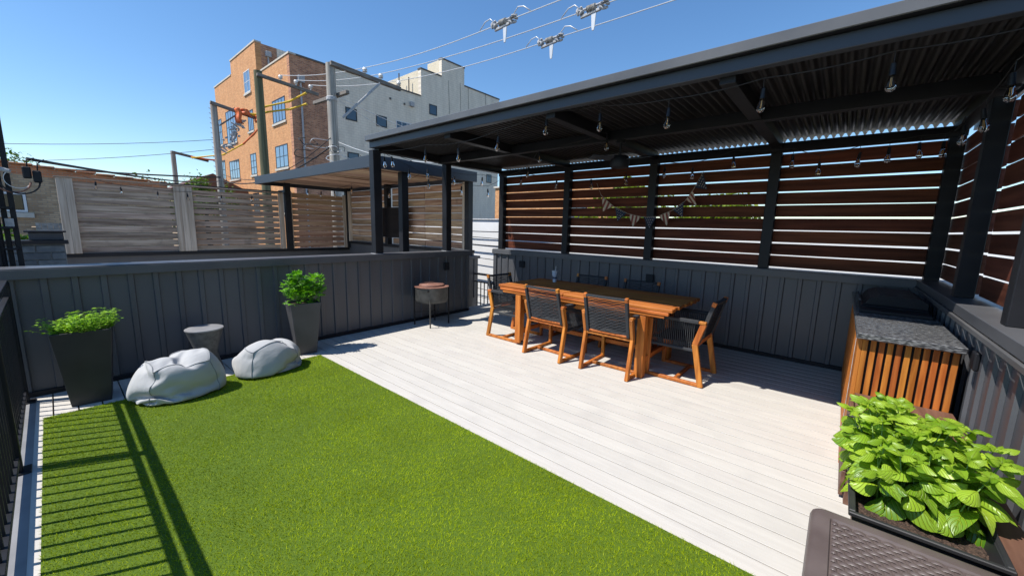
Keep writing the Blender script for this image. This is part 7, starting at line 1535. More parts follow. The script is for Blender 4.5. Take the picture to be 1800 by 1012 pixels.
30,34,36,39,42,42,42,41,39,39,39,37,37,36,18,24,22,22,21,15,17,18,19,21,27,18,10,7,5,4,1,-2,-5,-8,-11,-14,-15,-17,-19,-20,-20,-27,-24,-19,-20,-20,-27,
-30,-32,-34,-36,-38,-40,-42,-42,-42,-41,-40,-38,-36,-33,-31,-30,-29,-27,-25,-11,-17,-15,-13,-12,-10,-8,-4,-2,0,-1,-1,-1,-1,-2,-1,0,2,5,9,15,16,17,19,
18,22,24,25,27,28,30,33,35,39,41,41,42,40,39,38,37,38,37,36,31,27,26,22,20,17,17,15,15,7,14,20,22,6,5,3,1,0,-4,-5,-8,-11,-13,-18,-18,-20,-20,-20,-23,
-19,-22,-25,-27,-30,-33,-33,-36,-36,-39,-40,-41,-41,-41,-39,-37,-35,-33,-31,-30,-28,-27,-26,-11,-14,-14,-13,-12,-10,-3,-1,1,0,1,-1,-1,-2,-3,-4,-3,-3,0,
18,17,17,15,17,17,23,22,24,25,26,27,27,27,39,39,41,40,39,38,37,37,37,36,36,34,32,29,25,23,19,14,13,13,12,12,12,9,8,7,4,2,0,-2,-3,-6,-7,-10,-11,-20,-21,
-22,-22,-22,-25,-28,-30,-31,-29,-33,-26,-36,-31,-32,-29,-40,-41,-40,-39,-38,-35,-32,-31,-29,-28,-27,-26,4,-14,-13,-14,-13,-16,1,1,2,1,1,0,-1,-2,-3,-3,
-5,-8,2,1,9,10,12,15,15,22,22,23,24,26,29,31,37,39,41,36,38,36,36,36,36,36,35,36,34,34,31,30,26,19,6,6,8,8,9,11,11,8,10,4,2,0,-4,-7,-8,-11,-13,-13,-12,
-11,-24,-20,-18,-28,-27,-25,-31,-32,-20,-32,-15,-26,-29,-35,-38,-40,-40,-39,-38,-30,-29,-29,-27,-27,-26,-25,-19,-14,-13,-11,-9,0,2,1,2,1,1,1,0,1,-1,2,
-5,-9,-3,-2,7,4,4,4,12,25,9,27,27,30,31,34,35,37,40,40,38,38,19,34,34,34,35,35,34,33,33,31,30,9,-11,5,8,6,8,10,12,14,0,3,3,3,-3,-5,-9,-12,-13,-13,-11,
-11,-6,-13,-15,-28,-28,-28,-26,-26,-22,-13,-21,-26,-29,-33,-36,-38,-39,-39,-38,-36,-32,-29,-29,-27,-26,-25,-11,-11,-15,-4,0,2,1,1,2,1,2,3,-1,5,-2,3,-5,
-5,-4,-3,-6,8,6,5,-6,22,28,27,27,23,28,32,35,26,34,38,38,31,35,33,31,31,30,25,34,33,32,27,28,10,20,-7,-14,5,20,18,-15,4,3,6,8,9,18,-20,-18,-17,-15,-13,
-12,-11,-7,-8,-9,-23,-11,-25,-27,-13,-17,-22,-25,-26,-27,-29,-35,-36,-38,-38,-37,-36,-34,-32,-30,-28,-27,-27,-14,-3,1,3,-2,1,0,2,1,2,1,2,2,1,3,2,-1,-3,
-4,-5,-4,-5,4,-4,14,16,-11,5,4,5,4,5,3,0,0,1,0,0,-2,-2,-2,-2,-2,-2,-1,0,-2,0,-1,1,27,0,1,1,1,2,2,2,2,2,2,2,2,0,-1,-1,-2,-2,-2,-2,-5,-5,-5,-6,0,29,-1,4,
8,6,4,3,3,2,2,2,1,0,-1,-2,-2,-2,-3,-2,-3,-2,-2,-2,-1,-1,30,2,2,2,2,3,3,3,3,3,2,2,0,0,-1,-3,-2,-4,-2,-4,-5,-7,-8,-3,1,30,0,2,8,7,5,5,4,4,3,3,2,1,-1,-1,
-2,-3,-3,-4,-3,-3,-4,-3,-3,-2,32,4,4,3,4,4,4,4,4,3,2,1,0,-2,-3,-3,-4,-5,-5,-5,-6,-9,-7,0,-4,23,12,1,8,7,7,6,6,5,5,5,3,2,1,-1,-1,-3,-4,-4,-5,-4,-5,-5,
-4,-4,35,5,6,5,5,6,4,5,4,2,2,0,-2,-3,-4,-5,-6,-6,-7,-8,-9,-12,3,-13,-7,30,5,7,12,-1,15,10,8,8,6,6,5,4,2,1,-1,-2,-4,-4,-6,-5,-6,-6,-6,-6,37,7,6,7,6,6,5,
5,3,2,0,-1,-3,-4,-6,-6,-8,-9,-9,-15,-7,-9,-8,-6,-5,32,6,6,7,11,5,12,12,11,9,8,6,4,4,1,0,-1,-4,-4,-5,-7,-6,-7,-7,-8,35,-1,17,7,7,6,6,5,3,2,-1,-1,-4,-5,
-6,-9,-12,-13,-13,-3,-8,-11,-8,-7,-6,35,6,8,5,13,2,13,2,16,14,13,7,4,3,2,0,-2,-3,-5,-6,-8,-7,-10,-22,3,26,-4,24,14,9,9,5,8,3,1,0,-1,-2,-3,-19,-8,-17,
-3,-13,-11,-8,-2,-12,-3,-7,33,-3,14,10,7,8,7,10,11,9,15,16,2,2,2,-2,-1,-2,-5,-9,-10,-11,-22,-22,6,25,-7,24,20,12,12,11,-9,9,4,0,-11,-9,14,-1,-14,-12,
-12,-11,-19,-2,-15,-9,-3,-19,30,20,7,7,7,6,24,10,9,11,6,-17,10,9,6,-2,-11,12,1,-12,-14,-15,-18,-25,10,24,-15,25,18,16,16,14,6,-5,-12,9,-9,-5,-1,14,-18,
-10,-10,-9,-7,-8,-6,-7,-12,-19,32,14,18,7,8,8,8,7,6,8,17,-10,5,-2,-1,11,8,-3,-12,-16,-16,-17,-23,-20,21,21,-24,17,22,16,16,12,21,13,-1,-12,2,-4,-1,1,
-6,-8,-10,-16,4,-9,-8,-7,-18,-15,32,16,17,7,9,-3,-3,21,9,11,4,5,2,-1,1,11,-9,-23,-17,-17,-17,-16,-17,-12,23,0,6,10,10,17,17,18,18,18,17,-5,-2,-12,-12,
-4,-3,6,-11,-24,5,2,0,-9,-15,-16,31,14,16,-5,-10,2,7,25,4,-10,3,6,9,12,16,6,-18,-18,-20,-20,-19,-23,4,-12,-7,26,7,-17,10,14,17,20,22,26,17,0,-17,-13,
-9,-7,-4,5,11,-24,-15,-7,4,5,6,-10,],
[39,4,-22,19,-26,14,-14,3,25,-26,4,29,-15,-5,-3,19,2,-6,4,5,11,-22,-12,26,-28,-11,30,5,14,16,-7,0,-1,-3,-28,15,4,2,-20,-25,29,-21,8,0,-17,29,-1,-6,-23,
10,28,-19,-19,7,28,-3,-25,-4,-1,25,3,-28,33,-11,18,2,-11,19,12,2,-4,-29,-26,16,-21,27,-28,2,34,-5,6,10,-25,-13,2,-3,21,-25,20,-16,-7,23,-10,24,7,-14,
-24,20,23,-33,-2,30,12,-25,-10,30,-22,8,-30,-7,25,-25,0,0,24,-24,30,-19,3,8,-19,26,2,-14,18,-19,22,-2,-37,23,-22,2,27,-22,-7,0,24,-25,27,-24,18,-19,7,
12,35,-21,26,-20,3,-30,1,28,-14,26,5,-32,-2,-25,24,-18,-6,7,27,-30,-4,30,-21,-9,0,30,-25,25,-26,4,29,-26,-7,15,-11,31,-33,21,-27,36,-2,-31,29,-18,18,
-25,21,-25,-3,3,8,32,4,1,-33,-2,1,28,5,-34,-5,-8,34,-18,-15,7,26,-34,0,10,20,-18,30,-26,-16,19,27,-40,26,7,-14,24,-18,-22,-5,39,13,-33,25,-23,-25,0,0,
7,21,-28,33,-17,25,-30,-11,0,27,-12,24,-30,-7,19,20,7,-27,7,-24,6,20,-21,-9,5,33,-24,-13,34,33,-39,16,-27,-8,-10,19,39,5,-16,21,-39,-8,11,-32,4,4,26,
40,-46,21,-32,-8,29,1,-36,-3,19,-16,35,11,-19,-30,1,-1,25,-16,25,-26,19,-27,0,23,-23,26,8,-22,-9,48,1,-37,17,-9,-23,13,30,-6,39,-9,-20,36,-39,-20,-20,
13,-17,0,33,-23,44,-50,36,0,-40,24,-22,-2,24,-21,-3,1,36,8,-33,11,30,-16,-36,-1,0,0,18,24,-38,28,-30,-2,18,34,-52,0,30,-28,-2,35,21,-5,32,-36,3,35,-25,
-9,-41,0,25,-31,21,-20,23,22,-50,26,16,-37,28,22,-29,-26,0,3,36,15,-33,24,-19,17,-35,-1,6,36,-27,-22,27,-21,-4,3,16,44,-29,-18,-18,19,24,-40,31,37,-15,
-10,-21,4,22,-37,-14,14,25,-30,42,23,-32,-36,30,0,-36,0,0,43,-18,7,10,-39,23,-17,19,23,-29,-17,27,13,19,-17,-32,-4,24,-25,-8,-2,0,8,30,31,-48,-15,-6,
26,-26,30,-23,25,-31,27,-30,21,-13,21,-28,44,-4,-32,0,23,-27,28,12,-21,19,-35,13,30,24,-21,-27,24,2,-7,-20,32,-15,30,-35,-25,20,25,-29,-9,-5,23,-30,21,
-27,4,32,-34,-2,38,-24,-5,24,-33,4,33,-14,25,-36,14,-13,-13,0,31,-21,1,11,24,5,8,-28,19,-23,30,-17,9,-19,-16,3,-9,28,-19,8,-10,19,12,-23,21,7,-7,-17,
27,-10,-9,16,-35,-5,29,-3,-33,36,9,-8,-18,5,-3,-8,7,-20,35,2,-3,2,2,19,14,-12,-21,-26,9,-7,-17,21,-12,-8,-3,9,17,-20,-7,6,20,-2,-13,21,-30,4,24,-29,1,
18,23,29,20,-25,7,-20,-41,0,16,-26,25,-28,3,57,-30,-23,-6,0,19,-15,-3,10,20,-15,-8,11,-15,17,-21,1,2,18,12,-8,18,-30,28,-5,-24,-13,2,6,28,3,-4,-29,18,
29,-17,11,5,2,24,-6,-21,-7,-32,-6,-6,1,0,26,-16,-2,23,-32,25,-16,16,39,22,-9,-32,-16,-14,-5,-2,-8,5,30,7,-13,-24,-5,17,4,12,-12,-5,1,3,28,11,-34,-16,6,
28,-16,6,4,-34,26,12,-11,7,-5,-30,11,32,24,-20,-8,-11,-10,-1,2,7,17,14,-11,-20,-6,-18,16,-9,-6,-3,1,7,6,31,3,11,2,-17,-16,-20,-7,-1,0,-1,1,13,21,20,28,
5,-4,-10,-15,-31,11,-3,-1,-4,-24,27,15,-7,-7,-7,-23,-4,23,-21,23,24,13,-2,1,-15,-10,1,-27,24,-26,19,-11,-15,28,-2,30,-6,2,-6,-10,-22,1,6,15,-36,24,-6,
33,5,-27,-19,-12,4,-5,5,-4,26,24,4,20,5,-28,-11,1,12,-2,0,-8,1,5,9,-14,-9,8,-10,2,1,0,-1,5,33,12,-1,-5,-3,-18,-23,6,-11,-29,15,16,20,21,16,-5,-19,-15,
-12,-11,-22,-1,-3,-1,0,33,27,7,10,-8,-12,-18,-27,-10,0,-1,12,16,18,-11,25,-25,-17,16,-33,15,-10,17,5,27,3,2,15,12,-13,-11,-11,-11,-24,33,-33,10,-27,28,
10,8,-8,-12,-8,-21,16,16,19,25,2,-20,11,7,1,-10,2,2,3,3,6,6,5,-11,-11,-21,-26,28,11,10,2,-27,28,-21,-6,-1,-3,0,-5,-30,0,24,21,17,5,-19,-9,-6,-9,-13,
-18,13,12,-26,1,1,2,34,-5,7,15,15,8,-2,-28,-6,-12,-21,21,-30,6,0,19,19,-4,-40,1,2,18,33,-1,-15,-12,4,25,27,7,6,-9,-15,-19,-19,9,-38,18,-22,1,7,-1,-2,4,
27,8,16,-2,0,3,-43,11,16,20,39,-2,-1,-4,-13,-14,18,-10,-31,-19,-12,-6,5,8,31,9,7,3,-5,-28,-28,-4,-2,-2,4,33,8,-1,-3,-13,-13,-9,-8,-2,27,2,-20,-3,29,3,
1,-1,-2,-29,0,11,13,17,19,18,-6,-7,-35,-24,-11,-2,28,-28,3,-3,-1,29,16,-10,28,16,-13,-16,-30,23,2,4,16,11,9,5,-23,-4,-32,-27,32,-30,32,10,-1,1,-1,-26,
13,-12,5,5,15,11,6,4,11,2,-12,14,-4,-4,-25,-7,-19,30,-1,-3,-8,-33,5,9,9,7,-8,4,3,4,-3,-25,-13,1,4,0,-4,-1,23,-23,6,-6,0,25,12,0,2,-30,-5,-5,-1,2,0,0,0,
8,18,19,19,-17,30,-36,6,-24,-19,-3,29,-20,29,7,20,10,-7,-15,-24,-18,-14,3,2,8,12,12,14,16,15,0,-26,-12,-6,-24,-1,0,-1,-3,-3,-1,-3,5,-1,10,-6,7,10,11,5,
-2,0,3,-4,2,-30,-9,0,18,18,-15,9,-6,-7,-18,0,0,1,-2,7,25,7,4,-3,-6,-11,-22,0,18,-18,0,11,-11,0,0,5,10,12,-1,-2,2,8,6,-2,-16,-16,-7,1,2,30,-8,35,16,7,
-12,-26,-19,-9,26,36,2,-7,-11,-38,-12,-11,13,2,-13,20,14,14,18,14,13,12,6,-21,-26,-19,1,-22,-2,5,5,6,4,-3,3,0,-23,4,-24,-1,-1,0,0,0,0,0,11,35,-16,-30,
1,2,-2,-3,2,3,-2,-1,0,2,8,9,-3,-4,-5,-4,-2,-1,2,2,4,2,0,-4,16,14,5,9,4,2,0,-6,10,-8,-10,-5,6,5,-8,-4,-17,-17,-1,11,13,15,33,12,-16,-29,41,-25,-11,3,
-26,-15,2,20,20,4,-8,-17,-18,10,15,27,23,21,14,-6,-12,-20,-25,14,-14,9,4,3,-1,10,-3,-21,-12,15,-26,-16,-9,-8,-2,1,9,28,2,-36,16,25,7,1,-2,-8,-3,-4,-3,
0,2,3,8,13,-1,-2,-4,-3,-1,1,2,2,-1,0,2,1,7,-9,2,-2,-2,1,9,13,13,4,-10,-20,19,10,-7,-7,-14,-16,-19,-12,-8,-2,17,13,17,13,8,-33,-24,-7,-7,19,29,11,-7,4,
0,-1,-5,-10,-10,-8,16,28,6,-4,-1,4,16,13,0,-9,-10,2,4,-4,-3,7,-19,18,-13,-13,-10,-10,4,2,0,-36,-12,45,9,13,3,-1,0,22,-8,-16,-10,1,8,11,10,1,1,1,0,1,1,
2,3,4,2,-3,-3,6,-15,-23,17,3,1,1,-15,1,3,3,4,6,-6,-11,-11,-7,25,2,-5,-14,-15,-17,-30,0,1,17,8,10,-36,4,36,2,15,20,13,9,1,-1,-2,-9,-10,-15,-16,-28,18,
37,27,15,17,15,-9,-18,-24,24,7,0,-1,-5,-17,7,1,-17,-19,-24,-38,-6,-5,-4,7,28,40,20,15,9,-2,-1,-10,-5,2,-15,-15,-14,-6,1,1,1,0,0,1,0,2,2,5,22,36,-19,2,
0,-5,-12,0,2,23,4,2,1,0,-2,-2,-5,-9,-13,-28,-14,-12,-14,-13,-9,0,-1,15,-15,0,3,25,14,25,20,13,8,-31,-5,-4,-4,-5,-6,-8,-10,-12,-12,-9,36,30,18,16,12,2,
1,-1,-8,-14,11,3,3,1,-41,2,-17,-19,-17,-11,5,8,11,14,13,9,7,5,3,30,21,19,-3,-7,-12,-18,-11,-12,-9,-3,-1,1,3,6,7,9,8,4,22,14,3,5,-2,-12,-6,-6,-3,-3,-4,
-3,-3,-3,-2,0,0,-1,-1,-6,-13,-15,-17,-19,-20,-19,-1,-1,7,24,21,24,5,-7,-4,0,2,11,31,-2,-4,-3,-5,-7,-9,-11,-12,-24,-36,16,18,17,15,-3,1,0,-1,0,2,1,2,0,
-50,5,8,7,9,10,12,13,15,14,13,11,7,3,4,-10,-10,-13,-7,-3,0,25,9,3,-11,-5,-3,-1,2,5,8,11,14,13,3,19,22,1,-6,-6,-9,-3,-5,-5,-4,-5,-4,-4,-4,2,1,-2,-4,-5,
-7,-13,-16,-19,-21,-21,1,-6,-9,0,6,16,22,20,10,5,-19,-11,-13,-9,-9,-7,-7,-5,-1,0,-1,-3,-8,-17,-16,2,-2,0,0,0,2,1,3,2,3,3,55,9,8,8,11,12,13,15,16,15,14,
11,7,2,2,-20,-3,-10,-15,-19,-16,-12,-6,-5,-1,4,7,8,11,14,20,21,22,21,8,14,8,4,2,1,-6,-5,-6,-6,-5,-6,-6,-6,-7,4,2,0,-2,-5,-9,-10,-14,-18,-20,-20,-22,
-15,-9,-3,12,9,6,8,26,14,5,-10,-15,-6,-8,-4,-7,2,-2,-3,-3,-5,-8,-10,-9,-13,-6,-4,-1,2,2,3,3,4,4,4,54,8,11,11,12,13,15,16,17,16,15,12,7,2,-14,-19,-21,
-18,-15,-12,1,-5,-5,-8,-7,9,9,10,11,9,11,22,24,25,18,13,9,4,2,-1,-4,-5,-6,-7,-6,-7,-7,-7,-7,4,2,1,-2,-4,-7,-10,-14,-17,-19,-20,-20,-18,-16,-11,-6,-3,0,
1,1,1,0,1,1,8,23,16,3,2,-2,-6,-9,-3,-5,-6,-7,-8,-7,-4,-3,0,0,2,2,2,3,1,45,11,13,15,16,15,16,16,18,16,15,11,-2,-4,-8,-9,-20,-25,-23,-18,-14,-10,-7,-5,
-3,9,10,12,15,18,22,24,25,21,18,14,10,5,2,-1,-3,-4,-6,-7,-7,-8,-8,-8,-8,4,3,1,-1,-3,-7,-10,-13,-15,-18,-19,-19,-18,-15,-11,-7,-4,-1,0,-1,-1,-2,-4,-5,8,
8,8,8,8,8,5,3,1,-3,-6,-7,-9,-7,-6,-4,-2,-1,0,0,-1,-1,-2,51,12,14,15,15,16,18,17,17,17,14,11,1,-3,-11,-15,-18,-21,-21,-22,-18,-15,-12,-8,-5,11,13,16,19,
21,22,22,22,20,19,14,11,6,3,0,-2,-4,-5,-6,-8,-9,-9,-9,-9,4,3,1,0,-2,-6,-9,-13,-15,-17,-17,-18,-17,-14,-11,-8,-4,-3,-1,-2,-2,-3,-4,-6,10,10,9,10,9,9,6,
5,1,-2,-5,-7,-9,-8,-8,-5,-4,-3,-1,-2,-1,-2,-2,47,13,15,15,16,18,17,18,17,15,13,9,4,-1,-8,-15,-18,-20,-22,-22,-20,-18,-15,-12,-8,13,17,19,19,19,20,21,
20,20,17,15,10,7,4,0,-1,-2,-4,-5,-19,-15,-13,-13,-13,7,5,4,2,2,6,-6,-12,-14,-16,-17,-16,-16,-13,-11,-8,-5,-3,-3,-2,-3,-3,-5,-7,11,12,11,11,11,9,8,6,3,
-1,-5,-7,-10,-9,-9,-7,-6,-4,-3,-3,-3,-2,-3,44,15,15,16,17,18,18,17,16,14,11,8,4,-2,-6,-12,-15,-19,-21,-21,-21,-19,-17,-14,-12,16,16,16,17,18,20,21,20,
18,16,14,10,7,4,1,0,-1,-3,-3,-13,-13,-14,-14,-13,6,5,4,2,0,-2,-5,-5,-13,-15,-16,-15,-15,-12,-10,-8,-6,-4,-3,-3,-3,-4,-6,-8,13,13,13,12,12,10,9,7,4,1,
-4,-8,-9,-11,-10,-9,-8,-6,-4,-5,-3,-4,-3,43,14,16,17,18,19,17,15,14,13,10,7,4,-1,-6,-10,-13,-17,-18,-29,-27,-26,-23,-21,-18,15,17,18,20,20,23,26,28,16,
17,11,10,7,4,2,0,0,-2,-3,-7,-10,-11,-12,-14,7,5,3,2,0,-3,-5,-9,-12,-13,-15,-14,-13,-11,-10,-7,-6,-5,-4,-3,-4,-4,-6,-8,11,8,4,-3,-15,5,22,-1,20,18,20,
-2,-7,-10,-10,-10,-8,-8,-7,-6,-4,-5,-4,21,18,20,21,23,24,14,14,14,11,10,6,2,-1,-6,-10,-11,-12,-21,-20,-26,-26,-24,-22,-19,12,19,19,19,19,20,19,12,13,
-7,19,17,14,11,3,1,1,-1,-1,-4,-5,-7,-10,-11,7,3,0,-2,-3,-5,-6,-6,-11,-10,-12,-13,-12,-12,-12,-11,-10,-12,-14,-28,-18,15,8,6,-7,-9,-16,0,4,27,10,30,24,
20,15,5,0,-6,-9,-8,-15,-13,-10,-9,-8,-6,-6,41,19,21,21,21,15,15,13,13,11,9,4,1,-4,-8,-18,-12,-9,-36,-26,-3,-12,-18,-18,-19,9,5,11,13,13,13,13,14,14,4,
-9,9,9,28,11,8,7,4,-1,-1,-1,-2,-2,-6,-2,-10,-4,-2,-9,-12,-12,-11,-27,9,0,-3,-4,-10,-9,-13,-14,-16,-16,-22,-23,-30,0,4,-8,-9,7,15,19,24,31,27,23,20,16,
9,3,-1,-6,-7,-8,-12,-11,-9,-9,-7,-7,37,19,22,18,15,14,14,14,13,10,7,1,2,-10,-6,-19,-11,-16,-28,-35,-31,-1,-8,-13,-30,-15,-8,10,14,15,16,16,10,25,20,11,
9,-22,2,6,8,9,9,14,-2,-4,-8,12,5,-24,-23,-4,5,-8,-18,-13,4,-6,-4,-7,-8,-10,-14,-2,-3,-4,-8,-10,-14,-16,-25,-28,-11,10,27,3,3,29,28,26,24,22,22,18,12,6,
1,-3,-5,-7,-8,-9,-9,-8,-8,-7,37,17,13,10,18,16,14,14,11,9,6,3,-2,-5,-12,-16,-17,-21,-24,-28,-33,-34,-9,-18,1,-21,3,19,25,35,33,26,21,15,17,18,24,2,7,
-1,-5,-9,-11,-13,-14,-18,-14,-16,-13,-17,7,16,15,16,16,16,14,13,11,8,5,0,-5,-7,-19,-26,-21,-21,-19,-19,-32,-36,-21,-29,-18,-3,13,26,30,36,30,24,19,23,
26,22,17,10,5,1,-4,-7,-11,-13,-15,-15,-16,-16,-16,-15,7,15,16,16,16,16,14,13,11,6,3,-2,-6,-12,-18,-21,-23,-24,-24,-28,-30,-34,-34,-25,-3,9,-12,20,35,
33,32,29,27,25,24,23,18,14,8,3,-1,-6,-10,-12,-15,-15,-17,-16,-15,-15,7,14,16,17,16,15,14,12,8,5,0,-5,-10,-15,-20,-24,-25,-28,-28,-31,-31,-35,-34,-6,28,
18,-31,-21,31,34,31,32,30,29,27,25,22,17,12,7,1,-3,-7,-10,-13,-15,-16,-16,-16,-15,5,15,16,16,15,14,11,9,5,1,-3,-9,-14,-19,-24,-26,-29,-30,-31,-33,-34,
-34,3,32,30,21,-28,-31,-33,14,36,34,32,31,30,27,25,21,16,11,6,1,-3,-7,-9,-12,-13,-15,-15,-16,1,17,14,12,11,9,8,4,1,-3,-8,-13,-18,-23,-25,-28,-30,-33,
-33,-35,-29,33,31,30,28,20,-27,-29,-30,-34,-20,33,34,33,32,28,26,22,19,15,10,6,1,-2,-5,-8,-8,-10,-9,-20,-9,7,19,8,7,6,3,1,-4,-7,-12,-16,-19,-23,-24,
-30,-33,-34,-33,11,27,33,29,29,25,7,-18,-27,-33,-26,-20,-30,-2,33,34,33,25,21,18,15,13,9,6,1,-3,-4,-6,-11,-20,-4,-21,0,21,13,6,4,-1,1,-8,-11,-12,-15,
-16,-18,-33,-30,-33,-10,29,28,24,9,22,33,19,3,-33,-11,-14,-20,-20,-20,-27,-27,25,36,25,15,16,15,12,11,11,5,-3,-5,-6,-17,-19,3,-23,-6,21,12,7,5,3,-14,
-7,-10,-13,-19,-16,-7,-6,-36,0,4,27,3,26,13,16,26,19,6,-20,-32,-27,-25,-23,8,2,3,2,5,-29,17,16,16,11,6,21,9,-3,-6,-7,-11,-20,10,-24,-13,18,9,7,7,4,-1,
-14,-26,-7,-17,-14,-8,22,-10,-3,-2,-1,25,26,21,26,30,24,-1,-29,-25,-22,-25,-26,-25,-12,-5,-1,9,-14,14,4,10,28,19,4,-4,-5,-7,-6,-12,-11,17,-25,-17,7,9,
6,5,3,9,6,-9,-30,-5,-14,-7,-1,9,13,13,19,4,26,25,22,26,29,-1,-29,-28,-22,-25,-5,-4,-21,-11,-15,-7,-8,-8,3,11,29,-5,-14,-6,-5,-5,-5,-6,-2,17,10,-25,-11,
-5,4,5,6,7,7,19,-22,6,12,11,8,6,2,14,20,0,6,9,23,30,28,0,-30,-28,-5,-3,-7,-8,-19,-9,2,-6,-7,-10,-12,-13,-12,-2,-3,-1,-2,-2,3,-13,17,6,-11,11,5,11,2,2,
2,1,0,2,9,13,12,9,8,5,1,-2,19,12,9,5,4,5,28,]]
bean_bag(SACK_A, 'pale grey canvas bean bag beside the black planter, crossed by the railing shadow', (0.565, 4.20, 0.012), 0.05, (0.97, 0.80, 1.14))
bean_bag(SACK_B, 'pale grey canvas bean bag beside the charcoal planter at the far lawn edge', (1.315, 4.29, 0.012), 0.1, (0.98, 0.74, 0.94))

# ================================================================ far buildings
GZ = -3.6
def window(parent, face, c0, c1, z0, z1, at, frame_mt='frame_dark', nx_=2, nz_=2, glass='glass', sill=True, depth=0.10):
    """face 'X': wall plane at x=at facing -X, spanning Y; face 'Y': wall at y=at facing -Y, spanning X"""
    t = bpy.data.objects.new('window', None); COL.objects.link(t); t.parent = parent
    def b(name, mt, u0, u1, d0, d1, za, zb, bev=0):
        if face == 'X': return bx(name, M[mt], at+d0, at+d1, u0, u1, za, zb, None, bev)
        return bx(name, M[mt], u0, u1, at+d0, at+d1, za, zb, None, bev)
    off = Vector(parent.location)
    t.location = Vector(((at if face == 'X' else (c0+c1)/2), (at if face == 'Y' else (c0+c1)/2), z0)) - off
    def p(o):
        wl = Vector(o.location); o.parent = t; o.location = wl - off - Vector(t.location); return o
    p(b('reveal', 'frame_dark', c0-0.01, c1+0.01, -0.004, 0.006, z0-0.01, z1+0.01))
    fwid = 0.06
    for (u0, u1, za, zb) in ((c0, c0+fwid, z0, z1), (c1-fwid, c1, z0, z1), (c0+fwid, c1-fwid, z0, z0+fwid), (c0+fwid, c1-fwid, z1-fwid, z1)):
        p(b('frame', frame_mt, u0, u1, -0.03, -0.006, za, zb))
    gw = (c1-c0-2*fwid)/nx_; gh = (z1-z0-2*fwid)/nz_
    for i in range(nx_):
        for j in range(nz_):
            u0 = c0+fwid+i*gw; za = z0+fwid+j*gh
            p(b('pane', glass, u0+0.02, u0+gw-0.02, -0.012, -0.008, za+0.02, za+gh-0.02))
    for i in range(1, nx_): p(b('mullion', frame_mt, c0+fwid+i*gw-0.02, c0+fwid+i*gw+0.02, -0.028, -0.007, z0+fwid, z1-fwid))
    for j in range(1, nz_): p(b('mullion', frame_mt, c0+fwid, c1-fwid, -0.026, -0.0072, z0+fwid+j*gh-0.02, z0+fwid+j*gh+0.02))
    if sill: p(b('sill', 'limestone', c0-0.12, c1+0.12, -0.09, -0.002, z0-0.18, z0-0.02, 0.01))
    return t
BB = thing('apartment_building', 'four storey orange brick and grey painted apartment building with stepped roofline', 'building', (12.012, 30.964, GZ))
XB, YB = 12.012, 30.964
def slab(name, mt, x0, x1, y0, y1, z0, z1, parent=BB): return bx(name, M[mt], x0, x1, y0, y1, z0, z1, parent, 0)
slab('front_wall', 'or_brick', XB, XB+0.4, YB+0.4, 37.4, GZ, 13.05)
slab('front_wall', 'or_brick', XB, XB+0.4, 37.4, 43.8, GZ, 15.5)
slab('front_wall', 'or_brick', XB, XB+0.4, 43.8, 49.3, GZ, 14.35)
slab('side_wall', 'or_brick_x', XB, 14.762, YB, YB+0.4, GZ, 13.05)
slab('side_wall', 'grey_brick', 14.762, 23.2, YB, YB+0.4, GZ, 13.05)
slab('side_wall', 'grey_brick', 23.2, 25.6, YB, YB+0.4, GZ, 15.40)
slab('side_wall', 'grey_brick', 25.6, 28.49, YB, YB+0.4, GZ, 17.0)
slab('side_wall', 'grey_brick', 28.49, 33.7, YB, YB+0.4, GZ, 15.35)
slab('end_wall', 'grey_brick', 33.3, 33.7, YB+0.4, 49.3, GZ, 15.3)
slab('roof', 'coping', XB+0.4, 33.3, YB+0.4, 49.2, 12.6, 12.7)
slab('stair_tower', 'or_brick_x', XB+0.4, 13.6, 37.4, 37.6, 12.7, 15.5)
slab('stair_tower', 'grey_brick', 13.6, 20.5, 37.4, 37.6, 12.7, 15.5)
slab('penthouse_wall', 'cream', 23.2, 23.4, YB+0.4, 36.3, 12.7, 15.40)
slab('penthouse_wall', 'cream', 25.6, 25.8, YB+0.4, 33.1, 12.7, 17.0)
slab('penthouse_roof', 'coping', 23.4, 33.3, YB+0.4, 36.3, 15.2, 15.3)
for (x0, x1, y0, y1, z) in ((XB-.05, XB+.45, YB-.05, 37.35, 13.05), (XB-.05, XB+.45, 37.35, 43.85, 15.5), (XB-.05, XB+.45, 43.85, 49.35, 14.35),
                            (XB+.45, 23.15, YB-.05, YB+.45, 13.05), (23.15, 25.55, YB-.05, YB+.45, 15.4), (25.55, 28.54, YB-.05, YB+.45, 17.0), (28.54, 33.75, YB-.05, YB+.45, 15.35)):
    slab('parapet_coping', 'limestone' if y1 > 32 else 'coping', x0, x1, y0, y1, z+0.002, z+0.12)
for (y0, y1, z0, z1, fm, a, b) in ((32.1, 34.55, 8.85, 10.5, 'frame_dark', 4, 1), (32.1, 34.5, 5.55, 7.2, 'frame_dark', 3, 2), (39.0, 40.5, 12.15, 13.85, 'frame_white', 2, 2),
                                   (38.9, 40.2, 9.05, 10.7, 'frame_dark', 3, 1), (43.5, 46.4, 8.7, 11.6, 'frame_dark', 4, 2), (43.5, 46.45, 5.4, 7.1, 'frame_dark', 4, 2),
                                   (38.9, 40.3, 5.45, 7.2, 'frame_dark', 2, 3), (47.9, 49.0, 5.6, 7.4, 'frame_dark', 2, 2), (47.9, 49.0, 8.9, 11.3, 'frame_dark', 2, 2),
                                   (32.1, 34.5, 2.2, 3.9, 'frame_dark', 3, 2), (38.9, 40.3, 2.2, 3.9, 'frame_dark', 2, 2)):
    window(BB, 'X', y0, y1, z0, z1, XB, fm, a, b, 'glass_l')
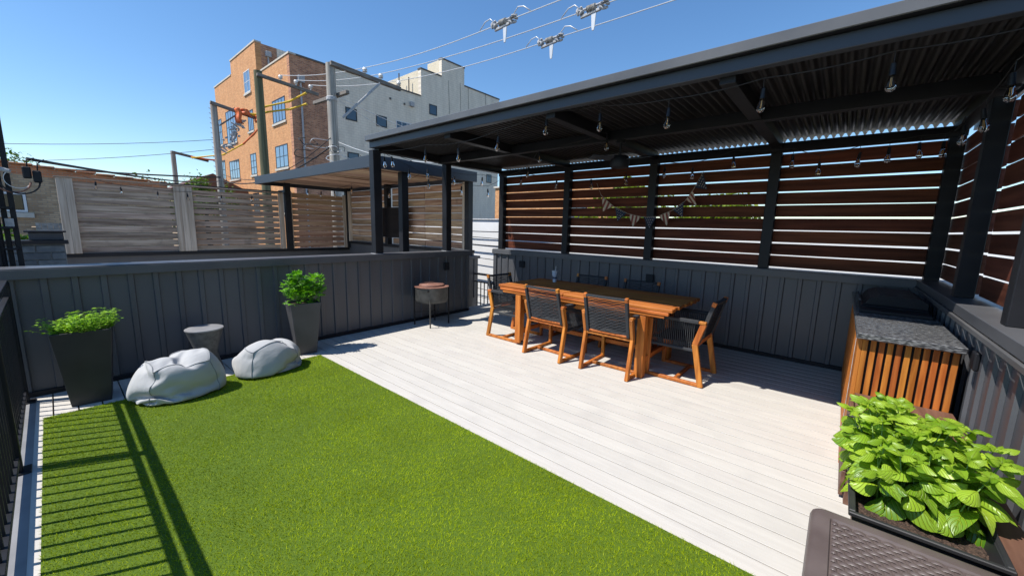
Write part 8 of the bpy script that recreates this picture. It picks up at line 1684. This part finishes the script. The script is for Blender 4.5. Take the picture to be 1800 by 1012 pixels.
for (x0, x1, z0, z1, fm, a) in ((15.96, 16.9, 9.55, 10.48, 'frame_dark', 1), (18.6, 19.6, 9.6, 10.48, 'frame_dark', 1), (20.5, 22.2, 9.5, 10.45, 'frame_white', 3),
                                (24.1, 25.0, 11.75, 12.65, 'frame_dark', 1), (16.0, 16.95, 6.2, 7.1, 'frame_dark', 1), (19.0, 20.0, 6.2, 7.1, 'frame_dark', 1), (31.85, 32.65, 6.3, 7.2, 'frame_dark', 2)):
    window(BB, 'Y', x0, x1, z0, z1, YB, fm, a, 1, 'glass', sill=False)
mb = MB(); o_ = BB.location
mb.tube([Vector((12.66, YB-.12, 11.3))-o_, Vector((12.66, YB-.12, GZ+.1))-o_], 0.07, 8); mb.build('downspout', M['galv'], BB, 'auto')
bx('leader_head', M['galv'], 12.45, 12.9, YB-.3, YB-.002, 11.3, 11.75, BB, 0.02)
mb = MB(); mb.tube([Vector((12.9, 37.3, 14.6))-o_, Vector((12.9, 37.3, 12.75))-o_], 0.07, 8); mb.build('downspout', M['galv'], BB, 'auto')
bx('leader_head', M['galv'], 12.7, 13.1, 37.1, 37.398, 14.6, 15.0, BB, 0.02)
bx('vent_hood', M['galv'], 21.9, 22.3, YB-.25, YB-.002, 11.9, 12.3, BB, 0.03)
for (a, z) in ((19.9, 12.0), (21.3, 11.9), (29, 12.2)):
    bx('vent_cap', M['coping'], a, a+0.15, YB-.08, YB-.002, z, z+0.15, BB, 0.01)
for (x_, y_, z0, z1) in ((16.0, 37.0, 12.7, 15.2), (22.6, 33.5, 12.7, 15.4), (22.9, 32.4, 12.7, 14.9), (13.9, 36.9, 12.7, 15.0)):
    mb = MB(); mb.tube([Vector((x_, y_, z0))-o_, Vector((x_, y_, z1))-o_], 0.06, 6); mb.build('roof_pipe', M['coping'], BB)
for k_, x_ in enumerate((26.4, 27.9, 29.0, 31.5)):
    mb = MB(); mb.tube(catenary(Vector((x_, YB-.05, 15.3+.2*(k_ % 2)))-o_, Vector((x_+.3, YB-.05, 8))-o_, 0.0, 6), 0.012, 5); mb.build('wall_cable', M['cable'], BB)

LB = thing('brown_brick_building', 'low tan and rust brick building at the left behind the fence', 'building', (-1, 20, GZ))
def quadprism(name, mt, xs, ztops, y0, y1, z0, parent):
    mb = MB(); o_ = Vector(parent.location)
    (xa, xb), (za, zb) = xs, ztops
    vs = [(xa, y0, z0), (xb, y0, z0), (xb, y1, z0), (xa, y1, z0), (xa, y0, za), (xb, y0, zb), (xb, y1, zb), (xa, y1, za)]
    mb.add([Vector(v)-o_ for v in vs], [(3, 2, 1, 0), (4, 5, 6, 7), (0, 1, 5, 4), (1, 2, 6, 5), (2, 3, 7, 6), (3, 0, 4, 7)])
    return mb.build(name, M[mt], parent)
quadprism('lower_wall', 'tan_brick', (-8, 3.1), (3.28, 2.52), 20.0, 26, GZ, LB)
quadprism('upper_wall', 'red_brick', (-8, 3.1), (3.62, 2.80), 20.02, 26, 2.0, LB)
mb = MB()
for i in range(24):
    x0 = -8+i*0.4625; z0 = 3.62+(2.80-3.62)*(i/24)
    mb.box(x0, x0+0.455, 19.94, 20.35, z0-0.005, z0+0.05, 0.01)
mb.v = [tuple(Vector(v)-LB.location) for v in mb.v]; mb.build('tile_coping', M['red_brick'], LB)
window(LB, 'Y', -0.95, -0.38, 1.60, 2.20, 20.0, 'frame_white', 1, 1, 'screen', sill=True)

WB = thing('white_block_building', 'low white painted block building seen through the stair gap and slats', 'building', (9.2, 0, GZ))
bx('street_wall', M['white_paint'], 9.2, 9.5, -14, 13.5, GZ, 1.70, WB, 0)
bx('roof', M['coping'], 9.5, 13.8, -14, 13.5, 1.2, 1.35, WB, 0)
bx('parapet_cap', M['galv'], 9.16, 9.54, -14, 13.5, 1.702, 1.75, WB, 0.01)
for (z, w_) in ((1.25, 0.02), (0.85, 0.03), (0.15, 0.02), (-0.35, 0.015), (-0.9, 0.02)):
    pass
cw = thing('wall_conduit_cables', 'black cables strung across the white block building', 'cables', (9.1, 8, 0))
for (za, zb, r_) in ((1.35, 1.15, .012), (1.05, 0.95, .02), (0.72, 0.45, .012), (0.1, 0.02, 0.03), (-0.25, -0.6, .01), (-0.5, -0.9, 0.01), (1.45, 1.42, 0.015)):
    mb = MB(); mb.tube([q-cw.location for q in catenary((9.05, 13, za), (9.05, 5.5, zb), 0.1, 10)], r_, 5); mb.build('cable', M['cable'], cw)

TBd = thing('rear_brick_building', 'distant orange brick building glimpsed between the stained slats', 'building', (21, 13, GZ))
bx('wall', M['or_brick'], 21.0, 27, 10.4, 19.5, GZ, 4.2, TBd, 0)
bx('parapet_coping', M['limestone'], 20.9, 27.1, 10.3, 19.6, 4.202, 4.32, TBd, 0.02)
window(TBd, 'X', 12, 13.4, 1.6, 3.2, 21.0, 'frame_dark', 2, 2, 'glass')

HS = thing('gabled_house', 'small distant house with brown gable roof behind the fence', 'house', (9, 42, GZ))
mb = MB(); mb.box(-2.0, 3.0, 0, 6, 0, 7.6); mb.build('wall', M['tan_brick'], HS)
mb = MB(); mb.add([(-2.4, -.4, 7.5), (3.4, -.4, 7.5), (3.4, 6.4, 7.5), (-2.4, 6.4, 7.5), (0.5, -.4, 9.0), (0.5, 6.4, 9.0)], [(0, 1, 4), (2, 3, 5), (0, 4, 5, 3), (1, 2, 5, 4), (3, 2, 1, 0)]); mb.build('roof', M['bench'], HS)

# ================================================================ trees
def tree(loc, h, rad, n, mt, label, seed, squash=0.8):
    rr = random.Random(seed); t = thing('leafy_tree', label, 'tree', loc, group='trees beyond the rooftops')
    tr = MB(); c0 = Vector((0, 0, h-rad*squash))
    tr.tube([(0, 0, 0), (0.1, 0.05, h*0.35), (0, 0, h*0.6), (0.1, -0.1, h-rad*0.3)], [0.24, 0.18, 0.13, 0.04], 8)
    cl = []
    for k in range(26):
        d_ = Vector((rr.gauss(0, 1), rr.gauss(0, 1), rr.gauss(0.1, 1))).normalized(); q = c0 + Vector((d_.x*rad, d_.y*rad, d_.z*rad*squash))*rr.uniform(.45, .9)
        cl.append((q, rad*rr.uniform(.22, .42))); tr.tube([c0+Vector((0, 0, -rad*.5)), c0.lerp(q, .5)+Vector((0, 0, -.1)), q], [0.07, 0.04, 0.015], 5)
    tr.build('trunk', M['bark'], t, smooth=True)
    pr_ = [leaf_geo(1.0, 0.6, 0.3, 0.2, 2, 2)]; ml_ = []
    for i in range(n):
        q, r_ = cl[rr.randrange(len(cl))]
        d_ = Vector((rr.gauss(0, 1), rr.gauss(0, 1), rr.gauss(0, 1))).normalized()
        ml_.append((0, frame(q+d_*r_*rr.uniform(.3, 1.05), (rr.gauss(0, 1), rr.gauss(0, 1), rr.gauss(-.2, .6)), rr.uniform(-1, 1), rr.uniform(.13, .24))))
    stuff(merge_leaves('crown', M[mt], pr_, ml_, t))
tree((-2.1, 30, GZ), 8.6, 2.0, 3200, 'leaf_tree', 'green tree rising over the brick building at the far left', 1)
tree((4.2, 33, GZ), 7.6, 2.0, 3000, 'leaf_tree', 'left tree of the clump behind the small distant pole', 2)
tree((7.6, 36, GZ), 8.4, 2.2, 3000, 'leaf_tree', 'right tree of the clump beside the gabled house', 3)
tree((14.5, 6.3, GZ), 7.1, 1.9, 4200, 'leaf_tree_b', 'yellow green tree showing through the slats left of the bunting', 4)
tree((14.5, 3.4, GZ), 6.6, 1.5, 3800, 'leaf_tree_b', 'yellow green tree showing through the slats right of the bunting', 5)
tree((-0.42, 12.5, GZ), 4.95, 0.8, 1500, 'leaf_tree', 'small leafy tree between the service mast and the block wall', 6, 1.0)

# ================================================================ utility poles and lines
def pole(name, x_, y_, ztop, r0, r1, mt, label):
    t = thing(name, label, 'utility pole', (x_, y_, GZ))
    mb = MB(); mb.tube([(0, 0, 0), (0.01, 0, (ztop-GZ)*.5), (0, 0, ztop-GZ)], [r0, (r0+r1)/2, r1], 14); mb.build('shaft', M[mt], t, 'auto')
    return t
def pbar(t, name, a, b, w, h, mt='crossarm'):
    mb = MB(); mb.bar(Vector(a)-t.location, Vector(b)-t.location, w, h, 0.01); return mb.build(name, M[mt], t)
def insul(t, p, s=1.0, name='insulator'):
    mb = MB(); q = Vector(p)-t.location
    mb.lathe([(0.02*s, 0), (0.02*s, .06*s), (0.075*s, .07*s), (0.03*s, .10*s), (0.075*s, .12*s), (0.05*s, .18*s), (0.02*s, .19*s)], 12, c=q); return mb.build(name, M['white_plastic'], t, 'auto')
PC = pole('utility_pole', 6.08, 12.62, 6.30, 0.175, 0.135, 'pole', 'thick weathered grey utility pole with long slanting crossarm')
pbar(PC, 'crossarm', (6.0, 12.45, 6.26), (8.45, 12.45, 6.16), 0.11, 0.13)
pbar(PC, 'crossarm', (6.28, 14.3, 5.50), (6.28, 12.0, 5.42), 0.11, 0.11)
pbar(PC, 'brace', (7.6, 12.36, 6.1), (6.28, 12.36, 4.74), 0.045, 0.07, 'galv')
for p in ((7.12, 12.45, 6.26), (7.69, 12.45, 6.24), (8.38, 12.45, 6.2)): insul(PC, p, 1.1)
mb = MB(); mb.lathe([(0.15, 0), (0.16, .02), (0.16, .1), (0.15, .12)], 14, c=Vector((6.08, 12.62, 5.22))-PC.location); mb.build('band', M['galv'], PC)
PG = pole('utility_pole', 5.60, 17.3, 6.98, 0.18, 0.14, 'pole_green', 'mossy green treated utility pole with yellow line covers')
pbar(PG, 'crossarm', (5.5, 17.12, 6.80), (7.7, 17.12, 6.66), 0.10, 0.12)
for p in ((6.3, 17.12, 6.80), (6.85, 17.12, 6.78), (7.4, 17.12, 6.75)): insul(PG, p, 1.1)
PA = pole('utility_pole', 5.15, 21.5, 6.5, 0.15, 0.125, 'pole', 'slim grey utility pole crowded with hardware and orange blankets')
pbar(PA, 'crossarm', (5.0, 21.35, 6.46), (7.0, 21.35, 6.12), 0.11, 0.13)
pbar(PA, 'brace', (5.25, 21.3, 5.55), (6.1, 21.3, 6.3), 0.05, 0.06)
rr = random.Random(5)
mb = MB()
for k in range(46):
    u = k/46; c = Vector((5.35+u*0.75, 21.25+rr.uniform(-.2, .1), 4.6+u*1.35)) + Vector((rr.uniform(-.14, .14), 0, rr.uniform(-.18, .18)))
    d_ = Vector((rr.uniform(-1, 1), rr.uniform(-.3, .3), rr.uniform(-1, 1))).normalized()*rr.uniform(.06, .16)
    mb.tube([c-PA.location-d_, c-PA.location, c-PA.location+d_], [.02, rr.uniform(.03, .06), .02], 7)
mb.build('line_hardware', M['galv'], PA, 'auto')['kind'] = 'stuff'
for k in range(14):
    mb = MB(); z_ = 3.6+k*0.2; mb.tube([Vector((5.15-.14, 21.4, z_))-PA.location, Vector((5.15-.22, 21.36, z_+.02))-PA.location], 0.012, 5); mb.build('climbing_step', M['galv'], PA)
def blanket(t, c, w, h, seed):
    rr = random.Random(seed); vs = []; fs = []; n_ = 8
    for i in range(n_+1):
        for j in range(n_+1):
            u, v = i/n_-.5, j/n_-.5
            vs.append(Vector(c)-t.location+Vector((u*w*(1-.3*v)+.03*math.sin(v*9), -.12*math.cos(u*5)+.05*math.sin(u*14+v*5)+rr.uniform(-.02, .02), v*h - .12*abs(u)*h)))
    for i in range(n_):
        for j in range(n_): a = i*(n_+1)+j; fs.append((a, a+n_+1, a+n_+2, a+1))
    mb = MB(); mb.add(vs, fs); o = mb.build('orange_blanket', M['orange'], t, smooth=True)
    md = o.modifiers.new('t', 'SOLIDIFY'); md.thickness = 0.02; return o
blanket(PA, (5.98, 21.15, 6.12), 0.26, 0.62, 1); blanket(PA, (6.25, 21.15, 6.30), 0.42, 0.26, 2); blanket(PA, (6.72, 21.15, 6.10), 0.22, 0.30, 3)
def hose(t, pts, r, mt, name):
    mb = MB(); P_ = [Vector(p)-t.location for p in pts]; full = []
    for a, b in zip(P_[:-1], P_[1:]): full += [a.lerp(b, i/5) for i in range(5)]
    full.append(P_[-1]); rad = [r*(1.35 if i % 5 == 0 else 1.0) for i in range(len(full))]
    mb.tube(full, rad, 8); return mb.build(name, M[mt], t, 'auto')
hose(PG, [(5.8, 17.6, 5.82), (6.6, 17.2, 6.15), (7.0, 16.6, 6.45)], 0.034, 'yellow', 'yellow_line_cover')
hose(PG, [(5.8, 17.6, 5.62), (6.6, 17.2, 5.86), (7.0, 16.6, 6.05)], 0.034, 'yellow', 'yellow_line_cover')
hose(PA, [(6.95, 21.2, 6.0), (6.6, 21.6, 5.45), (6.3, 22.0, 5.05)], 0.04, 'orange', 'orange_line_cover')
hose(PA, [(6.3, 22.0, 5.05), (5.6, 22.5, 4.5), (4.6, 23.4, 4.3)], 0.03, 'yellow', 'yellow_line_cover')
hose(PA, [(6.75, 21.3, 6.22), (6.45, 21.3, 6.3), (6.95, 21.2, 6.35)], 0.045, 'yellow', 'yellow_line_cover')
PD = pole('utility_pole', 9.0, 53.5, 8.35, 0.26, 0.2, 'pole', 'small distant utility pole with slanting arm above the trees')
pbar(PD, 'crossarm', (8.9, 53.4, 8.25), (11.9, 53.4, 7.75), 0.2, 0.24)
hose(PD, [(10.4, 53.2, 8.0), (11.4, 53.2, 7.9), (12.4, 53.2, 7.9)], 0.08, 'orange', 'orange_line_cover')

# overhead conductors: behind camera -> device -> pole C -> pole G
lines = [((7.12, 6.45, 6.06), (7.12, 12.45, 6.46), (6.3, 17.12, 7.0), 'left overhead wire'), ((8.38, 6.05, 6.02), (8.38, 12.45, 6.42), (7.4, 17.12, 6.95), 'right overhead wire'),
         ((7.69, 4.52, 5.98), (7.69, 12.45, 6.44), (6.85, 17.12, 6.98), 'middle overhead wire')]
for (dv, pc, pg, nm) in lines:
    d_ = Vector(dv); far = Vector((dv[0], -22, 6.5))
    pts_ = catenary(pg, pc, 0.10, 8)[:-1] + catenary(pc, d_, 0.10, 10)[:-1]
    for i in range(15):
        u = i/14; y_ = d_.y+(-22-d_.y)*u; pts_.append(Vector((dv[0], y_, d_.z - 0.35*4*u*(1-u)*0.5 + (6.5-d_.z)*u*u)))
    mb = MB(); mb.tube(pts_, 0.011, 6); o = mb.build('overhead_wire', M['alu_wire'], None); tag(o, 'bare silver '+nm+' running from the pole over the pergola', 'power line', 'overhead power lines')
def device():
    t = thing('inline_switch', 'x', 'line switch', group='inline switches on the overhead wires')
    # along y; body, ribbed insulator, hanging lever
    mb = MB(); mb.lathe([(0.03, -.10)] + [(0.075 if k % 2 else 0.055, -.10+k*0.018) for k in range(1, 12)] + [(0.03, .11)], 14)
    mb.v = [(a, c, b) for a, b, c in mb.v]; mb.build('ribbed_insulator', M['pole'], t)
    mb = MB(); mb.bar((0, -.34, .03), (0, .34, .03), .05, .035, .008); mb.bar((0, -.20, -.07), (0, .26, -.10), .05, .06, .01); mb.build('live_bar', M['galv'], t)
    for s in (-1, 1):
        mb = MB()
        for k in range(9):
            c = Vector((rr.uniform(-.05, .05), s*.27+rr.uniform(-.08, .08), rr.uniform(-.07, .1))); d_ = Vector((rr.uniform(-1, 1), rr.uniform(-1, 1), rr.uniform(-1, 1))).normalized()*.05
            mb.tube([c-d_, c, c+d_], [.02, .032, .02], 7)
        mb.build('clamp', M['galv'], t, 'auto')
    mb = MB(); vs = []
    for z_, w_ in ((-.08, .055), (-.36, .035), (-.43, .02)):
        for x_ in (-.012, .012):
            for s in (-1, 1): vs.append((x_, -.05+s*w_, z_))
    fs = []
    for i in (0, 1): a = i*4; fs += [(a, a+1, a+5, a+4), (a+3, a+2, a+6, a+7), (a+2, a, a+4, a+6), (a+1, a+3, a+7, a+5)]
    fs += [(8, 9, 11, 10), (0, 2, 3, 1)]
    mb.add(vs, fs); mb.build('lever', M['alu_wire'], t)
    mb = MB(); mb.tube([(0, .30, .08), (0, .42, .19), (0, .58, .17), (0, .75, .03)], .012, 6); mb.build('jumper', M['alu_wire'], t, smooth=True)
    mb = MB(); mb.tube([(0, -.30, .08), (0, -.42, .19), (0, -.58, .15), (0, -.78, .0)], .012, 6); mb.build('jumper', M['alu_wire'], t, smooth=True)
    return t
dv0 = device()
for i, (p, lb) in enumerate((((7.12, 6.45, 6.06), 'leftmost of the three switches hanging on the overhead wires'), ((7.69, 4.52, 5.98), 'topmost switch on the overhead wires at the upper frame edge'), ((8.38, 6.05, 6.02), 'lowest switch on the overhead wires, between the other two'))):
    c = dv0 if i == 0 else dup_tree(dv0)
    c.location = p; c['label'] = lb
# low service cables
cable('service_cable', catenary((-0.06, 5.45, 1.98), (5.1, 21.3, 3.2), 0.12, 24), 0.014, M['cable'], 'thick black cable running from the mast across the brick building', group='service cables')
cable('service_cable', catenary((5.2, 21.3, 3.2), (6.0, 12.5, 3.9), 0.5, 24), 0.022, M['cable'], 'black cable sagging from the slim grey pole to the thick pole', group='service cables')
cable('service_cable', catenary((5.2, 21.3, 3.5), (5.95, 12.55, 4.1), 0.65, 24), 0.012, M['cable'], 'thin black cable looping low between the poles', group='service cables')
cable('service_cable', catenary((-6, 20.5, 3.35), (5.1, 21.2, 3.35), 0.25, 24), 0.03, M['cable'], 'cable crossing above the low brick building', group='service cables')
cable('service_cable', catenary((6.15, 12.45, 4.0), (5.7, 4.0, 2.75), 0.35, 24), 0.010, M['alu_wire'], 'pale cable from the thick pole to the pergola', group='service cables')
for k, (a, b, sg) in enumerate((((6.3, 12.6, 5.4), (30, 30.8, 10.9), .8), ((6.3, 12.6, 5.3), (30, 30.8, 9.9), 1.2), ((5.2, 21.6, 5.0), (-14, 30, 4.6), .9), ((5.2, 21.6, 4.6), (-14, 32, 4.2), 1.1))):
    cable('service_cable', catenary(a, b, sg, 20), 0.010, M['alu_wire'] if k < 2 else M['cable'], ('upper pale cable from the thick pole to the grey building', 'lower pale cable from the thick pole to the grey building', 'upper cable leaving the slim pole to the left', 'lower cable leaving the slim pole to the left')[k], group='service cables')
CO = thing('cable_coil', 'tangle of looped cables low on the thick grey pole', 'cables', (6.0, 12.4, 3.5))
for k in range(9):
    a = rr.uniform(0, 6); c = (rr.uniform(-.9, .5), rr.uniform(-.1, .2), rr.uniform(-.05, .35)); R0 = rr.uniform(.12, .38)
    mb = MB(); mb.tube([Vector((c[0]+R0*1.6*math.cos(a+i*.35), c[1]+.1*math.sin(i), c[2]+R0*.55*math.sin(a+i*.35))) for i in range(rr.randint(9, 17))], rr.choice((.008, .012)), 5)
    mb.build('loop', M['alu_wire' if k % 2 else 'cable'], CO, smooth=True)
